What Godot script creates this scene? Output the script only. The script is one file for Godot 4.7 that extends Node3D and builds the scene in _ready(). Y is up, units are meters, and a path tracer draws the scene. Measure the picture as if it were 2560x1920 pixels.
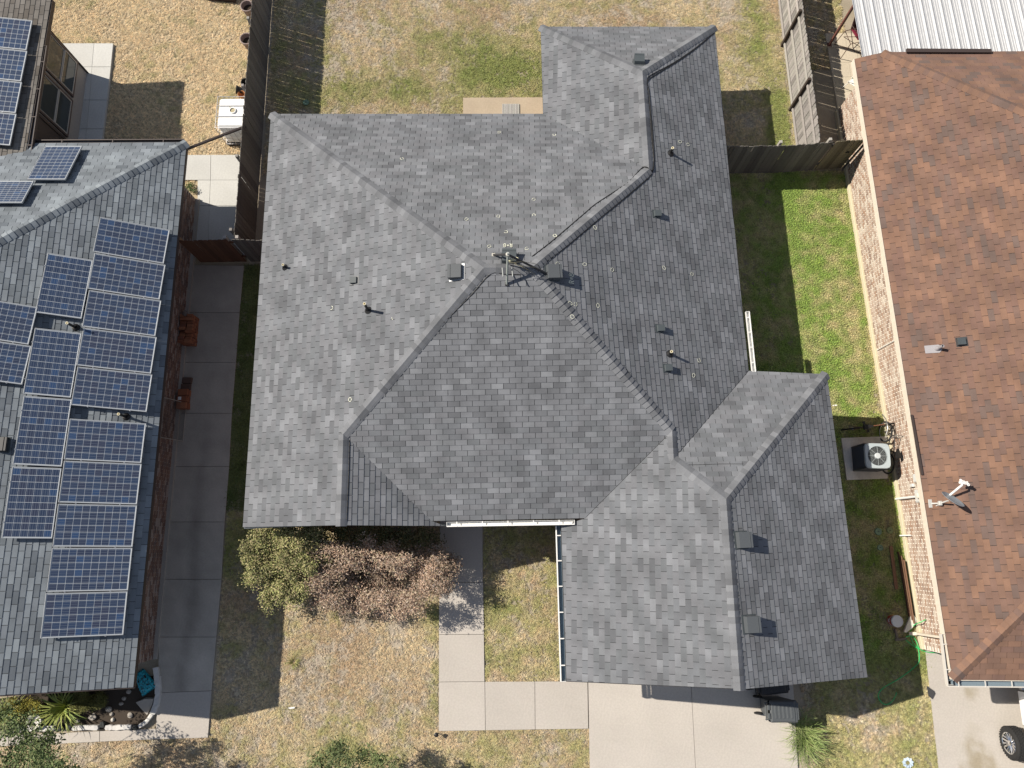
extends Node3D
# Suburban houses seen from a drone: a grey hip roof between a solar roof and a brown roof.
# y is up, x runs along the street, z runs towards the street; all numbers are metres.

const EYE := Vector3(0, 22.7, 0)
var rng := RandomNumberGenerator.new()
var counts := {}
var n_slow := FastNoiseLite.new()
var n_mid := FastNoiseLite.new()
var n_fine := FastNoiseLite.new()
var M := {}

# ---------------------------------------------------------------- mesh building
class MB:
	var v := PackedVector3Array()
	var n := PackedVector3Array()
	var c := PackedColorArray()
	var uv := PackedVector2Array()
	var made: ArrayMesh = null
	func tri(a: Vector3, b: Vector3, d: Vector3, nn: Vector3, col: Color):
		var x := (b - a).cross(d - a)
		if x.length_squared() < 1e-16: return
		x = x.normalized()
		if x.dot(nn) > 0.0:
			v.append(a); v.append(d); v.append(b)
		else:
			v.append(a); v.append(b); v.append(d); x = -x
		for i in 3:
			n.append(x); c.append(col); uv.append(Vector2.ZERO)
	func quad(a: Vector3, b: Vector3, d: Vector3, e: Vector3, nn: Vector3, col: Color):
		tri(a, b, d, nn, col); tri(a, d, e, nn, col)
	func smooth(a: Vector3, b: Vector3, d: Vector3, na: Vector3, nb: Vector3, nd: Vector3, col: Color):
		var x := (b - a).cross(d - a)
		if x.length_squared() < 1e-18: return
		if x.dot(na + nb + nd) > 0.0:
			v.append(a); v.append(d); v.append(b); n.append(na); n.append(nd); n.append(nb)
		else:
			v.append(a); v.append(b); v.append(d); n.append(na); n.append(nb); n.append(nd)
		for i in 3:
			c.append(col); uv.append(Vector2.ZERO)
	func poly(p: Array, nn: Vector3, col: Color):
		for i in range(1, p.size() - 1): tri(p[0], p[i], p[i + 1], nn, col)
	# box of size s; bev chamfers every edge
	func box(xf: Transform3D, s: Vector3, col: Color, bev := 0.0):
		var h := s * 0.5
		for ax in 3:
			var a1 := (ax + 1) % 3
			var a2 := (ax + 2) % 3
			for sg in [-1.0, 1.0]:
				var nn := Vector3.ZERO; nn[ax] = sg
				var q := []
				for k in [[-1, -1], [1, -1], [1, 1], [-1, 1]]:
					var p := Vector3.ZERO
					p[ax] = sg * h[ax]; p[a1] = k[0] * (h[a1] - bev); p[a2] = k[1] * (h[a2] - bev)
					q.append(xf * p)
				quad(q[0], q[1], q[2], q[3], xf.basis * nn, col)
		if bev > 0.0:
			for ax in 3:
				var a1 := (ax + 1) % 3
				var a2 := (ax + 2) % 3
				for s1 in [-1.0, 1.0]:
					for s2 in [-1.0, 1.0]:
						var q := []
						for e in [[0, -1], [0, 1], [1, 1], [1, -1]]:
							var p := Vector3.ZERO
							p[ax] = e[1] * (h[ax] - bev)
							p[a1] = s1 * (h[a1] - (bev if e[0] == 1 else 0.0))
							p[a2] = s2 * (h[a2] - (0.0 if e[0] == 1 else bev))
							q.append(xf * p)
						var nn := Vector3.ZERO; nn[a1] = s1; nn[a2] = s2
						quad(q[0], q[1], q[2], q[3], xf.basis * nn, col)
			for sx in [-1.0, 1.0]:
				for sy in [-1.0, 1.0]:
					for sz in [-1.0, 1.0]:
						var b := Vector3(sx, sy, sz)
						var k := b * h
						tri(xf * (k - Vector3(0, sy, sz) * bev), xf * (k - Vector3(sx, 0, sz) * bev), xf * (k - Vector3(sx, sy, 0) * bev), xf.basis * b, col)
	# outline in the local xy plane, extruded from z0 to z1
	func prism(p: PackedVector2Array, xf: Transform3D, z0: float, z1: float, col: Color):
		var ix := Geometry2D.triangulate_polygon(p)
		for i in range(0, ix.size(), 3):
			for z in [z0, z1]:
				var s := 1.0 if z == z1 else -1.0
				if z1 < z0: s = -s
				tri(xf * Vector3(p[ix[i]].x, p[ix[i]].y, z), xf * Vector3(p[ix[i + 1]].x, p[ix[i + 1]].y, z), xf * Vector3(p[ix[i + 2]].x, p[ix[i + 2]].y, z), xf.basis * Vector3(0, 0, s), col)
		var cw := 1.0 if Geometry2D.is_polygon_clockwise(p) else -1.0
		for i in p.size():
			var a := p[i]
			var b := p[(i + 1) % p.size()]
			var o := Vector2(-(b - a).y, (b - a).x) * cw
			quad(xf * Vector3(a.x, a.y, z0), xf * Vector3(b.x, b.y, z0), xf * Vector3(b.x, b.y, z1), xf * Vector3(a.x, a.y, z1), xf.basis * Vector3(o.x, o.y, 0), col)
	func tube(p: Array, r: float, seg: int, col: Color, r2 := -1.0, caps := true):
		if r2 < 0.0: r2 = r
		var rings := []
		var norms := []
		var up := Vector3(0.13, 0.92, 0.37)
		for i in p.size():
			var d: Vector3 = (p[min(i + 1, p.size() - 1)] - p[max(i - 1, 0)]).normalized()
			if abs(d.dot(up.normalized())) > 0.97: up = Vector3(0.9, 0.1, 0.4)
			var x := d.cross(up).normalized()
			var y := x.cross(d).normalized()
			up = y
			var rr: float = lerp(r, r2, float(i) / max(p.size() - 1, 1))
			var ring := []
			var nr := []
			for k in seg:
				var a := TAU * k / seg
				var o := x * cos(a) + y * sin(a)
				ring.append(p[i] + o * rr); nr.append(o)
			rings.append(ring); norms.append(nr)
		for i in rings.size() - 1:
			for k in seg:
				var l := (k + 1) % seg
				smooth(rings[i][k], rings[i + 1][k], rings[i + 1][l], norms[i][k], norms[i + 1][k], norms[i + 1][l], col)
				smooth(rings[i][k], rings[i + 1][l], rings[i][l], norms[i][k], norms[i + 1][l], norms[i][l], col)
		if caps:
			var d0: Vector3 = p[0] - p[1]
			poly(rings[0], d0, col)
			poly(rings[-1], p[-1] - p[-2], col)
	# profile of (radius, height) turned about the local y axis
	func lathe(pr: Array, xf: Transform3D, seg: int, col: Color):
		for i in pr.size() - 1:
			var a: Vector2 = pr[i]
			var b: Vector2 = pr[i + 1]
			var t := b - a
			var o := Vector2(t.y, -t.x).normalized()
			for k in seg:
				var a0 := TAU * k / seg
				var a1 := TAU * (k + 1) / seg
				var d0 := Vector3(cos(a0), 0, sin(a0))
				var d1 := Vector3(cos(a1), 0, sin(a1))
				var n0 := xf.basis * (d0 * o.x + Vector3.UP * o.y)
				var n1 := xf.basis * (d1 * o.x + Vector3.UP * o.y)
				var q0 := xf * (d0 * a.x + Vector3.UP * a.y)
				var q1 := xf * (d1 * a.x + Vector3.UP * a.y)
				var q2 := xf * (d1 * b.x + Vector3.UP * b.y)
				var q3 := xf * (d0 * b.x + Vector3.UP * b.y)
				smooth(q0, q1, q2, n0, n1, n1, col)
				smooth(q0, q2, q3, n0, n1, n0, col)
	func add(o: MB, xf: Transform3D, col: Color):
		for i in o.v.size():
			v.append(xf * o.v[i]); n.append((xf.basis * o.n[i]).normalized())
			c.append(o.c[i] * col); uv.append(o.uv[i])
	func mesh() -> ArrayMesh:
		if made: return made
		var a := []
		a.resize(Mesh.ARRAY_MAX)
		a[Mesh.ARRAY_VERTEX] = v; a[Mesh.ARRAY_NORMAL] = n; a[Mesh.ARRAY_COLOR] = c; a[Mesh.ARRAY_TEX_UV] = uv
		made = ArrayMesh.new()
		made.add_surface_from_arrays(Mesh.PRIMITIVE_TRIANGLES, a)
		return made

const W := Color(1, 1, 1)

# ---------------------------------------------------------------- naming
func numbered(parent: Node, called: String) -> String:
	var k := str(parent.get_instance_id()) + called
	var i: int = counts.get(k, 0)
	counts[k] = i + 1
	return called if i == 0 else "%s_%03d" % [called, i]

func thing(called: String, label: String, category: String, at := Vector3.ZERO, turn := 0.0, group := "") -> Node3D:
	var o := Node3D.new()
	o.name = numbered(self, called)
	add_child(o)
	o.position = at; o.rotation.y = turn
	tag(o, label, category, group)
	return o

func tag(o: Node, label: String, category: String, group := "", kind := ""):
	o.set_meta("label", label)
	if category: o.set_meta("category", category)
	if group: o.set_meta("group", group)
	if kind: o.set_meta("kind", kind)

func part(called: String, m: Mesh, mat: Material, parent: Node, xf := Transform3D.IDENTITY) -> MeshInstance3D:
	var o := MeshInstance3D.new()
	o.name = numbered(parent, called)
	o.mesh = m; o.material_override = mat; o.transform = xf
	parent.add_child(o)
	return o

func struct(called: String, m: Mesh, mat: Material, label := "") -> MeshInstance3D:
	var o := part(called, m, mat, self)
	o.set_meta("kind", "structure")
	if label: o.set_meta("label", label)
	return o

# a great many alike pieces: the ones that show largest become parts, the rest one joined part
# piece: {mb, xf, k (tone), p (centre), s (how large it shows)}
func emit(parent: Node, called: String, many: String, pieces: Array, tones: Array, tex: Texture2D, ts: float, rough: float, limit := 300):
	var mats := []
	for t in tones: mats.append(surf(t, rough, tex, ts))
	var vm := surf(W, rough, tex, ts, true)
	pieces.sort_custom(func(a, b): return a.s > b.s)
	var rest := MB.new()
	var made := 0
	for q in pieces:
		if made < limit and not q.get("odd", false):
			part(called, q.mb.mesh(), mats[q.k], parent, q.xf)
			made += 1
		else:
			rest.add(q.mb, q.xf, tones[q.k])
	if rest.v.size() > 0:
		var o := part(many, rest.mesh(), vm, parent)
		o.set_meta("kind", "stuff")

func shows(p: Vector3, nn: Vector3, area: float) -> float:
	var d := EYE - p
	var l := d.length()
	# things well outside the view come last
	var off: float = max(max(abs(p.x) / (EYE.y - p.y) - 0.72, abs(p.z + 4.3) / (EYE.y - p.y) - 0.62), 0.0)
	return area * max(d.dot(nn) / l, 0.01) / (l * l) / (1.0 + off * 60.0)

# ---------------------------------------------------------------- materials
func tex_noise(seed: int, freq: float, lo: float, hi: float, size := 512, oct := 3, kind := FastNoiseLite.TYPE_SIMPLEX_SMOOTH, gamma := 1.0) -> ImageTexture:
	var f := FastNoiseLite.new()
	f.seed = seed; f.frequency = freq; f.noise_type = kind
	f.fractal_octaves = oct
	var im := f.get_seamless_image(size, size)
	im.convert(Image.FORMAT_L8)
	var d := im.get_data()
	var lut := PackedByteArray()
	for i in 256: lut.append(int(clamp(lerp(lo, hi, pow(i / 255.0, gamma)), 0, 1) * 255))
	for i in d.size(): d[i] = lut[d[i]]
	var o := Image.create_from_data(size, size, false, Image.FORMAT_L8, d)
	o.convert(Image.FORMAT_RGB8)
	return ImageTexture.create_from_image(o)

# mineral granules over slow weathering: broad faded patches and faint streaks
func tex_weather(seed: int, size := 1024) -> ImageTexture:
	var f := FastNoiseLite.new()
	f.seed = seed; f.noise_type = FastNoiseLite.TYPE_SIMPLEX_SMOOTH
	f.frequency = 0.006; f.fractal_octaves = 4
	var a := f.get_seamless_image(size, size)
	a.convert(Image.FORMAT_L8)
	f.seed = seed + 1; f.frequency = 0.30; f.fractal_octaves = 2
	var b := f.get_seamless_image(size, size)
	b.convert(Image.FORMAT_L8)
	var da := a.get_data()
	var db := b.get_data()
	for i in da.size(): da[i] = clampi(int(229 + (da[i] - 128) * 0.22 + (db[i] - 128) * 0.20), 0, 255)
	var o := Image.create_from_data(size, size, false, Image.FORMAT_L8, da)
	o.convert(Image.FORMAT_RGB8)
	return ImageTexture.create_from_image(o)

func surf(c: Color, rough := 0.9, tex: Texture2D = null, ts := 1.0, vc := false, metal := 0.0) -> StandardMaterial3D:
	var m := StandardMaterial3D.new()
	m.albedo_color = c.linear_to_srgb()
	m.roughness = rough; m.metallic = metal
	m.vertex_color_use_as_albedo = vc
	if tex:
		m.albedo_texture = tex
		m.uv1_triplanar = true; m.uv1_world_triplanar = true
		m.uv1_scale = Vector3.ONE * ts
	return m

func g3(r: float, g: float, b: float) -> Color: return Color(r, g, b)

func at(p: Vector3, b := Basis.IDENTITY) -> Transform3D: return Transform3D(b, p)

func along(a: Vector3, b: Vector3, up := Vector3.UP) -> Basis:   # x runs from a to b
	var x := (b - a).normalized()
	var z := x.cross(up).normalized()
	return Basis(x, z.cross(x).normalized(), z)

func bar(mb: MB, a: Vector3, b: Vector3, w: float, h: float, col := W, bev := 0.0, up := Vector3.UP):
	mb.box(Transform3D(along(a, b, up), (a + b) * 0.5), Vector3(a.distance_to(b), h, w), col, bev)

# plane through three points, normal upwards
func upn(p: Array) -> Vector3:
	var nn: Vector3 = (p[1] - p[0]).cross(p[2] - p[0]).normalized()
	return nn if nn.y > 0 else -nn

func curve(p: Array, steps := 6) -> Array:
	var c := Curve3D.new()
	for i in p.size():
		var t: Vector3 = (p[min(i + 1, p.size() - 1)] - p[max(i - 1, 0)]) * 0.17
		c.add_point(p[i], -t, t)
	var o := []
	for i in p.size() - 1:
		for k in steps: o.append(c.sample(i, float(k) / steps))
	o.append(p[-1])
	return o

# ---------------------------------------------------------------- roofs
func deck(mb: MB, p: Array, thick := 0.12):
	var nn := upn(p)
	var flat := PackedVector2Array()
	for q in p: flat.append(Vector2(q.x, q.z))
	var ix := Geometry2D.triangulate_polygon(flat)
	var dv := Vector3(0, thick, 0)
	for i in range(0, ix.size(), 3):
		mb.tri(p[ix[i]], p[ix[i + 1]], p[ix[i + 2]], nn, W)
		mb.tri(p[ix[i]] - dv, p[ix[i + 1]] - dv, p[ix[i + 2]] - dv, -nn, W)
	var mid := Vector3.ZERO
	for q in p: mid += q / p.size()
	for i in p.size():
		var a: Vector3 = p[i]
		var b: Vector3 = p[(i + 1) % p.size()]
		mb.quad(a, b, b - Vector3(0, thick, 0), a - Vector3(0, thick, 0), (a + b) * 0.5 - mid, W)

func tone(p: Vector3, tones: int, clump: float) -> int:
	# tones run from dark to light; most tabs take the middle ones
	var q := rng.randf() + n_mid.get_noise_3d(p.x * 1.6, p.y * 3.0, p.z * 1.6) * clump
	if q < 0.10: return 0
	if q < 0.22: return 1
	if q < 0.48: return 2
	if q < 0.76: return 3
	if q < 0.90: return 4
	return tones - 1

func shingles(p: Array, out: Array, exposure := 0.145, width := 0.32, clump := 0.32, inset := 0.0):
	var nn := upn(p)
	var d := Vector3(nn.x, 0, nn.z)
	d = (d - nn * d.dot(nn)).normalized()                 # downslope
	var s := nn.cross(d)
	var o: Vector3 = p[0]
	for q in p:
		if q.y < o.y: o = q
	var poly := PackedVector2Array()
	for q in p: poly.append(Vector2((q - o).dot(s), (q - o).dot(d)))
	if inset > 0.0: poly = Geometry2D.offset_polygon(poly, -inset)[0]
	var lo := poly[0]
	var hi := poly[0]
	for q in poly:
		lo = lo.min(q); hi = hi.max(q)
	var base := Basis(s, nn, d)
	var whole := tab(PackedVector2Array([Vector2(-width * 0.5 + 0.006, -exposure * 0.5), Vector2(width * 0.5 - 0.006, -exposure * 0.5), Vector2(width * 0.5 - 0.006, exposure * 0.5), Vector2(-width * 0.5 + 0.006, exposure * 0.5)]), exposure)
	var rows := int(ceil((hi.y - lo.y) / exposure))
	for k in rows:
		var y := hi.y - (k + 0.5) * exposure
		var off := (0.5 if k % 2 == 1 else 0.0) * width + rng.randf_range(-0.012, 0.012)
		var cols := int(ceil((hi.x - lo.x) / width)) + 2
		for i in cols:
			var x := lo.x + (i - 0.5) * width + off
			var c := Vector2(x, y)
			var rect := PackedVector2Array()
			var hw := width * 0.5 - 0.006
			for e in [Vector2(-hw, -exposure * 0.5), Vector2(hw, -exposure * 0.5), Vector2(hw, exposure * 0.5), Vector2(-hw, exposure * 0.5)]: rect.append(c + e)
			var inside := true
			for e in rect:
				if not Geometry2D.is_point_in_polygon(c + (e - c) * 0.98, poly): inside = false
			var pos := o + s * x + d * y
			var q := {"xf": Transform3D(base, pos), "k": tone(pos, 6, clump), "s": 0.0}
			if inside:
				q.mb = whole
				q.s = shows(pos, nn, width * exposure)
				out.append(q)
			else:
				for cut in Geometry2D.intersect_polygons(rect, poly):
					var rel := PackedVector2Array()
					for e in cut: rel.append(e - c)
					var r: Dictionary = q.duplicate()
					r.mb = tab(rel, exposure)
					r.odd = true
					if r.mb.v.size() > 0: out.append(r)

func tab(p: PackedVector2Array, e: float) -> MB:
	var mb := MB.new()
	var top := []
	var mid := Vector3.ZERO
	for q in p:
		var t := clampf((e * 0.5 - q.y) / e, 0, 1)
		top.append(Vector3(q.x, lerp(0.015, 0.004, t), q.y))
	for q in top: mid += q / top.size()
	mb.poly(top, Vector3.UP, W)
	for i in top.size():
		var a: Vector3 = top[i]
		var b: Vector3 = top[(i + 1) % top.size()]
		var m := (a + b) * 0.5 - mid
		mb.quad(a, b, Vector3(b.x, -0.002, b.z), Vector3(a.x, -0.002, a.z), Vector3(m.x, 0, m.z), W)
	return mb

func caps(a: Vector3, b: Vector3, n1: Vector3, n2: Vector3, out: Array, step := 0.15, w := 0.15, fat := 0.018):
	if a.y > b.y + 0.02:
		var t := a; a = b; b = t
	var d := (b - a).normalized()
	var q1 := d.cross(n1).normalized()
	var q2 := d.cross(n2).normalized()
	var side := (n1 - n2)
	if q1.dot(side) < 0: q1 = -q1
	if q2.dot(-side) < 0: q2 = -q2
	var top := (n1 + n2).normalized()
	var sec := [q1 * w + n1 * 0.010, q1 * w * 0.62 + n1 * (0.016 + fat * 0.4), q1 * w * 0.25 + n1 * (0.014 + fat), top * (0.020 + fat * 1.25), q2 * w * 0.25 + n2 * (0.014 + fat), q2 * w * 0.62 + n2 * (0.016 + fat * 0.4), q2 * w + n2 * 0.010]
	var mb := MB.new()
	var f := d * (-step * 0.5)
	var r := d * (step * 0.5 + 0.03)
	for i in sec.size() - 1:
		var lift := top * 0.016
		var nn: Vector3 = sec[i] + sec[i + 1]
		mb.quad(f + sec[i] + lift, f + sec[i + 1] + lift, r + sec[i + 1] - top * 0.004, r + sec[i] - top * 0.004, n1 if i < 3 else n2, W)
		mb.quad(f + sec[i] + lift, f + sec[i + 1] + lift, f + sec[i + 1] * 0.8 - top * 0.01, f + sec[i] * 0.8 - top * 0.01, -d, W)
	mb.quad(f + sec[0] + top * 0.011, r + sec[0], r + sec[0] - n1 * 0.012, f + sec[0] - n1 * 0.012, q1, W)
	mb.quad(f + sec[6] + top * 0.011, r + sec[6], r + sec[6] - n2 * 0.012, f + sec[6] - n2 * 0.012, q2, W)
	var cnt := int(round(a.distance_to(b) / step))
	for i in cnt:
		var p := a.lerp(b, (i + 0.5) / cnt)
		out.append({"mb": mb, "xf": at(p), "k": [0, 1, 1, 2, 3, 3, 4, 4, 5][rng.randi() % 9], "s": shows(p, top, step * w * 2.0)})

# ---------------------------------------------------------------- walls, fences, gutters
func bricks(a: Vector3, b: Vector3, h0: float, h1: float, outward: Vector3, out: Array, tones: int, joint := 0.013):
	var L := a.distance_to(b)
	var x := (b - a).normalized()
	var z := outward.normalized()
	var bs := Basis(x, Vector3.UP, x.cross(Vector3.UP))
	if bs.z.dot(z) < 0: bs = Basis(-x, Vector3.UP, (-x).cross(Vector3.UP))
	var full := MB.new(); full.box(at(Vector3.ZERO), Vector3(0.22 - joint, 0.07 - joint, 0.05), W, 0.004)
	var half := MB.new(); half.box(at(Vector3.ZERO), Vector3(0.11 - joint, 0.07 - joint, 0.05), W, 0.004)
	var rows := int((h1 - h0) / 0.07)
	for r in rows:
		var y := h0 + (r + 0.5) * 0.07
		var u := 0.0
		if r % 2 == 1:
			out.append({"mb": half, "xf": Transform3D(bs, a + x * 0.05 + Vector3(0, y, 0)), "k": rng.randi() % tones, "s": 0.0})
			u = 0.11
		while u + 0.2 < L:
			var p := a + x * (u + 0.104) + Vector3(0, y, 0) + z * rng.randf_range(-0.002, 0.003)
			out.append({"mb": full, "xf": Transform3D(bs, p), "k": rng.randi() % tones, "s": shows(p, z, 0.012)})
			u += 0.22

func brick_wall(house: Node, a: Vector3, b: Vector3, h: float, outward: Vector3, tones: Array, mortar: Color, first := 0.0, joint := 0.013, limit := 300) -> MeshInstance3D:
	var mb := MB.new()
	var z := outward.normalized()
	var c := (a + b) * 0.5 - z * (0.1 + 0.016)
	mb.box(Transform3D(along(a, b), c + Vector3(0, h * 0.5, 0)), Vector3(a.distance_to(b), h, 0.2), W)
	var wall := part("wall", mb.mesh(), surf(mortar, 0.95, M.mottle, 0.8), house)
	var list := []
	bricks(a - z * 0.025, b - z * 0.025, first, h, z, list, tones.size(), joint)
	emit(wall, "brick", "bricks", list, tones, M.grit, 2.0, 0.92, limit)
	return wall

func gutter(house: Node, a: Vector3, b: Vector3, back: Vector3, outer: Material, inner: Material, straps: int, w := 0.12, d := 0.10):
	# open trough from a to b; back points to the wall
	var z := back.normalized()
	var mb := MB.new()
	bar(mb, a - z * w * 0.5, b - z * w * 0.5, 0.012, d, W)
	bar(mb, a - z * (w * 0.5 - 0.012) + Vector3(0, d * 0.5 - 0.004, 0), b - z * (w * 0.5 - 0.012) + Vector3(0, d * 0.5 - 0.004, 0), 0.022, 0.010, W)
	for e in [a, b]:
		mb.box(Transform3D(along(a, b), e), Vector3(0.008, d, w), W)
	var g := part("gutter", mb.mesh(), outer, house)
	var m2 := MB.new()
	bar(m2, a - Vector3(0, d * 0.5, 0), b - Vector3(0, d * 0.5, 0), w - 0.02, 0.006, W)
	bar(m2, a + z * (w * 0.5 - 0.004), b + z * (w * 0.5 - 0.004), 0.006, d - 0.01, W)
	part("trough", m2.mesh(), inner, g)
	var m3 := MB.new()
	m3.box(Transform3D(along(a, b), Vector3.ZERO), Vector3(0.028, 0.008, w + 0.012), W, 0.002)
	for i in straps:
		part("strap", m3.mesh(), outer, g, at(a.lerp(b, (i + 0.4) / straps) + Vector3(0, d * 0.5 + 0.002, 0)))

func board_mb(w: float, h: float, t: float, ear: float) -> MB:
	var mb := MB.new()
	var p := PackedVector2Array([Vector2(-w * 0.5, 0), Vector2(w * 0.5, 0), Vector2(w * 0.5, h - ear), Vector2(w * 0.5 - ear, h), Vector2(-w * 0.5 + ear, h), Vector2(-w * 0.5, h - ear)])
	mb.prism(p, Transform3D.IDENTITY, -t * 0.5, t * 0.5, W)
	return mb

func boards(f: Node, a: Vector3, b: Vector3, h: float, mats: Array, w := 0.14, gap := 0.0072):
	var x := (b - a).normalized()
	var bs := Basis(x, Vector3.UP, x.cross(Vector3.UP))
	var forms := [board_mb(w, h, 0.018, 0.025), board_mb(w - 0.004, h - 0.012, 0.017, 0.022), board_mb(w, h + 0.010, 0.019, 0.03)]
	var n := int(a.distance_to(b) / (w + gap))
	for i in n:
		var p := a + x * (i + 0.5) * (w + gap) + bs.z * rng.randf_range(-0.004, 0.004)
		var t := bs * Basis.from_euler(Vector3(rng.randf_range(-0.006, 0.006), rng.randf_range(-0.05, 0.05), rng.randf_range(-0.006, 0.006)))
		part("board", forms[rng.randi() % 3].mesh(), mats[rng.randi() % mats.size()], f, Transform3D(t, p + Vector3(0, 0.02, 0)))

func woods(base: Color, spread: float, n := 5, grain: Texture2D = null) -> Array:
	var o := []
	for i in n:
		var k := 1.0 + spread * (2.0 * i / (n - 1) - 1.0)
		var m := surf(Color(base.r * k, base.g * k * (1.0 + 0.03 * (i % 2)), base.b * k), 0.9, grain if grain else M.grain, 1.0)
		m.uv1_scale = Vector3(7.0, 0.55, 7.0)
		o.append(m)
	return o

# ---------------------------------------------------------------- paving
func slab(parent: Node, p: Array, h: float, stain: Callable, called := "slab", inset := 0.006, mat: Material = null):
	# four corners; the top is a fine grid so that stains have a shape
	var mid: Vector3 = (p[0] + p[1] + p[2] + p[3]) * 0.25
	var q := []
	for e in p:
		var t: Vector3 = e + (mid - e).normalized() * inset * 1.4
		q.append(Vector3(t.x, h, t.z))
	var mb := MB.new()
	var nx := int(clamp(q[0].distance_to(q[1]) / 0.11, 2, 34))
	var nz := int(clamp(q[0].distance_to(q[3]) / 0.11, 2, 34))
	var shade := rng.randf_range(0.94, 1.04)
	var ed := 0.02
	var row := []
	for j in nz + 1:
		var r := []
		for i in nx + 1:
			var pp: Vector3 = q[0].lerp(q[1], float(i) / nx).lerp(q[3].lerp(q[2], float(i) / nx), float(j) / nz)
			r.append(pp)
		row.append(r)
	for j in nz:
		for i in nx:
			var pts := [row[j][i], row[j][i + 1], row[j + 1][i + 1], row[j + 1][i]]
			var cs := []
			for e in pts: cs.append(stain.call(e.x, e.z) * shade)
			for tr in [[0, 1, 2], [0, 2, 3]]:
				var aa: Vector3 = pts[tr[0]]
				var flip: bool = (pts[tr[1]] - aa).cross(pts[tr[2]] - aa).y > 0
				for k in ([0, 2, 1] if flip else [0, 1, 2]):
					mb.v.append(pts[tr[k]]); mb.n.append(Vector3.UP); mb.c.append(cs[tr[k]]); mb.uv.append(Vector2.ZERO)
	for i in 4:
		var a: Vector3 = q[i]
		var b: Vector3 = q[(i + 1) % 4]
		mb.quad(a, b, Vector3(b.x, -0.02, b.z), Vector3(a.x, -0.02, a.z), (a + b) * 0.5 - mid, stain.call(a.x, a.z) * 0.9)
	part(called, mb.mesh(), mat if mat else M.concrete, parent)

func conc(x: float, z: float) -> Color:
	var k: float = 1.0 + n_mid.get_noise_2d(x * 1.2, z * 1.2) * 0.05 + n_slow.get_noise_2d(x * 2.0 + 40, z * 2.0) * 0.05 - 0.07 * max(n_fine.get_noise_2d(x * 0.5, z * 2.5) - 0.25, 0.0)
	return Color(0.525 * k, 0.487 * k, 0.442 * k)

func conc_grey(x: float, z: float) -> Color:
	var k := 1.0 + n_mid.get_noise_2d(x * 1.5, z * 1.5) * 0.08
	return Color(0.60 * k, 0.60 * k, 0.575 * k)

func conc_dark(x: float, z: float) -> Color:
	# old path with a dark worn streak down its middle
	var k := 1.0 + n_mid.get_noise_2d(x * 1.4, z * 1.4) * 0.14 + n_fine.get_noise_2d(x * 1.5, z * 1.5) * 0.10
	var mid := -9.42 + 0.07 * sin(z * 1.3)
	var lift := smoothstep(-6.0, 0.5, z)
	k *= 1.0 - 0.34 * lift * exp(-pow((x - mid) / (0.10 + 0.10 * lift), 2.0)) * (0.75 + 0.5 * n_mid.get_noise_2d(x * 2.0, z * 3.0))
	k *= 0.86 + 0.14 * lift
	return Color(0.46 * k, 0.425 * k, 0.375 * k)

func conc_oil(x: float, z: float) -> Color:
	var c := conc(x, z)
	for s in OIL:
		var dx: float = (x - s[0]) / s[2]
		var dz: float = (z - s[1]) / s[3]
		var r := dx * dx + dz * dz + n_mid.get_noise_2d(x * 4.0, z * 4.0) * 0.9
		c = c.lerp(Color(0.30, 0.25, 0.16), clampf(1.0 - r, 0, 1) * s[4])
	return c
var OIL := []

# ---------------------------------------------------------------- grass
func blob(x: float, z: float, cx: float, cz: float, rx: float, rz: float) -> float:
	return exp(-(pow((x - cx) / rx, 2.0) + pow((z - cz) / rz, 2.0)))

func box_in(x: float, z: float, x0: float, x1: float, z0: float, z1: float, s := 0.3) -> float:
	return smoothstep(x0 - s, x0 + s, x) * (1.0 - smoothstep(x1 - s, x1 + s, x)) * smoothstep(z0 - s, z0 + s, z) * (1.0 - smoothstep(z1 - s, z1 + s, z))

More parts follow.
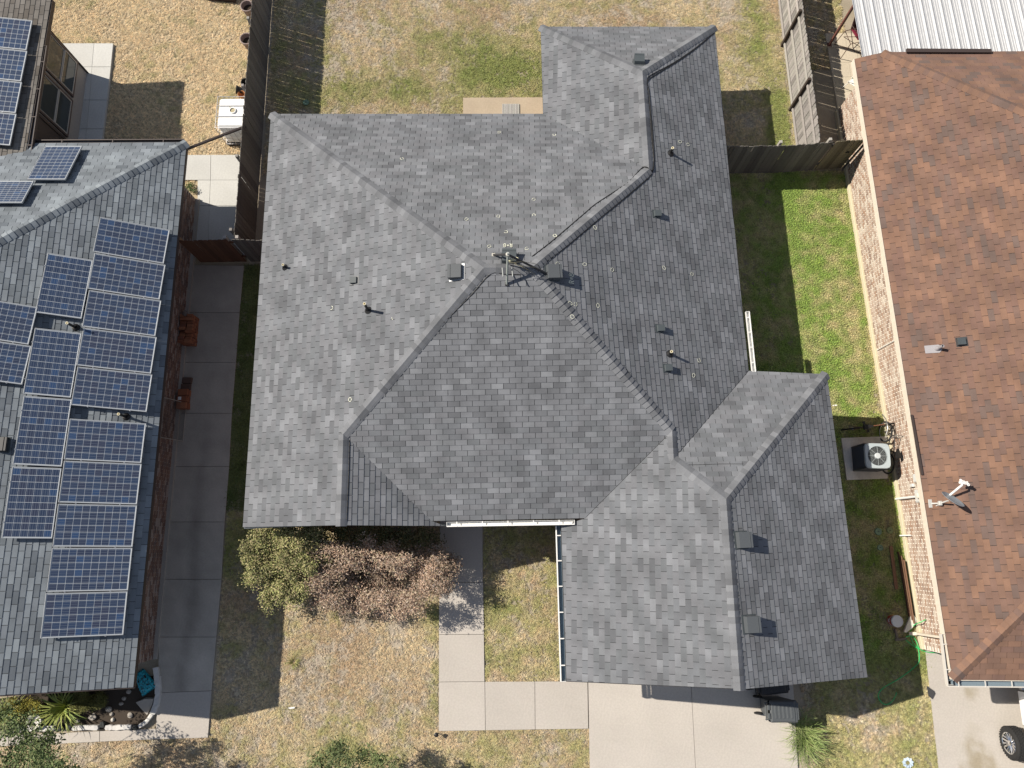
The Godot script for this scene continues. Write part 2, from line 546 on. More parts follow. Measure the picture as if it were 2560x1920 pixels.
func green_at(x: float, z: float) -> float:
	var g := 0.10
	g += 1.2 * blob(x, z, 0.1, -16.0, 1.7, 0.95) + 0.6 * blob(x, z, -1.6, -17.0, 1.5, 0.7) + 0.6 * blob(x, z, -3.4, -15.3, 2.0, 0.7) + 0.3 * blob(x, z, -5.8, -15.2, 1.4, 0.6)
	g += 0.15 * blob(x, z, 0.8, -17.4, 1.0, 0.6)
	g += 1.3 * blob(x, z, 9.05, -13.8, 0.45, 2.0) + 0.8 * blob(x, z, 8.6, -17.4, 0.6, 1.6) + 0.3 * blob(x, z, 7.2, -15.0, 0.5, 0.9)
	g += 0.82 * box_in(x, z, 7.0, 11.3, -12.2, -4.0) - 0.35 * blob(x, z, 7.4, -9.0, 1.0, 3.0) - 0.45 * blob(x, z, 10.75, -7.0, 0.35, 1.8)
	g += 0.75 * box_in(x, z, 8.6, 12.2, -4.0, 3.4) - 0.25 * blob(x, z, 10.2, 0.0, 0.9, 1.6)
	g += 0.50 * box_in(x, z, 8.4, 12.6, 3.2, 8.0) - 0.45 * blob(x, z, 9.9, 5.0, 0.8, 0.7)
	g += -0.12 * box_in(x, z, -7.4, -2.2, 1.6, 7.0) + 0.30 * blob(x, z, -4.6, 1.7, 2.2, 0.4) - 0.25 * blob(x, z, -3.6, 3.2, 1.4, 1.2) + 0.4 * blob(x, z, -2.3, 2.8, 0.25, 2.2)
	g += 0.30 * box_in(x, z, -1.1, 1.6, -0.8, 3.6) + 0.3 * blob(x, z, -0.9, 3.2, 0.25, 2.0)
	g += 0.16 * box_in(x, z, -7.0, 2.6, 4.2, 7.5) + 0.4 * blob(x, z, -5.0, 5.6, 1.5, 0.6)
	g += 0.50 * box_in(x, z, -8.7, -6.9, -9.0, 1.0)
	g += 0.22 * box_in(x, z, -8.3, -6.2, -18.5, -12.5)
	g -= 0.12 * box_in(x, z, -30.0, -8.4, -30.0, -9.0)
	g += n_mid.get_noise_2d(x * 1.3, z * 1.3) * 0.38 + n_fine.get_noise_2d(x * 1.3, z * 1.3) * 0.36 + n_slow.get_noise_2d(x * 4.0, z * 4.0) * 0.22 - 0.03
	return g

func bare_at(x: float, z: float) -> float:
	var b := n_mid.get_noise_2d(x * 0.9 + 90.0, z * 0.9) * 1.0 + n_fine.get_noise_2d(x * 1.4, z * 1.4 + 30.0) * 0.9 + 0.06
	b += 0.55 * blob(x, z, -5.6, -18.2, 1.4, 0.8) + 0.45 * blob(x, z, -6.2, -16.0, 0.8, 1.2) + 0.5 * blob(x, z, 7.8, -17.8, 0.9, 0.8)
	b += 0.35 * blob(x, z, -7.4, 3.0, 0.8, 1.6) + 0.3 * blob(x, z, -4.5, 3.4, 1.5, 0.8) + 0.5 * blob(x, z, 9.8, 4.6, 0.8, 0.6) + 0.4 * blob(x, z, 10.2, 0.0, 0.8, 1.5)
	b += 0.3 * blob(x, z, 7.9, -8.2, 0.8, 3.0)
	b -= 0.5 * box_in(x, z, 8.6, 11.3, -12.2, -4.0)
	return b

func grass_tone(x: float, z: float) -> Color:
	var g := clampf(green_at(x, z), 0.0, 1.0)
	var yard := box_in(x, z, -30.0, -8.35, -40.0, -9.2, 0.1)
	var straw := Color(0.66, 0.545, 0.325)
	var tan_ := Color(0.50, 0.375, 0.225)
	var dead := Color(0.55, 0.49, 0.40)
	var t := n_slow.get_noise_2d(x * 3.0, z * 3.0) * 0.9 + n_fine.get_noise_2d(x * 3.0 + 70.0, z * 3.0) * 0.5
	var dry := tan_.lerp(straw, clampf(0.5 + t, 0, 1))
	dry = dry.lerp(dead, clampf(bare_at(x, z) * 0.8, 0, 0.8))
	dry = dry.lerp(Color(0.80, 0.64, 0.38), yard * 0.7)
	var lush := box_in(x, z, 7.0, 12.2, -12.2, 3.0)
	var gr := Color(0.26, 0.29, 0.085).lerp(Color(0.215, 0.31, 0.06), lush)
	var mid := Color(0.42, 0.385, 0.17)
	var c := dry.lerp(mid, clampf(g * 2.0, 0, 1)).lerp(gr, clampf(g * 2.0 - 1.0, 0, 1))
	c = c * rng.randf_range(0.58, 1.42)
	var hue := rng.randf_range(-0.065, 0.065)
	return Color(c.r * (1.0 + hue), c.g, c.b * (1.0 - hue * 0.6 + 0.06))

func tuft(seed: int) -> ArrayMesh:
	var r := RandomNumberGenerator.new(); r.seed = seed
	var mb := MB.new()
	for i in 8:
		var a := r.randf() * TAU
		var d := Vector3(cos(a), 0, sin(a))
		var s := d.cross(Vector3.UP) * r.randf_range(0.0035, 0.0065)
		var b := Vector3(r.randf_range(-0.02, 0.02), 0, r.randf_range(-0.02, 0.02))
		var l := r.randf_range(0.035, 0.085)
		var h := r.randf_range(0.012, 0.042)
		var m := b + d * l * 0.5 + Vector3(0, h, 0)
		var e := b + d * l + Vector3(0, h * r.randf_range(0.4, 1.0), 0)
		mb.quad(b + s, b - s, m - s, m + s, Vector3.UP, W)
		mb.tri(m + s, m - s, e, Vector3.UP, W)
	return mb.mesh()

func lawn(called: String, label: String, rects: Array, per_m2: float, holes: Array, size := 1.0, tint := W):
	var xf := []
	var cs := []
	for r in rects:
		var n := int((r[1] - r[0]) * (r[3] - r[2]) * per_m2)
		for i in n:
			var x := rng.randf_range(r[0], r[1])
			var z := rng.randf_range(r[2], r[3])
			var no := false
			for h in holes:
				if x > h[0] and x < h[1] and z > h[2] and z < h[3]:
					no = true
					break
			if no: continue
			if rng.randf() < clampf(bare_at(x, z) * 0.8 + 0.08, 0.0, 0.72): continue
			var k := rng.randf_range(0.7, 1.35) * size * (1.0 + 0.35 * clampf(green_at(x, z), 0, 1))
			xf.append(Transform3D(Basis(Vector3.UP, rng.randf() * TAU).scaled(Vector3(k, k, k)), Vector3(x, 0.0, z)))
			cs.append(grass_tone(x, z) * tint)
	scatter(called, label, xf, cs, tuft(called.hash()), M.blade, self, "grass")

func scatter(called: String, label: String, xf: Array, cs: Array, mesh: Mesh, mat: Material, parent: Node, category := "") -> MultiMeshInstance3D:
	var mm := MultiMesh.new()
	mm.transform_format = MultiMesh.TRANSFORM_3D
	mm.use_colors = true
	mm.mesh = mesh
	mm.instance_count = xf.size()
	for i in xf.size():
		mm.set_instance_transform(i, xf[i])
		mm.set_instance_color(i, cs[i])
	var o := MultiMeshInstance3D.new()
	o.name = numbered(parent, called)
	o.multimesh = mm
	o.material_override = mat
	parent.add_child(o)
	if label: o.set_meta("label", label)
	if category and parent == self: o.set_meta("category", category)
	o.set_meta("kind", "stuff")
	return o

# a shrub or tree: stems to clumps of leaves spread unevenly through the crown
func plant(called: String, label: String, category: String, base: Vector3, clumps: Array, leaf: Vector2, per: int, tones: Array, stems: float, group := "", spread := 0.55, floor_y := 0.05):
	var t := thing(called, label, category, base, 0.0, group)
	var mb := MB.new()
	var xf := []
	var cs := []
	for c in clumps:
		var p: Vector3 = c[0] - base
		var r: float = c[1]
		var a := Vector3(rng.randf_range(-0.12, 0.12), 0, rng.randf_range(-0.12, 0.12))
		mb.tube([a, a.lerp(p, 0.4) + Vector3(rng.randf_range(-0.1, 0.1), 0.12, rng.randf_range(-0.1, 0.1)), p], stems, 5, W, stems * 0.3)
		var ck: float = rng.randf_range(0.75, 1.2)
		for i in per:
			var d := Vector3(rng.randfn(), rng.randfn(), rng.randfn())
			var q := p + d.normalized() * r * pow(rng.randf(), spread) * Vector3(1, 0.8, 1) * rng.randf_range(0.75, 1.2)
			if q.y + base.y < floor_y: q.y = floor_y - base.y + rng.randf() * 0.05
			var b := Basis.from_euler(Vector3(rng.randf_range(-0.9, 0.9), rng.randf() * TAU, rng.randf_range(-0.9, 0.9)))
			var k := rng.randf_range(0.6, 1.25)
			xf.append(Transform3D(b.scaled(Vector3(k, k, k)), q))
			var col: Color = tones[rng.randi() % tones.size()]
			cs.append(col * (ck * rng.randf_range(0.75, 1.2)))
	part("stem", mb.mesh(), M.bark, t)
	var lf := MB.new()
	lf.quad(Vector3(0, 0, -leaf.y * 0.5), Vector3(leaf.x * 0.5, 0.15 * leaf.x, 0), Vector3(0, 0, leaf.y * 0.5), Vector3(0, -0.1 * leaf.x, 0), Vector3.UP, W)
	lf.quad(Vector3(0, 0, -leaf.y * 0.5), Vector3(-leaf.x * 0.5, 0.15 * leaf.x, 0), Vector3(0, 0, leaf.y * 0.5), Vector3(0, -0.1 * leaf.x, 0), Vector3.UP, W)
	scatter("crown", "", xf, cs, lf.mesh(), M.leaf, t)
	return t

# plants of long narrow blades arching out of one root
func blades(called: String, label: String, category: String, at_: Vector3, n: int, length: float, width: float, rise: float, tones: Array, lean := Vector3.ZERO, stretch := 0.12, longer := 0.0):
	var t := thing(called, label, category, at_)
	var sets := []
	for i in tones.size(): sets.append(MB.new())
	for i in n:
		var a := rng.randf() * TAU
		var d := Vector3(cos(a), 0, sin(a))
		var l := length * rng.randf_range(0.55, 1.1)
		var h := rise * rng.randf_range(0.3, 1.25)
		var b := d * rng.randf() * stretch + Vector3(0, 0, rng.randfn() * 0.22 * longer)
		var p := [b, b + d * l * 0.35 + Vector3(0, h * 0.8, 0) + lean * 0.3, b + d * l * 0.72 + Vector3(0, h, 0) + lean * 0.7, b + d * l + Vector3(0, h * rng.randf_range(0.3, 1.0), 0) + lean]
		var s := d.cross(Vector3.UP) * width * 0.5
		var mb: MB = sets[rng.randi() % sets.size()]
		for k in 3:
			var w0 := 1.0 - k * 0.25
			var w1 := (1.0 - (k + 1) * 0.25) if k < 2 else 0.06
			mb.quad(p[k] - s * w0, p[k] + s * w0, p[k + 1] + s * w1, p[k + 1] - s * w1, Vector3.UP, W)
	for i in tones.size():
		var o := part("blades", sets[i].mesh(), surf(tones[i], 0.7), t)
		o.set_meta("kind", "stuff")
	return t

func rock_mb(seed: int, s: Vector3, rough := 0.25) -> MB:
	var f := FastNoiseLite.new(); f.seed = seed; f.frequency = 0.9
	var mb := MB.new()
	var rows := 6
	var cols := 9
	var p := []
	for j in rows + 1:
		var r := []
		var v := PI * j / rows
		for i in cols:
			var u := TAU * i / cols
			var d := Vector3(sin(v) * cos(u), cos(v), sin(v) * sin(u))
			r.append(d * s * 0.5 * (1.0 + f.get_noise_3dv(d * 1.6) * rough * 2.0))
		p.append(r)
	for j in rows:
		for i in cols:
			var l := (i + 1) % cols
			mb.quad(p[j][i], p[j][l], p[j + 1][l], p[j + 1][i], p[j][i] + p[j + 1][l], W)
	return mb

# rough-hewn block: a box whose corners and faces are pushed about
func block_mb(seed: int, s: Vector3) -> MB:
	var f := FastNoiseLite.new(); f.seed = seed; f.frequency = 3.0
	var mb := MB.new()
	var P := func(i, j, k):
		var q := Vector3((i / 3.0 - 0.5) * s.x, (j / 2.0 - 0.5) * s.y, (k / 2.0 - 0.5) * s.z)
		var corner := Vector3(abs(q.x) / (s.x * 0.5), abs(q.y) / (s.y * 0.5), abs(q.z) / (s.z * 0.5))
		var inw := 0.0
		if corner.x > 0.9 and corner.z > 0.9: inw = 0.05
		if corner.y > 0.9 and corner.z > 0.9: inw += 0.03
		return q * (1.0 - inw) + Vector3(f.get_noise_3d(q.x * 9, q.y * 9, q.z * 9), f.get_noise_3d(q.y * 9 + 5, q.z * 9, q.x * 9), f.get_noise_3d(q.z * 9, q.x * 9 + 9, q.y * 9)) * 0.022
	for i in 3:
		for k in 2:
			mb.quad(P.call(i, 2, k), P.call(i + 1, 2, k), P.call(i + 1, 2, k + 1), P.call(i, 2, k + 1), Vector3.UP, W)
		for j in 2:
			mb.quad(P.call(i, j, 0), P.call(i + 1, j, 0), P.call(i + 1, j + 1, 0), P.call(i, j + 1, 0), Vector3(0, 0, -1), W)
			mb.quad(P.call(i, j, 2), P.call(i + 1, j, 2), P.call(i + 1, j + 1, 2), P.call(i, j + 1, 2), Vector3(0, 0, 1), W)
	for k in 2:
		for j in 2:
			mb.quad(P.call(0, j, k), P.call(0, j + 1, k), P.call(0, j + 1, k + 1), P.call(0, j, k + 1), Vector3(-1, 0, 0), W)
			mb.quad(P.call(3, j, k), P.call(3, j + 1, k), P.call(3, j + 1, k + 1), P.call(3, j, k + 1), Vector3(1, 0, 0), W)
	return mb

# ---------------------------------------------------------------- things on the roofs
func box_vent(roof: Node, p: Vector3, nn: Vector3, size: Vector3, mat: Material, flash: Material, turn := 0.0):
	# hood whose top stays nearly level and whose mouth looks down the slope
	var d := Vector3(nn.x, 0, nn.z)
	d = (d - nn * d.dot(nn)).normalized()
	var bs := Basis(nn.cross(d), nn, d) * Basis(Vector3.UP, turn)
	var w := size.x * 0.5
	var l := size.z * 0.5
	var lo := size.y * 0.55
	var hi := size.y
	var mb := MB.new()
	var q := [Vector3(-w, lo, -l), Vector3(w, lo, -l), Vector3(w, hi, l * 0.85), Vector3(-w, hi, l * 0.85)]
	var b := [Vector3(-w, 0.006, -l), Vector3(w, 0.006, -l), Vector3(w, 0.006, l), Vector3(-w, 0.006, l)]
	mb.poly(q, Vector3.UP, W)
	for i in 4:
		var o := Vector3(b[i].x + b[(i + 1) % 4].x, 0, b[i].z + b[(i + 1) % 4].z)
		if i == 2:
			mb.quad(q[2], q[3], q[3] - Vector3(0, hi * 0.3, -0.012), q[2] - Vector3(0, hi * 0.3, -0.012), o, W)
			mb.quad(b[2] - Vector3(0, 0, l * 0.5), b[3] - Vector3(0, 0, l * 0.5), q[3] - Vector3(0, 0.01, l * 0.4), q[2] - Vector3(0, 0.01, l * 0.4), o, W * 0.3)
		else: mb.quad(b[i], b[(i + 1) % 4], q[(i + 1) % 4], q[i], o, W)
	for s in [-1, 1]:
		mb.box(at(Vector3(s * (w + 0.004), lo * 0.5, l * 0.2)), Vector3(0.006, lo * 0.8, l), W)
	var v := part("box_vent", mb.mesh(), mat, roof, Transform3D(bs, p + nn * 0.012))
	var m2 := MB.new()
	m2.box(at(Vector3(0, 0.004, -0.02)), Vector3(size.x + 0.07, 0.006, size.z + 0.07), W)
	part("flashing", m2.mesh(), flash, v)

func vent_pipe(roof: Node, p: Vector3, nn: Vector3, h: float, r := 0.035, collar := true):
	var mb := MB.new()
	mb.lathe([Vector2(r, -0.03), Vector2(r, h), Vector2(r * 0.8, h), Vector2(r * 0.8, h - 0.08)], Transform3D.IDENTITY, 12, W)
	var v := part("vent_pipe", mb.mesh(), M.black, roof, at(p))
	var m2 := MB.new()
	m2.lathe([Vector2(r * 0.79, h - 0.10), Vector2(r * 0.79, h + 0.004), Vector2(r * 1.06, h + 0.004), Vector2(r * 1.06, h - 0.03)], Transform3D.IDENTITY, 12, W)
	m2.lathe([Vector2(r * 0.8, h - 0.06), Vector2(0.0, h - 0.058)], Transform3D.IDENTITY, 12, W)
	part("rim", m2.mesh(), M.cream, v)
	var m3 := MB.new()
	var bs := Basis(nn.cross(Vector3(0, 0, 1)).normalized(), nn, Vector3(0, 0, 1))
	bs = bs.orthonormalized()
	m3.lathe([Vector2(r * 3.0, 0.012), Vector2(r * 2.6, 0.022), Vector2(r * 1.5, 0.05), Vector2(r * 1.02, 0.07)], Transform3D(bs, Vector3.ZERO), 14, W)
	if collar: part("boot", m3.mesh(), M.black, v)

# chalk strokes laid on a slope: centre, normal, u to the right of the writing, lines in metres
func chalk(roof: Node, p: Vector3, nn: Vector3, dir: Vector3, lines: Array, w := 0.013):
	var u := (dir - nn * dir.dot(nn)).normalized()
	var t := nn.cross(u)
	var mb := MB.new()
	for l in lines:
		for i in l.size() - 1:
			var a: Vector3 = p + u * l[i].x + t * l[i].y + nn * 0.019
			var b: Vector3 = p + u * l[i + 1].x + t * l[i + 1].y + nn * 0.019
			var x := (b - a).normalized()
			mb.box(Transform3D(Basis(x, nn, x.cross(nn)), (a + b) * 0.5), Vector3(a.distance_to(b) + w * 0.5, 0.002, w * rng.randf_range(0.75, 1.2)), W)
	part("chalk_mark", mb.mesh(), M.chalk, roof)

func ring(r: Vector2, c := Vector2.ZERO, from := 0.0, to := TAU, n := 10) -> Array:
	var o := []
	for i in n + 1:
		var a: float = lerp(from, to, float(i) / n)
		o.append(c + Vector2(cos(a) * r.x, sin(a) * r.y))
	return o

func chalk_r8(s: float) -> Array:
	# the letters R = 8, s tall, centred
	var o := []
	o.append([Vector2(-0.95 * s, -0.5 * s), Vector2(-0.95 * s, 0.5 * s), Vector2(-0.62 * s, 0.45 * s), Vector2(-0.50 * s, 0.22 * s), Vector2(-0.66 * s, 0.02 * s), Vector2(-0.93 * s, -0.02 * s)])
	o.append([Vector2(-0.75 * s, 0), Vector2(-0.48 * s, -0.5 * s)])
	o.append([Vector2(-0.22 * s, 0.13 * s), Vector2(0.18 * s, 0.13 * s)])
	o.append([Vector2(-0.22 * s, -0.13 * s), Vector2(0.18 * s, -0.13 * s)])
	o.append(ring(Vector2(0.22, 0.24) * s, Vector2(0.70, 0.25) * s))
	o.append(ring(Vector2(0.26, 0.26) * s, Vector2(0.70, -0.25) * s))
	return o

func cable(called: String, label: String, p: Array, r: float, mat: Material, group := "", steps := 5):
	var mb := MB.new()
	var q := []
	for e in curve(p, steps): q.append(e + Vector3(0, 0.012 if called.contains("cable") else 0.0, 0))
	mb.tube(q, r, 6, W)
	var o := part(called, mb.mesh(), mat, self)
	tag(o, label, "cable" if called.contains("cable") else "hose", group)
	return o

func solar_panel(label: String, c: Vector3, ux: Vector3, uz: Vector3, lx: float, lz: float, group: String):
	# ux along the long side, uz along the short side, both in the plane of the roof
	var x := ux.normalized()
	var y := uz.cross(ux).normalized()
	if y.y < 0: y = -y
	var bs := Basis(x, y, x.cross(y))
	var t := thing("solar_panel", label, "solar panel", Vector3.ZERO, 0.0, group)
	t.transform = Transform3D(bs, c)
	var fr := 0.020
	var mb := MB.new()
	for s in [-1, 1]:
		mb.box(at(Vector3(s * (lx - fr) * 0.5, 0, 0)), Vector3(fr, 0.045, lz), W, 0.004)
		mb.box(at(Vector3(0, 0, s * (lz - fr) * 0.5)), Vector3(lx - fr * 2, 0.0445, fr), W, 0.004)
	part("frame", mb.mesh(), M.silver, t)
	var m2 := MB.new()
	m2.box(at(Vector3(0, 0.006, 0)), Vector3(lx - fr * 2, 0.012, lz - fr * 2), W)
	part("backsheet", m2.mesh(), M.backsheet, t)
	var cw := (lx - fr * 2 - 0.03) / 10.0
	var ch := (lz - fr * 2 - 0.02) / 6.0
	var key := "cell%.3f%.3f" % [cw, ch]
	if not M.has(key):
		var p := PlaneMesh.new()
		p.size = Vector2(cw - 0.012, ch - 0.011)
		M[key] = p
	var base := rng.randi() % 7
	for i in 10:
		for j in 6:
			part("cell", M[key], M.cells[min((base + rng.randi() % 3) % 7 + (rng.randi() % 16) / 15 * 7, 7)], t, at(Vector3((i - 4.5) * cw, 0.0145, (j - 2.5) * ch)))
	var m3 := MB.new()
	for i in [-0.28, 0.28]:
		m3.box(at(Vector3(i * lx, -0.05, 0)), Vector3(0.04, 0.05, lz + 0.02), W)
		for s in [-1, 1]:
			m3.box(at(Vector3(i * lx, -0.10, s * lz * 0.3)), Vector3(0.05, 0.10, 0.06), W)
	part("rail", m3.mesh(), M.dark_metal, t)
	var m4 := MB.new()
	m4.box(at(Vector3.ZERO), Vector3(0.035, 0.012, 0.03), W, 0.003)
	for i in [-0.28, 0.28]: part("clamp", m4.mesh(), M.steel, t, at(Vector3(i * lx, 0.02, lz * 0.5 + 0.006)))
	return t

# ---------------------------------------------------------------- scene
func _ready():
	rng.seed = 20240817
	n_slow.seed = 3; n_slow.frequency = 0.10; n_slow.fractal_octaves = 3
	n_mid.seed = 11; n_mid.frequency = 0.55; n_mid.fractal_octaves = 3
	n_fine.seed = 29; n_fine.frequency = 1.6; n_fine.fractal_octaves = 2
	# camera
	var cam := Camera3D.new()
	cam.name = "camera"
	add_child(cam)
	var pitch := deg_to_rad(77.4726)
	var roll := deg_to_rad(-0.3324)
	var f := Vector3(0, -sin(pitch), -cos(pitch))
	var u := Vector3(0, cos(pitch), -sin(pitch))
	cam.transform = Transform3D(Basis(Vector3.RIGHT * cos(roll) + u * sin(roll), u * cos(roll) - Vector3.RIGHT * sin(roll), -f), EYE)
	cam.fov = 54.43
	cam.near = 0.1; cam.far = 400.0
	cam.current = true
	# sky, sun, exposure
	var env := Environment.new()
	env.background_mode = Environment.BG_SKY
	var sm := ProceduralSkyMaterial.new()
	sm.sky_top_color = Color(0.435, 0.475, 0.55)
	sm.sky_horizon_color = Color(0.72, 0.75, 0.78)
	sm.sky_curve = 0.12
	sm.ground_bottom_color = Color(0.25, 0.22, 0.18)
	sm.ground_horizon_color = Color(0.55, 0.58, 0.60)
	sm.sun_angle_max = 2.0
	sm.energy_multiplier = 0.85
	var sky := Sky.new()
	sky.sky_material = sm
	env.sky = sky
	env.tonemap_mode = Environment.TONE_MAPPER_LINEAR
	env.tonemap_exposure = 1.42
	env.sdfgi_enabled = true
	env.ssao_enabled = true
	env.ssil_enabled = true
	var we := WorldEnvironment.new()
	we.name = "environment"
	we.environment = env
	add_child(we)
	var sun := DirectionalLight3D.new()
	sun.name = "sun"
	sun.light_color = Color(1.0, 0.962, 0.905)
	sun.light_energy = 1.45
	sun.light_angular_distance = 0.5
	sun.shadow_enabled = true
	add_child(sun)
	sun.basis = Basis.looking_at(Vector3(1.085, -1.0, 0.36), Vector3.UP)

	materials()
	ground()
	paving()
	main_house()
	solar_house()
	brown_house()
	fences()
	yard_things()
	front_bed()
	greenery()

func materials():
	M.grit = tex_noise(5, 0.22, 0.80, 1.0, 512, 3)
	M.mottle = tex_noise(8, 0.03, 0.93, 1.0, 512, 6)
	M.grain = tex_noise(14, 0.05, 0.55, 1.0, 512, 4)
	M.soil = tex_noise(21, 0.06, 0.74, 1.0, 512, 5)
	M.weather = tex_weather(51)
	M.concrete = surf(W, 0.92, M.mottle, 0.9, true)
	M.blade = surf(W, 0.85, null, 1.0, true)
	M.leaf = surf(W, 0.7, null, 1.0, true)
	M.leaf.backlight_enabled = true
	M.leaf.backlight = Color(0.10, 0.12, 0.05)
	M.bark = surf(Color(0.10, 0.075, 0.055), 0.95, M.grain, 3.0)
	M.black = surf(Color(0.012, 0.012, 0.013), 0.55)
	M.rubber = surf(Color(0.022, 0.022, 0.023), 0.85, M.grit, 4.0)
	M.dark_metal = surf(Color(0.035, 0.035, 0.038), 0.6)
	M.vent = surf(Color(0.075, 0.09, 0.098), 0.55, M.mottle, 1.5)
	M.vent_light = surf(Color(0.088, 0.098, 0.108), 0.55, M.mottle, 1.5)
	M.cream = surf(Color(0.80, 0.74, 0.55), 0.7)
	M.silver = surf(Color(0.44, 0.46, 0.48), 0.45, null, 1.0, false, 0.2)
	M.steel = surf(Color(0.55, 0.56, 0.57), 0.35, null, 1.0, false, 0.9)
	M.white = surf(Color(0.80, 0.80, 0.78), 0.55)
	M.white_metal = surf(Color(0.50, 0.51, 0.525), 0.38, M.mottle, 0.3, false, 0.0)
	M.gutter_in = surf(Color(0.19, 0.25, 0.30), 0.7, M.mottle, 1.2)
	M.gutter_dark = surf(Color(0.09, 0.11, 0.13), 0.75, M.mottle, 1.2)
	M.brown_trim = surf(Color(0.055, 0.04, 0.036), 0.6)
	M.cream_trim = surf(Color(0.74, 0.66, 0.55), 0.7, M.mottle, 0.5)
	M.chalk = surf(Color(0.74, 0.75, 0.62), 0.95)
	M.backsheet = surf(Color(0.46, 0.50, 0.54), 0.4)
	M.roof_felt = surf(Color(0.026, 0.027, 0.029), 0.95)
	M.cells = []
	for i in 8:
		# blue polycrystalline silicon with thin collecting lines
		var base: Color = [Color(0.028, 0.045, 0.092), Color(0.024, 0.039, 0.082), Color(0.029, 0.050, 0.106), Color(0.027, 0.038, 0.076), Color(0.026, 0.042, 0.088), Color(0.025, 0.046, 0.100), Color(0.031, 0.039, 0.076), Color(0.026, 0.062, 0.15)][i]
		var im := Image.create(48, 48, false, Image.FORMAT_RGB8)
		var r := RandomNumberGenerator.new(); r.seed = 70 + i
		for y in 48:
			for x in 48:
				var k := 0.9 + 0.2 * r.randf()
				var c := Color(base.r * k, base.g * k, base.b * k)
				if y % 16 in [7, 8]: c = Color(0.14, 0.17, 0.22)
				elif y % 4 == 1: c = c.lerp(Color(0.2, 0.24, 0.32), 0.18)
				im.set_pixel(x, y, c.linear_to_srgb())
		im.generate_mipmaps()
		var m := StandardMaterial3D.new()
		m.albedo_texture = ImageTexture.create_from_image(im)
		m.roughness = 0.22
		M.cells.append(m)

func ground():
	var mb := MB.new()
	var xs := []
	var zs := []
	for i in [-90, -50, -30, -22]: xs.append(float(i))
	for i in 163: xs.append(-16.2 + i * 0.2)
	for i in [20, 26, 40, 90]: xs.append(float(i))
	for i in [-100, -60, -36, -26]: zs.append(float(i))
	for i in 141: zs.append(-20.0 + i * 0.2)
	for i in [10, 14, 22, 40, 90]: zs.append(float(i))
	for j in zs.size() - 1:
		for i in xs.size() - 1:
			var p := [Vector3(xs[i], 0, zs[j]), Vector3(xs[i + 1], 0, zs[j]), Vector3(xs[i + 1], 0, zs[j + 1]), Vector3(xs[i], 0, zs[j + 1])]
			for k in [0, 1, 2, 0, 2, 3]:
				mb.v.append(p[k]); mb.n.append(Vector3.UP); mb.uv.append(Vector2.ZERO)
				var q: Vector3 = p[k]
				var e := n_fine.get_noise_2d(q.x * 1.3, q.z * 1.3) * 0.16 + n_mid.get_noise_2d(q.x, q.z) * 0.14
				var soil := Color(0.50, 0.43, 0.335) * (1.0 + e * 1.5)
				var g := clampf(green_at(q.x, q.z), 0, 1)
				soil = soil.lerp(Color(0.27, 0.25, 0.12), g * 0.6)
				if q.x < -8.4 and q.z < -9.0: soil = soil.lerp(Color(0.62, 0.48, 0.28), 0.6)
				mb.c.append(soil)
	struct("ground", mb.mesh(), surf(W, 0.97, M.soil, 1.1, true), "dry tan and grey soil under the lawns")

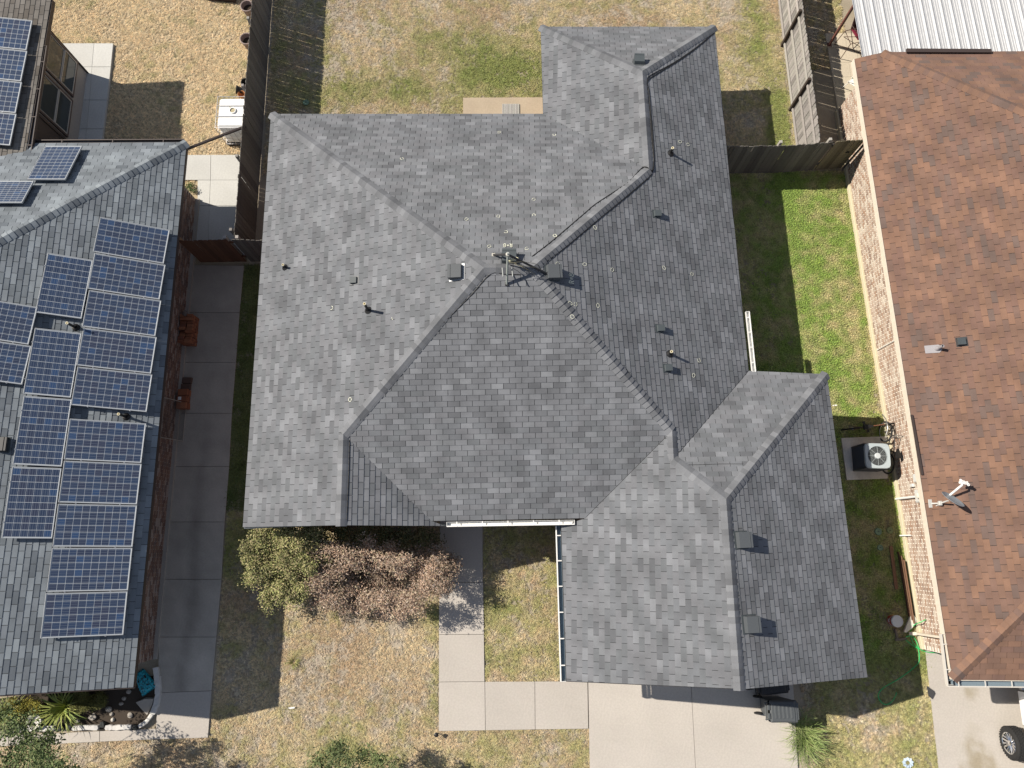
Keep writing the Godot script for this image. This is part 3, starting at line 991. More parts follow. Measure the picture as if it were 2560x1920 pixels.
func paving():
	OIL = [[12.95, 4.05, 0.14, 0.18, 0.55], [13.15, 4.0, 0.10, 0.08, 0.5], [12.98, 6.1, 0.55, 0.9, 0.75], [12.95, 5.2, 0.30, 0.42, 0.22]]
	var walk := Node3D.new()
	walk.name = "front_walkway"; add_child(walk)
	walk.set_meta("kind", "structure")
	walk.set_meta("label", "pale beige concrete walk of square slabs leading to the grey roofed house")
	var y := [1180, 1320, 1456, 1586, 1704, 1827]
	for q in [[Vector3(-2.172, 0.05, -2.315), Vector3(-0.912, 0.05, -2.308), Vector3(-0.891, 0.05, 0.926), Vector3(-2.17, 0.05, 0.919)], [Vector3(-2.17, 0.05, 0.919), Vector3(-0.879, 0.05, 0.926), Vector3(-0.852, 0.05, 2.381), Vector3(-2.159, 0.05, 2.374)], [Vector3(-2.159, 0.05, 2.374), Vector3(-0.852, 0.05, 2.381), Vector3(-0.832, 0.05, 3.666), Vector3(-2.139, 0.05, 3.669)], [Vector3(-2.139, 0.05, 3.669), Vector3(-0.826, 0.05, 3.666), Vector3(-0.806, 0.05, 4.96), Vector3(-2.119, 0.05, 4.974)], [Vector3(-0.826, 0.05, 3.666), Vector3(0.602, 0.05, 3.668), Vector3(0.597, 0.05, 4.946), Vector3(-0.806, 0.05, 4.96)], [Vector3(0.602, 0.05, 3.668), Vector3(2.109, 0.05, 3.671), Vector3(2.097, 0.05, 4.933), Vector3(0.597, 0.05, 4.946)]]:
		slab(walk, q, 0.05, conc)
	var drive := Node3D.new()
	drive.name = "driveway"; add_child(drive)
	drive.set_meta("kind", "structure")
	drive.set_meta("label", "wide pale concrete driveway below the grey garage roof")
	for q in [[Vector3(2.128, 0.05, 2.989), Vector3(5.059, 0.05, 3.006), Vector3(5.055, 0.05, 6.373), Vector3(2.101, 0.05, 6.357)], [Vector3(5.059, 0.05, 3.006), Vector3(7.989, 0.05, 3.022), Vector3(7.907, 0.05, 6.388), Vector3(5.055, 0.05, 6.373)]]:
		slab(drive, q, 0.05, conc)
	var side := Node3D.new()
	side.name = "side_path"; add_child(side)
	side.set_meta("kind", "structure")
	side.set_meta("label", "long shaded grey concrete strip beside the dark brick wall")
	var le := [Vector3(-10.314, 0, -9.023), Vector3(-10.352, 0, -7.414), Vector3(-10.332, 0, -5.786), Vector3(-10.335, 0, -4.169), Vector3(-10.282, 0, -2.525), Vector3(-10.273, 0, -0.873), Vector3(-10.247, 0, 0.784), Vector3(-10.244, 0, 2.401), Vector3(-10.143, 0, 3.913), Vector3(-10.081, 0, 5.141)]
	var ri := [Vector3(-8.606, 0, -8.985), Vector3(-8.632, 0, -7.404), Vector3(-8.625, 0, -5.776), Vector3(-8.629, 0, -4.159), Vector3(-8.59, 0, -2.516), Vector3(-8.596, 0, -0.864), Vector3(-8.561, 0, 0.794), Vector3(-8.585, 0, 2.41), Vector3(-8.606, 0, 3.868), Vector3(-8.606, 0, 5.107)]
	for i in le.size() - 1:
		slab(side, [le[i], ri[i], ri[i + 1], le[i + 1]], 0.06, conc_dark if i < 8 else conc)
	for q in [[Vector3(-11.68, 0.05, 4.922), Vector3(-10.084, 0.05, 4.868), Vector3(-10.057, 0.05, 5.14), Vector3(-11.649, 0.05, 5.194)], [Vector3(-13.462, 0.05, 4.996), Vector3(-11.68, 0.05, 4.922), Vector3(-11.649, 0.05, 5.194), Vector3(-13.426, 0.05, 5.267)], [Vector3(-15.144, 0.05, 5.05), Vector3(-13.462, 0.05, 4.996), Vector3(-13.426, 0.05, 5.267), Vector3(-15.103, 0.05, 5.321)]]:
		slab(side, q, 0.05, conc)
	var gate_path := Node3D.new()
	gate_path.name = "gate_path"; add_child(gate_path)
	gate_path.set_meta("kind", "structure")
	gate_path.set_meta("label", "pale grey concrete slabs between the dark board fence and the solar roof")
	for q in [[Vector3(-10.963, 0.06, -12.928), Vector3(-10.002, 0.06, -12.921), Vector3(-9.94, 0.06, -12.004), Vector3(-10.92, 0.06, -12.01)], [Vector3(-10.002, 0.06, -12.921), Vector3(-8.494, 0.06, -12.912), Vector3(-8.51, 0.06, -11.995), Vector3(-9.94, 0.06, -12.004)], [Vector3(-10.364, 0.06, -12.007), Vector3(-9.94, 0.06, -12.004), Vector3(-9.904, 0.06, -11.088), Vector3(-10.285, 0.06, -11.09)], [Vector3(-9.94, 0.06, -12.004), Vector3(-8.51, 0.06, -11.995), Vector3(-8.525, 0.06, -11.079), Vector3(-9.904, 0.06, -11.088)], [Vector3(-10.285, 0.06, -11.09), Vector3(-9.904, 0.06, -11.088), Vector3(-9.798, 0.06, -9.325), Vector3(-10.212, 0.06, -9.328)], [Vector3(-9.904, 0.06, -11.088), Vector3(-8.525, 0.06, -11.079), Vector3(-8.531, 0.06, -9.318), Vector3(-9.798, 0.06, -9.325)]]:
		slab(gate_path, q, 0.06, conc_grey)
	var st := Node3D.new()
	st.name = "sunroom_path"; add_child(st)
	st.set_meta("kind", "structure")
	st.set_meta("label", "light grey concrete apron below the sunroom windows")
	for q in [[Vector3(-15.542, 0.1, -17.171), Vector3(-14.367, 0.1, -17.164), Vector3(-14.329, 0.1, -16.241), Vector3(-15.426, 0.1, -16.249)], [Vector3(-14.367, 0.1, -17.164), Vector3(-13.703, 0.1, -17.159), Vector3(-13.684, 0.1, -16.237), Vector3(-14.329, 0.1, -16.241)], [Vector3(-15.289, 0.1, -16.248), Vector3(-14.329, 0.1, -16.241), Vector3(-14.262, 0.1, -14.968), Vector3(-15.13, 0.1, -14.974)], [Vector3(-14.329, 0.1, -16.241), Vector3(-13.684, 0.1, -16.237), Vector3(-13.665, 0.1, -14.964), Vector3(-14.262, 0.1, -14.968)], [Vector3(-15.13, 0.1, -14.974), Vector3(-14.262, 0.1, -14.968), Vector3(-14.229, 0.1, -13.886), Vector3(-14.995, 0.1, -13.89)], [Vector3(-14.262, 0.1, -14.968), Vector3(-13.665, 0.1, -14.964), Vector3(-13.665, 0.1, -13.882), Vector3(-14.229, 0.1, -13.886)], [Vector3(-14.995, 0.1, -13.89), Vector3(-14.229, 0.1, -13.886), Vector3(-14.253, 0.1, -12.736), Vector3(-14.852, 0.1, -12.74)], [Vector3(-14.229, 0.1, -13.886), Vector3(-13.665, 0.1, -13.882), Vector3(-13.668, 0.1, -12.732), Vector3(-14.253, 0.1, -12.736)]]:
		slab(st, q, 0.1, conc_grey)
	var back := Node3D.new()
	back.name = "back_step"; add_child(back)
	back.set_meta("kind", "structure")
	back.set_meta("label", "low tan concrete step against the back of the grey roofed house")
	slab(back, [Vector3(-1.61, 0.12, -14.964), Vector3(1.14, 0.12, -14.961), Vector3(1.147, 0.12, -13.656), Vector3(-1.599, 0.12, -13.673)], 0.12, func(x, z): return Color(0.50, 0.41, 0.30) * (1.0 + n_mid.get_noise_2d(x * 2.0, z * 2.0) * 0.1))
	var nd := Node3D.new()
	nd.name = "neighbour_driveway"; add_child(nd)
	nd.set_meta("kind", "structure")
	nd.set_meta("label", "pale concrete driveway with oil stains beside the brown roof")
	var nq := [Vector3(11.849, 0, 2.611), Vector3(16.38, 0, 2.636), Vector3(16.121, 0, 6.75), Vector3(11.822, 0, 6.728)]
	slab(nd, nq, 0.05, conc_oil)
	var pav := Node3D.new()
	pav.name = "paved_patio"; add_child(pav)
	pav.set_meta("kind", "structure")
	pav.set_meta("label", "cream stone paved patio between the rail fence and the white metal roof")
	var pc := [Vector3(10.923, 0, -17.42), Vector3(14.658, 0, -17.396), Vector3(14.371, 0, -14.092), Vector3(11.092, 0, -13.993)]
	for j in 6:
		for i in 6:
			var sh := 0.5 if j % 2 == 1 else 0.0
			var u0 := clampf((i - sh) / 5.5, 0, 1)
			var u1 := clampf((i + 1 - sh) / 5.5, 0, 1)
			if u1 - u0 < 0.02: continue
			var fn := func(a: float, b: float): return pc[0].lerp(pc[1], a).lerp(pc[3].lerp(pc[2], a), b)
			var k := rng.randf_range(0.88, 1.08)
			slab(pav, [fn.call(u0, j / 6.0), fn.call(u1, j / 6.0), fn.call(u1, (j + 1) / 6.0), fn.call(u0, (j + 1) / 6.0)], 0.06, func(_x, _z): return Color(0.60, 0.53, 0.42) * k, "paver", 0.004)

func roof_part(house: Node, faces: Array) -> MeshInstance3D:
	var mb := MB.new()
	for p in faces: deck(mb, p)
	return part("roof", mb.mesh(), M.roof_felt, house)

func main_house():
	var h := thing("grey_house", "house with large grey shingle hip roof in the middle of the picture", "house")
	var faces := {
		"L": [Vector3(-7.234, 2.43, -12.909), Vector3(-0.692, 5.002, -6.915), Vector3(-4.363, 3.55, -2.944), Vector3(-4.339, 3.556, -0.633), Vector3(-7.197, 2.43, -0.633)], "T": [Vector3(-7.234, 2.43, -12.909), Vector3(0.992, 2.404, -12.873), Vector3(3.893, 3.448, -10.437), Vector3(0.522, 4.995, -6.915), Vector3(-0.692, 5.002, -6.915)], "BL": [Vector3(0.964, 2.355, -15.936), Vector3(0.992, 2.404, -12.873), Vector3(3.893, 3.448, -10.437), Vector3(3.848, 3.392, -13.599)], "BT": [Vector3(0.964, 2.355, -15.936), Vector3(6.438, 2.21, -16.013), Vector3(3.848, 3.392, -13.599)],
		"R": [Vector3(6.438, 2.21, -16.013), Vector3(6.618, 2.399, -4.84), Vector3(4.135, 3.539, -2.239), Vector3(4.134, 3.522, -2.99), Vector3(0.522, 4.995, -6.915), Vector3(3.893, 3.448, -10.437), Vector3(3.848, 3.392, -13.599)], "S": [Vector3(-2.148, 2.729, -0.76), Vector3(-4.363, 3.55, -2.944), Vector3(-0.692, 5.002, -6.915), Vector3(0.522, 4.995, -6.915), Vector3(4.134, 3.522, -2.99), Vector3(1.898, 2.726, -0.81)], "G": [Vector3(-4.363, 3.55, -2.944), Vector3(-2.148, 2.729, -0.76), Vector3(-1.79, 2.595, -0.628), Vector3(-4.339, 3.556, -0.633)],
		"WL": [Vector3(1.898, 2.726, -0.81), Vector3(4.134, 3.537, -2.99), Vector3(4.135, 3.545, -2.239), Vector3(5.282, 3.984, -1.202), Vector3(5.304, 4.04, 3.225), Vector3(1.327, 2.557, 3.271), Vector3(1.276, 2.496, -0.624)], "WT": [Vector3(6.618, 2.399, -4.84), Vector3(8.757, 2.451, -4.727), Vector3(5.282, 3.984, -1.202), Vector3(4.135, 3.53, -2.239)], "WR": [Vector3(8.757, 2.451, -4.727), Vector3(9.02, 2.456, 3.225), Vector3(5.304, 4.04, 3.225), Vector3(5.282, 3.984, -1.202)]}
	var roof := roof_part(h, faces.values())
	var list := []
	for k in faces: shingles(faces[k], list, 0.145, 0.32, 0.32, 0.016 if k in ["R", "WL"] else 0.0)
	var tones := [Color(0.156, 0.164, 0.180), Color(0.176, 0.185, 0.202), Color(0.196, 0.205, 0.224), Color(0.208, 0.218, 0.238), Color(0.226, 0.236, 0.257), Color(0.254, 0.266, 0.288)]
	emit(roof, "shingle", "shingles", list, tones, M.weather, 0.2, 0.95)
	var nL := Vector3(-0.367, 0.93, 0.001)
	var nT := Vector3(0.005, 0.917, -0.399)
	var nR := Vector3(0.398, 0.917, -0.022)
	var nS := Vector3(0.005, 0.938, 0.347)
	var nG := Vector3(0.353, 0.936, -0.006)
	var nBL := Vector3(-0.329, 0.944, -0.012)
	var nBT := Vector3(0.018, 0.906, -0.424)
	var nWL := Vector3(-0.349, 0.937, -0.01)
	var nWT := Vector3(-0.001, 0.917, -0.4)
	var nWR := Vector3(0.392, 0.92, -0.014)
	var cl := []
	var A := Vector3(-7.234, 2.43, -12.909)
	var P1 := Vector3(-0.692, 5.002, -6.915)
	var P2 := Vector3(0.522, 4.995, -6.915)
	var Tt := Vector3(3.893, 3.448, -10.437)
	var U := Vector3(3.848, 3.392, -13.599)
	var BTL := Vector3(0.964, 2.355, -15.936)
	var BTR := Vector3(6.438, 2.21, -16.013)
	var Q := Vector3(-4.363, 3.55, -2.944)
	var QB := Vector3(-4.339, 3.556, -0.633)
	var R := Vector3(4.134, 3.522, -2.99)
	var S := Vector3(4.135, 3.53, -2.239)
	var Wp := Vector3(5.282, 3.984, -1.202)
	var WTR := Vector3(8.757, 2.451, -4.727)
	var WB := Vector3(5.304, 4.04, 3.225)
	caps(A, P1, nL, nT, cl); caps(P1, Q, nL, nS, cl); caps(P1, P2, nT, nS, cl); caps(P2, Tt, nT, nR, cl); caps(P2, R, nS, nR, cl)
	caps(Tt, U, nBL, nR, cl); caps(U, BTL, nBL, nBT, cl); caps(U, BTR, nBT, nR, cl)
	caps(Q, QB, nL, nG, cl); caps(R, S, nWL, nR, cl); caps(S, Wp, nWL, nWT, cl); caps(Wp, WTR, nWT, nWR, cl); caps(Wp, WB, nWL, nWR, cl)
	emit(roof, "ridge_cap", "ridge_caps", cl, tones, M.weather, 0.2, 0.95)
	# walls under the eaves
	var mb := MB.new()
	for r in [[-6.75, 6.15, -12.35, -1.25], [-6.75, -2.55, -1.25, -1.0], [1.5, 5.85, -15.35, -12.3], [1.9, 8.55, -4.3, 2.80]]:
		mb.box(at(Vector3((r[0] + r[1]) * 0.5, 1.2, (r[2] + r[3]) * 0.5)), Vector3(r[1] - r[0], 2.4, r[3] - r[2]), W)
	part("wall", mb.mesh(), surf(Color(0.20, 0.13, 0.10), 0.95, M.grit, 1.0), h)
	var door := part("garage_door", MB.new().mesh() if false else garage_door(), M.white, h, at(Vector3(4.6, 1.1, 2.82)))
	door.set_meta("label", "white panelled garage door under the eave")
	# bargeboards and gutters
	var dz := Vector3(0, -0.19, -0.025)
	for e in [[Vector3(-7.167, 2.5, -0.588), Vector3(-4.339, 3.556, -0.633)], [Vector3(-4.339, 3.556, -0.633), Vector3(-1.79, 2.595, -0.628)], [[Vector3(1.327, 2.557, 3.271)][0], WB], [WB, Vector3(9.02, 2.417, 3.225)]]:
		var m2 := MB.new()
		bar(m2, e[0] + dz, e[1] + dz, 0.03, 0.14)
		part("bargeboard", m2.mesh(), M.gutter_dark, h)
	gutter(h, Vector3(-1.742, 2.66, -0.667), Vector3(1.627, 2.66, -0.705), Vector3(0, 0, -1), M.white, M.white, 5)
	gutter(h, Vector3(1.222, 2.34, -0.629), Vector3(1.274, 2.36, 3.293), Vector3(1, 0, 0), M.white, M.gutter_in, 6, 0.15)
	gutter(h, Vector3(6.71, 2.38, -6.576), Vector3(6.759, 2.38, -4.819), Vector3(-1, 0, 0), M.white, M.white, 4, 0.10)
	# vents
	vent_pipe(roof, Vector3(-6.415, 2.747, -7.855), nL, 0.22, 0.032)
	vent_pipe(roof, Vector3(-3.802, 3.775, -6.23), nL, 0.55, 0.036)
	vent_pipe(roof, Vector3(4.605, 3.122, -11.127), nR, 0.32, 0.036)
	vent_pipe(roof, Vector3(4.205, 3.441, -5.073), nR, 0.26, 0.036)
	box_vent(roof, Vector3(-4.245, 3.601, -7.128), nL, Vector3(0.17, 0.10, 0.19), M.vent, M.vent_light)
	box_vent(roof, Vector3(-1.402, 4.722, -6.909), nL, Vector3(0.36, 0.20, 0.36), M.vent_light, M.silver)
	box_vent(roof, Vector3(-0.053, 4.87, -7.21), nT, Vector3(0.36, 0.22, 0.36), M.vent, M.vent_light)
	box_vent(roof, Vector3(3.812, 3.168, -14.078), nBT, Vector3(0.29, 0.20, 0.30), M.vent, M.vent_light)
	box_vent(roof, Vector3(4.051, 3.411, -9.103), nR, Vector3(0.17, 0.12, 0.19), M.vent, M.vent)
	box_vent(roof, Vector3(3.954, 3.534, -5.747), nR, Vector3(0.17, 0.12, 0.19), M.vent, M.vent)
	box_vent(roof, Vector3(4.11, 3.492, -4.667), nR, Vector3(0.17, 0.12, 0.19), M.vent, M.vent)
	var bv := Vector3(1.044, 4.77, -6.854)
	box_vent(roof, bv, nR, Vector3(0.36, 0.24, 0.36), M.vent_light, M.vent)
	box_vent(roof, Vector3(5.641, 3.846, -0.207), nWR, Vector3(0.38, 0.24, 0.34), M.vent_light, M.vent)
	box_vent(roof, Vector3(5.688, 3.855, 1.777), nWR, Vector3(0.38, 0.24, 0.34), M.vent_light, M.vent)
	# inspector's chalk: rings on the hits, and the count on two slopes
	var rings_t := [Vector3(-0.335, 2.774, -12.037), Vector3(1.288, 2.82, -11.913), Vector3(-3.105, 3.277, -10.912), Vector3(0.616, 3.965, -9.286), Vector3(0.611, 4.215, -8.711), Vector3(-0.337, 4.237, -8.67), Vector3(-1.183, 4.283, -8.574), Vector3(-0.138, 4.476, -8.118), Vector3(1.137, 4.529, -7.982), Vector3(-0.567, 4.693, -7.625), Vector3(0.397, 4.722, -7.545), Vector3(1.144, 4.531, -7.977)]
	for i in rings_t.size():
		var a := rng.randf() * TAU
		chalk(roof, rings_t[i], nT, Vector3(cos(a), 0, sin(a)), [ring(Vector2(0.052, 0.042), Vector2.ZERO, 0.2, 2.4, 6), ring(Vector2(0.052, 0.042), Vector2.ZERO, 3.2, 5.6, 6)] if i % 3 != 1 else [ring(Vector2(0.05, 0.042), Vector2.ZERO, 0.4, 5.2)])
	var rings_r := [Vector3(4.928, 2.971, -11.583), Vector3(5.185, 2.86, -11.556), Vector3(2.225, 4.222, -8.345), Vector3(1.175, 4.707, -7.138), Vector3(1.904, 4.388, -7.245), Vector3(2.661, 4.06, -7.217), Vector3(4.176, 3.395, -7.524), Vector3(5.028, 3.026, -7.482), Vector3(1.486, 4.596, -6.114), Vector3(1.625, 4.536, -6.108), Vector3(2.226, 4.274, -6.155), Vector3(5.063, 3.071, -4.984), Vector3(4.868, 3.166, -4.546)]
	for i in rings_r.size():
		var a := rng.randf() * TAU
		chalk(roof, rings_r[i], nR, Vector3(cos(a), 0, sin(a)), [ring(Vector2(0.06, 0.042), Vector2.ZERO, 0.0, 6.0)] if i % 2 == 0 else [ring(Vector2(0.055, 0.042), Vector2.ZERO, 0.5, 2.8, 6), ring(Vector2(0.055, 0.042), Vector2.ZERO, 3.6, 5.9, 6)])
	chalk(roof, Vector3(1.526, 4.587, -5.766) + nS * 0.05, (nR + nS).normalized(), Vector3(1, 0, 0.6), [ring(Vector2(0.055, 0.045), Vector2.ZERO, 0.0, 5.8)])
	chalk(roof, Vector3(-4.217, 3.608, -3.85), nL, Vector3(0, 0, 1), [ring(Vector2(0.055, 0.045), Vector2.ZERO, 0.0, 6.0)])
	chalk(roof, Vector3(-4.891, 3.346, -6.445), nL, Vector3(1, 0, 0), [ring(Vector2(0.055, 0.05), Vector2.ZERO, -1.8, 1.4, 6)])
	chalk(roof, Vector3(-3.079, 4.059, -5.924), nL, Vector3(1, 0, 0), [ring(Vector2(0.04, 0.05), Vector2.ZERO, 2.8, 4.4, 5)])
	chalk(roof, Vector3(-0.088, 4.677, -7.656), nT, Vector3(-1, 0, 0), chalk_r8(0.115), 0.018)
	chalk(roof, Vector3(1.531, 4.56, -6.795), nR, Vector3(0, 0, -1), chalk_r8(0.135), 0.018)

func garage_door() -> ArrayMesh:
	var mb := MB.new()
	mb.box(at(Vector3.ZERO), Vector3(4.8, 2.1, 0.05), W, 0.005)
	for i in 4:
		for j in 8:
			mb.box(at(Vector3((j - 3.5) * 0.59, (i - 1.5) * 0.51, 0.028)), Vector3(0.46, 0.36, 0.012), W, 0.004)
	return mb.mesh()

func solar_house():
	var h := thing("solar_house", "house with weathered grey roof carrying blue solar panels on the left", "house")
	var fr := [Vector3(-9.591, 2.68, -11.825), Vector3(-9.591, 2.68, 3.322), Vector3(-12.33, 3.693, 3.322), Vector3(-12.95, 3.923, -0.8), Vector3(-16.2, 5.125, -3.4), Vector3(-16.2, 5.125, -5.712)]
	var ft := [Vector3(-9.591, 2.68, -11.825), Vector3(-16.2, 5.125, -5.712), Vector3(-24, 5.125, -5.712), Vector3(-24, 2.68, -11.825)]
	var fb := [fr[3], fr[2], fr[2] + Vector3(-3.4, -1.26, 0), fr[3] + Vector3(-3.2, -1.20, 0)]
	var sr := [Vector3(-14.15, 2.8, -16.679), Vector3(-14.231, 2.81, -11.13), Vector3(-21, 3.622, -11.13), Vector3(-21, 3.622, -16.679)]
	var roof := roof_part(h, [fr, ft, fb])
	var list := []
	shingles(fr, list, 0.145, 0.32, 0.25)
	shingles(ft, list, 0.145, 0.32, 0.25)
	var tones := [Color(0.152, 0.176, 0.202), Color(0.182, 0.209, 0.238), Color(0.208, 0.238, 0.270), Color(0.228, 0.260, 0.293), Color(0.256, 0.292, 0.327), Color(0.290, 0.328, 0.362)]
	emit(roof, "shingle", "shingles", list, tones, M.weather, 0.2, 0.95)
	var nr := upn(fr)
	var nt := upn(ft)
	var cl := []
	caps(fr[0], fr[5], nt, nr, cl, 0.15, 0.16, 0.022)
	emit(roof, "ridge_cap", "ridge_caps", cl, tones, M.weather, 0.2, 0.95)
	# the sunroom with its own low roof
	var sunroof := part("sunroom_roof", flat_roof(sr), M.roof_felt, h)
	var l2 := []
	shingles(sr, l2, 0.145, 0.32, 0.2)
	emit(sunroof, "shingle", "shingles", l2, [Color(0.13, 0.115, 0.10), Color(0.155, 0.14, 0.125), Color(0.18, 0.165, 0.15), Color(0.20, 0.185, 0.17), Color(0.225, 0.21, 0.19), Color(0.25, 0.235, 0.215)], M.weather, 0.2, 0.95)
	# brick wall along the side path
	var tones_b := [Color(0.21, 0.132, 0.105), Color(0.27, 0.165, 0.128), Color(0.32, 0.20, 0.155), Color(0.38, 0.26, 0.21), Color(0.23, 0.172, 0.155), Color(0.46, 0.375, 0.33)]
	brick_wall(h, Vector3(-10.33, 0, 3.0), Vector3(-10.33, 0, -11.3), 2.55, Vector3(1, 0, 0), tones_b, Color(0.46, 0.41, 0.365), 0.12, 0.016)
	var mb := MB.new()
	mb.box(at(Vector3(-16.5, 1.25, -4.2)), Vector3(11.9, 2.5, 14.0), W)
	mb.box(at(Vector3(-16.5, 1.25, 2.88)), Vector3(12.2, 2.5, 0.22), W)
	part("wall", mb.mesh(), surf(Color(0.16, 0.10, 0.08), 0.95, M.grit, 1.0), h)
	var m1 := MB.new()
	bar(m1, Vector3(-10.28, 0.06, 3.0), Vector3(-10.28, 0.06, -11.3), 0.12, 0.16)
	part("foundation", m1.mesh(), surf(Color(0.42, 0.39, 0.35), 0.95, M.mottle, 1.0), h)
	var m2 := MB.new()
	bar(m2, fr[0] + Vector3(-0.01, -0.08, 0), fr[1] + Vector3(-0.01, -0.08, 0), 0.025, 0.12)
	bar(m2, fr[1] + Vector3(0, -0.10, 0.02), fr[2] + Vector3(0, -0.10, 0.02), 0.025, 0.17)
	bar(m2, fr[0] + Vector3(0, -0.10, -0.02), Vector3(-14.4, fr[0].y - 0.10, fr[0].z - 0.02), 0.025, 0.17)
	bar(m2, sr[0] + Vector3(0.02, -0.09, 0), sr[1] + Vector3(0.02, -0.09, 0), 0.025, 0.16)
	part("fascia", m2.mesh(), M.brown_trim, h)
	gutter(h, fr[0] + Vector3(-0.1, -0.06, -0.07), Vector3(-14.2, fr[0].y - 0.06, fr[0].z - 0.07), Vector3(0, 0, 1), M.brown_trim, M.gutter_dark, 3)
	gutter(h, sr[1] + Vector3(0.09, -0.05, -0.2), sr[1] + Vector3(0.09, -0.05, -3.9), Vector3(-1, 0, 0), M.brown_trim, M.gutter_in, 4, 0.14)
	# sunroom wall and its two sliding windows
	var m3 := MB.new()
	m3.box(at(Vector3(-14.57, 1.25, -13.9)), Vector3(0.2, 2.5, 4.2), W)
	m3.box(at(Vector3(-17.0, 1.25, -15.92)), Vector3(5.0, 2.5, 0.16), W)
	part("sunroom_wall", m3.mesh(), surf(Color(0.36, 0.335, 0.315), 0.9, M.mottle, 0.8), h)
	var glass := surf(Color(0.035, 0.045, 0.05), 0.04)
	for z in [[-15.98, -14.66], [-14.55, -13.20]]:
		sun_window(h, z[0], z[1], 0.70, 2.28, glass)
	# darker door between the windows and the main roof
	var m5 := MB.new()
	for e in [[-13.12, -13.02], [-12.06, -11.96]]:
		m5.box(at(Vector3(-14.44, 1.3, (e[0] + e[1]) * 0.5)), Vector3(0.08, 2.2, 0.1), W, 0.006)
	m5.box(at(Vector3(-14.44, 2.36, -12.54)), Vector3(0.08, 0.1, 1.16), W, 0.006)
	m5.box(at(Vector3(-14.45, 1.2, -12.54)), Vector3(0.05, 2.2, 0.96), W * 0.6, 0.006)
	part("door", m5.mesh(), M.brown_trim, h)
	var m6 := MB.new()
	bar(m6, Vector3(-14.45, 1.3, -16.0), Vector3(-14.45, 1.3, -15.99), 0.1, 2.4)
	part("corner_board", m6.mesh(), M.brown_trim, h)
	# vents between the panels
	vent_pipe(roof, Vector3(-11.704, 3.462, -5.896), nr, 0.42, 0.034)
	vent_pipe(roof, Vector3(-10.353, 2.962, -3.546), nr, 0.42, 0.034)
	box_vent(roof, Vector3(-12.922, 3.912, -2.673), nr, Vector3(0.34, 0.24, 0.32), M.dark_metal, M.vent)
	# solar panels: two columns of five by the eave, a middle column upright, two beyond, two on the back slope, four on the sunroom
	var g := "solar panels on the weathered grey roof"
	var ord := ["first", "second", "third", "fourth", "fifth"]
	var groups := [[[Vector3(-11.416, 3.515, -9.085), Vector3(-9.749, 2.899, -8.96), Vector3(-9.82, 2.925, -3.659), Vector3(-11.513, 3.551, -3.738)], 5, "landscape solar panel by the eave, %s from the top of the upper run of five"], [[Vector3(-11.512, 3.551, -3.41), Vector3(-9.826, 2.927, -3.372), Vector3(-9.85, 2.936, 2.055), Vector3(-11.559, 3.568, 2.065)], 5, "landscape solar panel by the eave, %s from the top of the lower run of five"]]
	for gr in groups:
		panel_run(gr[0], gr[1], gr[2], ord, g, true)
	panel_run([Vector3(-12.478, 3.908, -7.875), Vector3(-11.467, 3.534, -7.808), Vector3(-11.491, 3.543, -6.079), Vector3(-12.509, 3.92, -6.14)], 1, "upright solar panel above the vent pipe, at the head of the middle column", ord, g, false)
	panel_run([Vector3(-12.517, 3.923, -5.773), Vector3(-11.502, 3.547, -5.725), Vector3(-11.569, 3.572, -0.318), Vector3(-12.591, 3.95, -0.319)], 3, "upright solar panel below the vent pipe, %s from the top of the middle column", ord, g, false)
	panel_run([Vector3(-14.004, 4.473, -6.472), Vector3(-12.535, 3.929, -6.332), Vector3(-12.569, 3.942, -4.201), Vector3(-14.023, 4.48, -4.327)], 2, "solar panel cut by the left picture edge beside the middle column, %s of two", ord, g, true)
	panel_run([Vector3(-13.525, 2.934, -11.59), Vector3(-12.442, 2.938, -11.581), Vector3(-12.568, 3.49, -10.199), Vector3(-13.65, 3.487, -10.208)], 1, "upright solar panel on the back slope near the sunroom gutter", ord, g, false)
	panel_run([Vector3(-14.426, 3.497, -10.183), Vector3(-13.334, 3.5, -10.174), Vector3(-13.418, 3.836, -9.335), Vector3(-14.538, 3.833, -9.343)], 1, "solar panel on the back slope cut by the left picture edge, lower of two", ord, g, false)
	panel_run([Vector3(-16.153, 3.18, -15.838), Vector3(-14.498, 2.982, -15.772), Vector3(-14.559, 2.989, -11.556), Vector3(-16.197, 3.186, -11.631)], 4, "solar panel on the sunroom roof, %s from the top", ord, g, true)

func flat_roof(p: Array) -> ArrayMesh:
	var mb := MB.new()
	deck(mb, p, 0.14)
	return mb.mesh()

func panel_run(c: Array, n: int, label: String, ord: Array, g: String, wide: bool):
	# corners: top left, top right, bottom right, bottom left
	for i in n:
		var t0 := (i + 0.008) / n
		var t1 := (i + 0.984) / n
		var a: Vector3 = c[0].lerp(c[3], t0)
		var b: Vector3 = c[1].lerp(c[2], t0)
		var d: Vector3 = c[1].lerp(c[2], t1)
		var e: Vector3 = c[0].lerp(c[3], t1)
		var ux := ((b - a) + (d - e)) * 0.5
		var uz := ((e - a) + (d - b)) * 0.5
		uz -= ux.normalized() * uz.dot(ux.normalized())
		var l := (label % ord[i]) if label.contains("%s") else label
		if wide: solar_panel(l, (a + b + d + e) * 0.25, ux, uz, ux.length(), uz.length(), g)
		else: solar_panel(l, (a + b + d + e) * 0.25, uz, -ux, uz.length(), ux.length(), g)

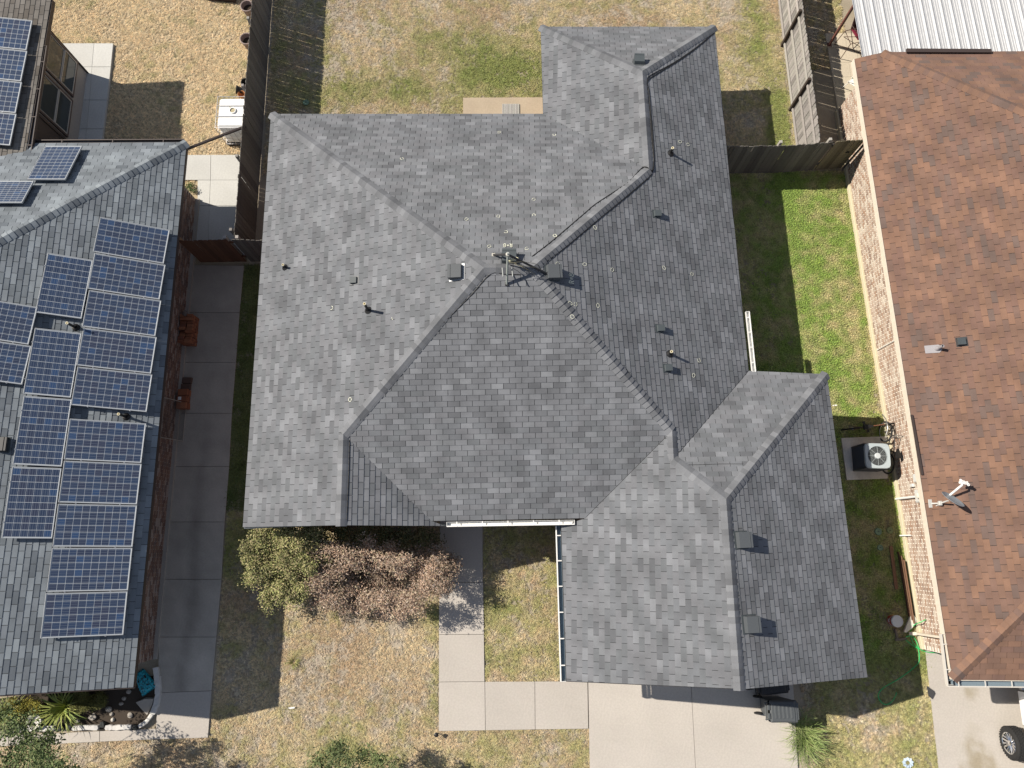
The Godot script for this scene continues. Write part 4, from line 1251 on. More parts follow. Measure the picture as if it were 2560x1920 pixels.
func sun_window(h: Node, z0: float, z1: float, y0: float, y1: float, glass: Material):
	var x := -14.46
	var mb := MB.new()
	var fw := 0.075
	for z in [z0 + fw * 0.5, z1 - fw * 0.5]: mb.box(at(Vector3(x, (y0 + y1) * 0.5, z)), Vector3(0.10, y1 - y0, fw), W, 0.006)
	for y in [y0 + fw * 0.5, y1 - fw * 0.5]: mb.box(at(Vector3(x, y, (z0 + z1) * 0.5)), Vector3(0.099, fw, z1 - z0 - fw * 2), W, 0.006)
	var w := part("window", mb.mesh(), surf(Color(0.085, 0.06, 0.055), 0.55), h)
	var ym := lerpf(y0, y1, 0.47)
	for s in [[ym, y1 - fw, 0.012], [y0 + fw, ym, 0.034]]:
		var m2 := MB.new()
		var t := 0.035
		var xx: float = x + s[2]
		for z in [z0 + fw + t * 0.5, z1 - fw - t * 0.5]: m2.box(at(Vector3(xx, (s[0] + s[1]) * 0.5, z)), Vector3(0.03, s[1] - s[0], t), W, 0.003)
		for y in [s[0] + t * 0.5, s[1] - t * 0.5]: m2.box(at(Vector3(xx, y, (z0 + z1) * 0.5)), Vector3(0.0295, t, z1 - z0 - fw * 2 - t * 2), W, 0.003)
		part("sash", m2.mesh(), surf(Color(0.42, 0.40, 0.37), 0.5), w)
		var m3 := MB.new()
		m3.box(at(Vector3(xx - 0.004, (s[0] + s[1]) * 0.5, (z0 + z1) * 0.5)), Vector3(0.006, s[1] - s[0] - t, z1 - z0 - fw * 2 - t), W)
		part("pane", m3.mesh(), glass, w)

func brown_house():
	var h := thing("brown_house", "house with reddish brown shingle roof and whitewashed brick wall on the right", "house")
	var fl := [Vector3(10.59, 2.45, -14.67), Vector3(11.2, 2.45, 3.29), Vector3(14.898, 3.789, -0.488), Vector3(18.284, 5.071, -8.763), Vector3(11.333, 2.71, -14.703)]
	var RB := Vector3(11.2, 2.45, 3.29)
	var RC := Vector3(11.333, 2.71, -14.703)
	var RD := Vector3(18.284, 5.071, -8.763)
	var RE := Vector3(14.898, 3.789, -0.488)
	var fs := [RB, RB + Vector3(14, 0, 0.2), RE + Vector3(10.3, 0, 0.2), RE]
	var ft := [RC, RD, RD + Vector3(8, 0, 0), Vector3(RD.x + 8, RC.y, RC.z)]
	var roof := roof_part(h, [fl, fs, ft])
	var list := []
	for q in [fl, fs, ft]: shingles(q, list, 0.15, 0.33, 0.6)
	var tones := [Color(0.188, 0.130, 0.110), Color(0.214, 0.135, 0.108), Color(0.232, 0.140, 0.106), Color(0.244, 0.146, 0.106), Color(0.264, 0.155, 0.108), Color(0.290, 0.168, 0.114)]
	emit(roof, "shingle", "shingles", list, tones, M.weather, 0.2, 0.95)
	var cl := []
	caps(RC, RD, upn(fl), upn(ft), cl, 0.15, 0.16, 0.022); caps(RB, RE, upn(fl), upn(fs), cl, 0.15, 0.16, 0.022)
	emit(roof, "ridge_cap", "ridge_caps", cl, tones, M.weather, 0.2, 0.95)
	var a := Vector3(11.02, 0, -14.4)
	var b := Vector3(11.76, 0, 2.85)
	var out := Vector3(-1, 0, 0.04).normalized()
	var tb := [Color(0.32, 0.225, 0.18), Color(0.42, 0.315, 0.25), Color(0.47, 0.36, 0.285), Color(0.55, 0.45, 0.37), Color(0.62, 0.55, 0.47), Color(0.40, 0.265, 0.19), Color(0.50, 0.405, 0.335)]
	brick_wall(h, a, b, 2.42, out, tb, Color(0.80, 0.75, 0.67), 0.18, 0.029)
	var mb := MB.new()
	mb.box(at(Vector3(18.2, 1.2, -6.0)), Vector3(12.6, 2.4, 16.0), W)
	mb.box(at(Vector3(18.2, 1.2, 2.72)), Vector3(12.7, 2.4, 0.22), W)
	part("wall", mb.mesh(), surf(Color(0.45, 0.36, 0.29), 0.95, M.grit, 1.0), h)
	var m1 := MB.new()
	bar(m1, a + Vector3(0.02, 0.09, 0), b + Vector3(0.02, 0.09, 0), 0.16, 0.18, W, 0.01)
	part("foundation", m1.mesh(), surf(Color(0.64, 0.58, 0.42), 0.95, M.mottle, 1.0), h)
	var m2 := MB.new()
	var RA := Vector3(10.59, 2.45, -14.67)
	bar(m2, RA + Vector3(-0.02, -0.10, 0), RB + Vector3(-0.02, -0.10, 0), 0.03, 0.18)
	bar(m2, RA + Vector3(0.2, -0.2, 0), RB + Vector3(0.2, -0.2, 0), 0.4, 0.015)
	bar(m2, RB + Vector3(0, -0.10, 0.02), RB + Vector3(14, -0.10, 0.22), 0.03, 0.18)
	part("fascia", m2.mesh(), M.cream_trim, h)
	var gt := surf(Color(0.60, 0.57, 0.52), 0.5)
	gutter(h, RB + Vector3(-0.07, -0.05, -1.1), RB + Vector3(-0.07, -0.05, 0.13), Vector3(1, 0, 0), gt, M.gutter_in, 2, 0.15)
	gutter(h, RB + Vector3(-0.13, -0.05, 0.10), RB + Vector3(8, -0.05, 0.22), Vector3(0, 0, -1), gt, M.gutter_in, 12, 0.15)
	var m3 := MB.new()
	bar(m3, Vector3(10.961, 2.5, -3.557), Vector3(11.047, 2.5, -1.914), 0.05, 0.05)
	part("drip_edge", m3.mesh(), M.brown_trim, h)
	var m4 := MB.new()
	bar(m4, Vector3(12.003, 2.8, -14.688), Vector3(14.567, 2.8, -14.657), 0.12, 0.06)
	part("ledge", m4.mesh(), M.brown_trim, h)
	# downspout: straight run with a kick at the foot
	var m5 := MB.new()
	bar(m5, Vector3(11.62, 0.12, 2.42), Vector3(11.62, 2.1, 2.36), 0.09, 0.065, W, 0.006, Vector3.FORWARD)
	bar(m5, Vector3(11.62, 2.08, 2.36), Vector3(11.20, 2.34, 2.33), 0.09, 0.065, W, 0.006)
	bar(m5, Vector3(11.62, 0.14, 2.42), Vector3(11.42, 0.08, 2.42), 0.09, 0.065, W, 0.006)
	part("downspout", m5.mesh(), M.cream_trim, h)
	# boxes on the wall
	var wx := func(z: float): return lerpf(11.02, 11.76, (z + 14.4) / 17.25)
	for s in [[-1.93, 1.45, 0.24, 0.32, 0.12, "breaker_box"], [-1.42, 1.55, 0.36, 0.50, 0.16, "meter_box"], [-1.75, 1.05, 0.10, 0.16, 0.07, "phone_box"], [-0.86, 1.5, 0.10, 0.14, 0.08, "lamp_box"]]:
		var m6 := MB.new()
		m6.box(at(Vector3.ZERO), Vector3(s[4], s[3], s[2]), W, 0.012)
		m6.box(at(Vector3(-s[4] * 0.5 - 0.004, -0.01, 0)), Vector3(0.012, s[3] * 0.86, s[2] * 0.86), W, 0.004)
		var bx := part(s[5], m6.mesh(), surf(Color(0.62, 0.63, 0.61), 0.5), h, at(Vector3(wx.call(s[0]) - s[4] * 0.5, s[1], s[0])))
		if s[5] == "meter_box":
			var m7 := MB.new()
			m7.lathe([Vector2(0.085, 0), Vector2(0.085, 0.03), Vector2(0.075, 0.09), Vector2(0.06, 0.105), Vector2(0.0, 0.11)], Transform3D(Basis(Vector3(0, 1, 0), Vector3(-1, 0, 0), Vector3(0, 0, 1)), Vector3(-0.08, 0.05, 0)), 18, W)
			part("meter", m7.mesh(), surf(Color(0.72, 0.71, 0.62), 0.2), bx)
	for e in [[Vector3(wx.call(-1.42) - 0.06, 0.02, -1.43), Vector3(wx.call(-1.42) - 0.06, 1.32, -1.42), 0.035], [Vector3(wx.call(-0.35) - 0.13, 0.05, -0.35), Vector3(wx.call(-0.35) - 0.03, 0.50, -0.35), 0.022], [Vector3(wx.call(-6.0) - 0.02, 0.25, -6.0), Vector3(wx.call(-6.0) - 0.02, 2.3, -6.0), 0.013]]:
		var m8 := MB.new()
		m8.tube([e[0], e[1]], e[2], 10, W)
		part("conduit", m8.mesh(), M.white, h)
	var m9 := MB.new()
	m9.box(at(Vector3(wx.call(-5.6) - 0.02, 1.5, -5.55)), Vector3(0.05, 0.28, 0.16), W, 0.01)
	part("wall_vent", m9.mesh(), surf(Color(0.50, 0.46, 0.42), 0.7), h)
	# vents on the brown slope
	var n := upn(fl)
	box_vent(roof, Vector3(12.315, 2.945, -5.496), n, Vector3(0.19, 0.13, 0.22), M.vent, M.dark_metal)
	var lead := surf(Color(0.34, 0.33, 0.35), 0.6, M.mottle, 2.0)
	var m10 := MB.new()
	var p := Vector3(11.75, 2.745, -5.361)
	m10.lathe([Vector2(0.075, 0.0), Vector2(0.06, 0.06), Vector2(0.042, 0.12), Vector2(0.042, 0.30), Vector2(0.03, 0.30), Vector2(0.03, 0.2)], Transform3D.IDENTITY, 12, W)
	var vp := part("vent_pipe", m10.mesh(), lead, roof, at(p))
	var d := Vector3(n.x, 0, n.z)
	d = (d - n * d.dot(n)).normalized()
	var m11 := MB.new()
	m11.prism(PackedVector2Array([Vector2(-0.30, -0.10), Vector2(0.05, -0.12), Vector2(0.12, -0.05), Vector2(0.12, 0.05), Vector2(0.05, 0.11), Vector2(-0.30, 0.12)]), Transform3D(Basis(-d, n.cross(-d), n), Vector3(0, 0.0, 0)), 0.014, 0.022, W)
	part("flashing", m11.mesh(), lead, vp)
	# porch roof of ribbed white metal behind the brown roof
	var po := thing("porch_roof", "white ribbed metal porch roof at the upper right corner", "roof")
	var e0 := Vector3(10.718, 2.42, -16.792)
	var e1 := Vector3(10.822, 2.42, -14.711)
	var dn := (e1 - e0).normalized()
	var o := e0 - dn * 2.6
	var len := e0.distance_to(e1) + 3.3
	var sx := Vector3(0, 1, 0).cross(dn)
	if sx.x < 0: sx = -sx
	for k in 8:
		var ms := MB.new()
		var prof := []
		for r in 3:
			var b0 := k * 0.92 + r * 0.3067
			for e in [[0.0, 0.040], [0.022, 0.040], [0.055, 0.0], [0.125, 0.0], [0.135, 0.010], [0.143, 0.010], [0.153, 0.0], [0.200, 0.0], [0.210, 0.010], [0.218, 0.010], [0.228, 0.0], [0.265, 0.0], [0.304, 0.0395]]: prof.append(Vector2(b0 + e[0], e[1] + (0.0015 if k % 2 else 0.0)))
		for i in prof.size() - 1:
			var q0: Vector3 = o + sx * prof[i].x + Vector3(0, prof[i].y, 0)
			var q1: Vector3 = o + sx * prof[i + 1].x + Vector3(0, prof[i + 1].y, 0)
			ms.quad(q0, q1, q1 + dn * len, q0 + dn * len, Vector3.UP, W)
			ms.quad(q0 - Vector3(0, 0.002, 0), q1 - Vector3(0, 0.002, 0), q1 + dn * len - Vector3(0, 0.002, 0), q0 + dn * len - Vector3(0, 0.002, 0), Vector3.DOWN, W)
		part("roof_sheet", ms.mesh(), M.white_metal, po)
	var mp := MB.new()
	for k in 3: bar(mp, o + dn * (0.3 + k * 2.2) + sx * 0.1 + Vector3(0, -0.07, 0), o + dn * (0.3 + k * 2.2) + sx * 7.2 + Vector3(0, -0.07, 0), 0.06, 0.12)
	part("rafter", mp.mesh(), surf(Color(0.16, 0.065, 0.05), 0.6), po)
	for q in [[Vector3(11.025, 0.05, -16.97), 2.33], [Vector3(11.122, 0.05, -14.037), 2.33]]:
		var mq := MB.new()
		mq.box(at(Vector3(0, q[1] * 0.5, 0)), Vector3(0.075, q[1], 0.075), W, 0.006)
		mq.box(at(Vector3(0, 0.01, 0)), Vector3(0.15, 0.02, 0.15), W, 0.003)
		part("post", mq.mesh(), surf(Color(0.17, 0.07, 0.055), 0.6), po, at(q[0]))

func fences():
	var dark := woods(Color(0.235, 0.215, 0.20), 0.25, 6)
	var grey := woods(Color(0.50, 0.465, 0.44), 0.25, 6)
	var gatec := woods(Color(0.25, 0.215, 0.15), 0.3, 5)
	var redc := woods(Color(0.20, 0.092, 0.052), 0.2, 5)
	var pine := woods(Color(0.64, 0.59, 0.55), 0.10, 3)
	var f := thing("board_fence", "long dark weathered board fence between the straw yard and the grey house", "fence")
	boards(f, Vector3(-8.33, 0, -9.25), Vector3(-8.36, 0, -20.0), 1.76, dark)
	for i in 3:
		var mb := MB.new()
		bar(mb, Vector3(-8.39, 0.3 + i * 0.6, -9.3), Vector3(-8.41, 0.3 + i * 0.6, -20.0), 0.04, 0.09, W, 0.004)
		part("rail", mb.mesh(), grey[i], f)
	var pm := MB.new()
	pm.box(at(Vector3(0, 0.86, 0)), Vector3(0.09, 1.72, 0.09), W, 0.006)
	for i in 5: part("post", pm.mesh(), grey[i], f, at(Vector3(-8.47, 0, -9.5 - i * 2.45)))
	# short return with the red gate
	var f2 := thing("grey_fence_panel", "short grey board fence joining the red gate to the grey roof", "fence")
	boards(f2, Vector3(-8.42, 0, -9.15), Vector3(-7.1, 0, -9.10), 1.76, dark)
	var g := thing("red_gate", "reddish brown board gate across the shaded side path", "gate")
	boards(g, Vector3(-10.02, 0, -9.13), Vector3(-8.44, 0, -9.15), 1.72, redc)
	for y in [0.35, 1.45]:
		var mb := MB.new()
		bar(mb, Vector3(-10.0, y, -9.18), Vector3(-8.46, y, -9.20), 0.04, 0.09, W, 0.004)
		part("rail", mb.mesh(), redc[1], g)
	for x in [-10.05, -8.62, -8.25]:
		var mb := MB.new()
		mb.box(at(Vector3(x, 0.88, -9.24)), Vector3(0.10, 1.76, 0.10), W, 0.006)
		part("post", mb.mesh(), pine[0] if x != -10.05 else surf(Color(0.45, 0.26, 0.14), 0.8), g if x < -8.5 else f2)
	# pale fence seen from its rail side
	var f3 := thing("rail_fence", "pale grey board fence seen from its rail side at the upper right", "fence")
	boards(f3, Vector3(9.58, 0, -12.30), Vector3(9.40, 0, -20.0), 1.76, grey)
	var sec := [[-12.35, -14.42], [-14.54, -16.92], [-17.02, -19.6]]
	for s in sec:
		for y in [0.20, 0.86, 1.50]:
			var mb := MB.new()
			var xa: float = lerpf(9.58, 9.40, (s[0] + 12.3) / -7.7) - 0.05
			var xb: float = lerpf(9.58, 9.40, (s[1] + 12.3) / -7.7) - 0.05
			bar(mb, Vector3(xa, y, s[0]), Vector3(xb, y, s[1]), 0.045, 0.085, W, 0.005)
			part("rail", mb.mesh(), pine[rng.randi() % 3], f3)
	for z in [-14.48, -16.97]:
		var mb := MB.new()
		mb.box(at(Vector3(lerpf(9.58, 9.40, (z + 12.3) / -7.7) - 0.07, 0.88, z)), Vector3(0.09, 1.76, 0.09), W, 0.006)
		part("post", mb.mesh(), surf(Color(0.085, 0.06, 0.045), 0.9, M.grain, 3.0), f3)
	# dark cross fence with a mossy gate at its right end
	var f4 := thing("dark_cross_fence", "dark board fence running from the grey roof towards the brown roof", "fence")
	boards(f4, Vector3(6.35, 0, -12.14), Vector3(8.9, 0, -12.17), 1.72, dark)
	boards(f4, Vector3(8.84, 0, -12.17), Vector3(10.15, 0, -12.28), 1.74, dark)
	for y in [0.3, 1.45]:
		var mb := MB.new()
		bar(mb, Vector3(6.4, y, -12.20), Vector3(8.9, y, -12.23), 0.045, 0.09, W, 0.004)
		bar(mb, Vector3(8.9, y, -12.23), Vector3(10.15, y, -12.34), 0.045, 0.09, W, 0.004)
		part("rail", mb.mesh(), dark[2], f4)
	for x in [8.36, 9.9]:
		var mb := MB.new()
		mb.box(at(Vector3(x, 0.9, -12.27 - (0.08 if x > 9 else 0.0))), Vector3(0.09, 1.80, 0.09), W, 0.006)
		part("post", mb.mesh(), pine[1], f4)
	var g2 := thing("mossy_gate", "mossy board gate between the dark fence and the whitewashed wall", "gate")
	boards(g2, Vector3(10.08, 0, -12.275), Vector3(11.0, 0, -12.33), 1.76, gatec)
	var mb2 := MB.new()
	mb2.box(at(Vector3(10.72, 1.1, -12.285)), Vector3(0.10, 0.05, 0.03), W, 0.004)
	mb2.tube([Vector3(10.68, 1.1, -12.27), Vector3(10.72, 1.14, -12.24), Vector3(10.76, 1.1, -12.27)], 0.008, 6, W)
	part("latch", mb2.mesh(), M.black, g2)
	var mb3 := MB.new()
	bar(mb3, Vector3(11.0, 0.9, -12.27), Vector3(11.01, 0.9, -12.27), 0.09, 1.75)
	part("post", mb3.mesh(), dark[1], g2)

func yard_things():
	antenna()
	# black cable lying along the ridges
	cable("black_cable", "black cable along the upper right hip, looping round the ridge to the far corner", [Vector3(0.528, 4.834, -7.286), Vector3(0.972, 4.647, -7.712), Vector3(1.387, 4.454, -8.151), Vector3(2.022, 4.154, -8.833), Vector3(2.302, 4.025, -9.127), Vector3(2.95, 3.787, -9.669), Vector3(3.279, 3.657, -9.963), Vector3(3.684, 3.427, -10.487), Vector3(3.822, 3.422, -10.501) + Vector3(0, 0.06, 0), Vector3(3.99, 3.406, -10.422) + Vector3(0, 0.03, 0), Vector3(4.06, 3.367, -10.791), Vector3(4.038, 3.364, -11.294), Vector3(4.031, 3.349, -12.066), Vector3(3.99, 3.351, -12.71), Vector3(4.001, 3.331, -13.377), Vector3(4.192, 3.242, -13.622), Vector3(4.847, 2.944, -14.178), Vector3(5.417, 2.684, -14.72), Vector3(6.01, 2.412, -15.34), Vector3(6.394, 2.235, -15.771)], 0.016, M.black, "", 4)
	cable("black_cable", "black cable hugging the shaded side of the upper right hip and ridge", [Vector3(0.747, 4.895, -7.023), Vector3(1.148, 4.712, -7.387), Vector3(1.585, 4.512, -7.821), Vector3(2.381, 4.147, -8.65), Vector3(3.1, 3.818, -9.378), Vector3(3.726, 3.53, -10.026), Vector3(3.988, 3.408, -10.372), Vector3(4.072, 3.361, -10.794), Vector3(4.071, 3.347, -11.431), Vector3(4.056, 3.338, -12.073), Vector3(4.03, 3.327, -12.986), Vector3(4.011, 3.327, -13.34), Vector3(4.431, 3.135, -13.763), Vector3(5.127, 2.817, -14.404), Vector3(5.709, 2.551, -14.998), Vector3(6.256, 2.298, -15.623)], 0.018, M.black, "", 4)
	cable("black_cable", "thin black cable down the lower left hip to the small gable ridge", [Vector3(0.217, 4.94, -6.762), Vector3(-0.165, 4.946, -6.773), Vector3(-0.528, 4.949, -6.774), Vector3(-0.997, 4.778, -6.307), Vector3(-1.614, 4.572, -5.742), Vector3(-2.235, 4.368, -5.183), Vector3(-2.864, 4.134, -4.541), Vector3(-3.393, 3.936, -4), Vector3(-3.767, 3.779, -3.572), Vector3(-3.976, 3.643, -3.199), Vector3(-4.185, 3.483, -2.943), Vector3(-4.214, 3.496, -2.701), Vector3(-4.204, 3.497, -1.977), Vector3(-4.204, 3.501, -1.264), Vector3(-4.203, 3.504, -0.763)], 0.014, M.black, "", 4)
	cable("black_cable", "thin black cable beside the lower right hip, ending across the garage back slope", [Vector3(2.887, 4.024, -4.608), Vector3(3.408, 3.815, -3.911), Vector3(3.94, 3.597, -3.37), Vector3(4.203, 3.491, -3.008), Vector3(4.26, 3.475, -2.654), Vector3(4.294, 3.469, -2.291), Vector3(4.332, 3.581, -2.123), Vector3(4.697, 3.592, -2.099), Vector3(5.314, 3.585, -2.117), Vector3(5.907, 3.587, -2.113)], 0.006, M.black, "", 4)
	# downspout from the solar roof's corner over to the tank
	var mb := MB.new()
	bar(mb, Vector3(-9.691, 2.45, -11.746), Vector3(-8.329, 1.55, -13.046), 0.075, 0.06, W, 0.006)
	var ds := part("downspout_arm", mb.mesh(), M.brown_trim, self)
	tag(ds, "brown downspout reaching from the roof corner across to the white tank", "downspout")
	water_tank()
	# planters along the dark fence
	for q in [[Vector3(-9.064, 0.42, -18.364), "round clay planter at the top of the dark fence with a twiggy plant"], [Vector3(-8.986, 0.42, -17.073), "empty round clay planter beside the dark fence"]]:
		var t := thing("round_planter", q[1], "planter", Vector3(q[0].x, 0, q[0].z), 0.0, "round planters along the dark fence")
		var m := MB.new()
		m.lathe([Vector2(0.17, 0.0), Vector2(0.205, 0.30), Vector2(0.225, 0.36), Vector2(0.232, 0.42), Vector2(0.215, 0.43), Vector2(0.195, 0.42), Vector2(0.185, 0.30), Vector2(0.17, 0.24)], Transform3D.IDENTITY, 22, W)
		part("pot", m.mesh(), surf(Color(0.33, 0.26, 0.245), 0.8, M.mottle, 2.0), t)
		var m2 := MB.new()
		m2.lathe([Vector2(0.19, 0.25), Vector2(0.0, 0.27)], Transform3D.IDENTITY, 16, W)
		part("soil", m2.mesh(), surf(Color(0.06, 0.042, 0.03), 1.0, M.soil, 3.0), t)
	for q in [[Vector3(-9.05, 0.25, -15.259), 0.14, "orange clay pot lying by the dark fence", true], [Vector3(-9.082, 0.2, -15.08), 0.13, "orange clay pot beside the white tank", false], [Vector3(-8.97, 0.3, -15.513), 0.15, "small dark pot against the dark fence", false]]:
		var t := thing("clay_pot", q[2], "pot", Vector3(q[0].x, 0, q[0].z), 0.0, "small pots by the white tank")
		var m := MB.new()
		var bs := Basis.from_euler(Vector3(0, 0, 1.2)) if q[3] else Basis.IDENTITY
		m.lathe([Vector2(q[1] * 0.62, 0), Vector2(q[1] * 0.9, q[1] * 1.5), Vector2(q[1], q[1] * 1.5), Vector2(q[1], q[1] * 1.8), Vector2(q[1] * 0.88, q[1] * 1.8), Vector2(q[1] * 0.6, q[1] * 0.2), Vector2(0, q[1] * 0.2)], Transform3D(bs, Vector3(0, 0.12 if q[3] else 0.0, 0)), 18, W)
		part("pot", m.mesh(), surf(Color(0.50, 0.24, 0.10) if not q[2].contains("dark") else Color(0.03, 0.03, 0.03), 0.8), t)
	# slatted crate at the top edge
	var cr := thing("slatted_crate", "wooden slatted lid cut by the top edge beside the clay planter", "crate", Vector3(-10.128, 0, -19.172), -0.12)
	var slm := MB.new()
	slm.box(at(Vector3.ZERO), Vector3(0.022, 0.015, 0.62), W, 0.003)
	var crm := woods(Color(0.42, 0.27, 0.13), 0.2, 3)
	for i in 24: part("slat", slm.mesh(), crm[i % 3], cr, at(Vector3((i - 11.5) * 0.045, 0.30, 0)))
	var cb := MB.new()
	for s in [-1, 1]:
		cb.box(at(Vector3(0, 0.14, s * 0.30)), Vector3(1.10, 0.28, 0.02), W, 0.004)
		cb.box(at(Vector3(s * 0.54, 0.14, 0)), Vector3(0.02, 0.28, 0.58), W, 0.004)
	part("side", cb.mesh(), surf(Color(0.05, 0.035, 0.025), 0.9), cr)
	brick_stacks()
	screen_frame()
	# board on the back step, round lids in the grass
	var st := thing("step_board", "grey white slatted mat lying on the tan back step", "mat", Vector3(0.013, 0.12, -14.47))
	var sl := MB.new()
	sl.box(at(Vector3.ZERO), Vector3(0.048, 0.02, 0.46), W, 0.003)
	var wt := woods(Color(0.66, 0.64, 0.61), 0.08, 3)
	for i in 11: part("slat", sl.mesh(), wt[i % 3], st, at(Vector3((i - 5) * 0.053, 0.022 + 0.002 * (i % 2), 0)))
	for q in [[Vector3(-6.931, 0.06, -14.856), "round green lid in the shaded grass near the dark fence", 0.11], [Vector3(10.865, 0.06, -0.47), "round green lid left of the pair near the whitewashed wall", 0.105], [Vector3(11.219, 0.06, -0.503), "olive round lid right of the pair against the whitewashed wall", 0.10], [Vector3(10.871, 0.06, -0.005), "round green lid below the pair, half under grass", 0.09]]:
		var t := thing("valve_lid", q[1], "lid", q[0], 0.0, "round green valve lids in the grass")
		var m := MB.new()
		m.lathe([Vector2(q[2], -0.02), Vector2(q[2], 0.008), Vector2(q[2] * 0.9, 0.018), Vector2(q[2] * 0.88, 0.012), Vector2(q[2] * 0.3, 0.014), Vector2(0, 0.014)], Transform3D.IDENTITY, 20, W)
		part("cover", m.mesh(), surf(Color(0.20, 0.30, 0.20) if not q[1].contains("olive") else Color(0.25, 0.30, 0.14), 0.8, M.mottle, 2.0), t)
		var m2 := MB.new()
		m2.box(at(Vector3(0, 0.018, 0)), Vector3(0.05, 0.008, 0.02), W, 0.002)
		part("grip", m2.mesh(), M.dark_metal, t)
	bins()
	air_conditioner()
	bicycle("black bicycle leaning on the whitewashed wall with its wheel beside the cooling unit", Vector3(11.22, 0, -2.95), PI * 0.5 - 0.04, 0.16, Color(0.05, 0.045, 0.045))
	bicycle("second bicycle, its handlebar pointing across the grass above the cooling unit", Vector3(10.78, 0, -3.62), 0.12, 0.10, Color(0.16, 0.07, 0.04))
	wall_foot()
	patio_things()
	truck()
	# bits lying about
	var sc := MB.new()
	sc.box(Transform3D(Basis(Vector3.UP, 0.1), Vector3(0, 0.03, 0)), Vector3(0.14, 0.03, 0.04), W, 0.006)
	tag(part("white_stake", sc.mesh(), M.white, self, at(Vector3(9.967, 0, -4.3))), "white stake lying in the green grass beside the garage hip corner", "stake")
	var s2 := MB.new()
	s2.quad(Vector3(-0.10, 0.05, 0.01), Vector3(0.11, 0.07, -0.03), Vector3(0.10, 0.06, 0.02), Vector3(-0.02, 0.06, 0.03), Vector3.UP, W)
	s2.quad(Vector3(-0.10, 0.045, 0.01), Vector3(0.11, 0.065, -0.03), Vector3(0.10, 0.055, 0.02), Vector3(-0.02, 0.055, 0.03), Vector3.DOWN, W)
	tag(part("paper_scrap", s2.mesh(), M.white, self, at(Vector3(-6.317, 0, 4.329))), "white paper scrap on the dry front lawn below the shrubs", "litter")
	var s3 := MB.new()
	for i in 9:
		var a := i * 0.7
		s3.quad(Vector3(cos(a), 0.5, sin(a)) * 0.05, Vector3(cos(a + 0.9), 0.7, sin(a + 0.9)) * 0.10, Vector3(cos(a + 0.6) * 0.17, 0.04, sin(a + 0.6) * 0.15), Vector3(cos(a - 0.2) * 0.14, 0.03, sin(a - 0.2) * 0.13), Vector3.UP, W)
	tag(part("crumpled_cloth", s3.mesh(), surf(Color(0.55, 0.66, 0.76), 0.9), self, at(Vector3(10.984, 0.02, 5.86))), "crumpled pale blue cloth on the lawn by the neighbour's driveway", "cloth")
	var s4 := MB.new()
	s4.poly([Vector3(-0.10, 0.09, -0.16), Vector3(0.10, 0.08, -0.02), Vector3(0.12, 0.08, 0.05), Vector3(0.02, 0.08, 0.20), Vector3(-0.08, 0.09, 0.10)], Vector3.UP, W)
	s4.poly([Vector3(-0.10, 0.08, -0.16), Vector3(0.10, 0.07, -0.02), Vector3(0.12, 0.07, 0.05), Vector3(0.02, 0.07, 0.20), Vector3(-0.08, 0.08, 0.10)], Vector3.DOWN, W)
	tag(part("dark_mat", s4.mesh(), surf(Color(0.07, 0.07, 0.075), 0.9, M.grit, 2.0), self, at(Vector3(11.846, 0, 4.001))), "dark grey rag at the edge of the neighbour's driveway", "rag")
	var s5 := thing("path_light", "small black path light at the corner of the front walk", "lamp", Vector3(-2.168, 0, 5.026))
	var m5 := MB.new()
	m5.lathe([Vector2(0.012, 0), Vector2(0.012, 0.2), Vector2(0.05, 0.22), Vector2(0.065, 0.24), Vector2(0.02, 0.27), Vector2(0, 0.27)], Transform3D.IDENTITY, 12, W)
	part("stake", m5.mesh(), M.black, s5)

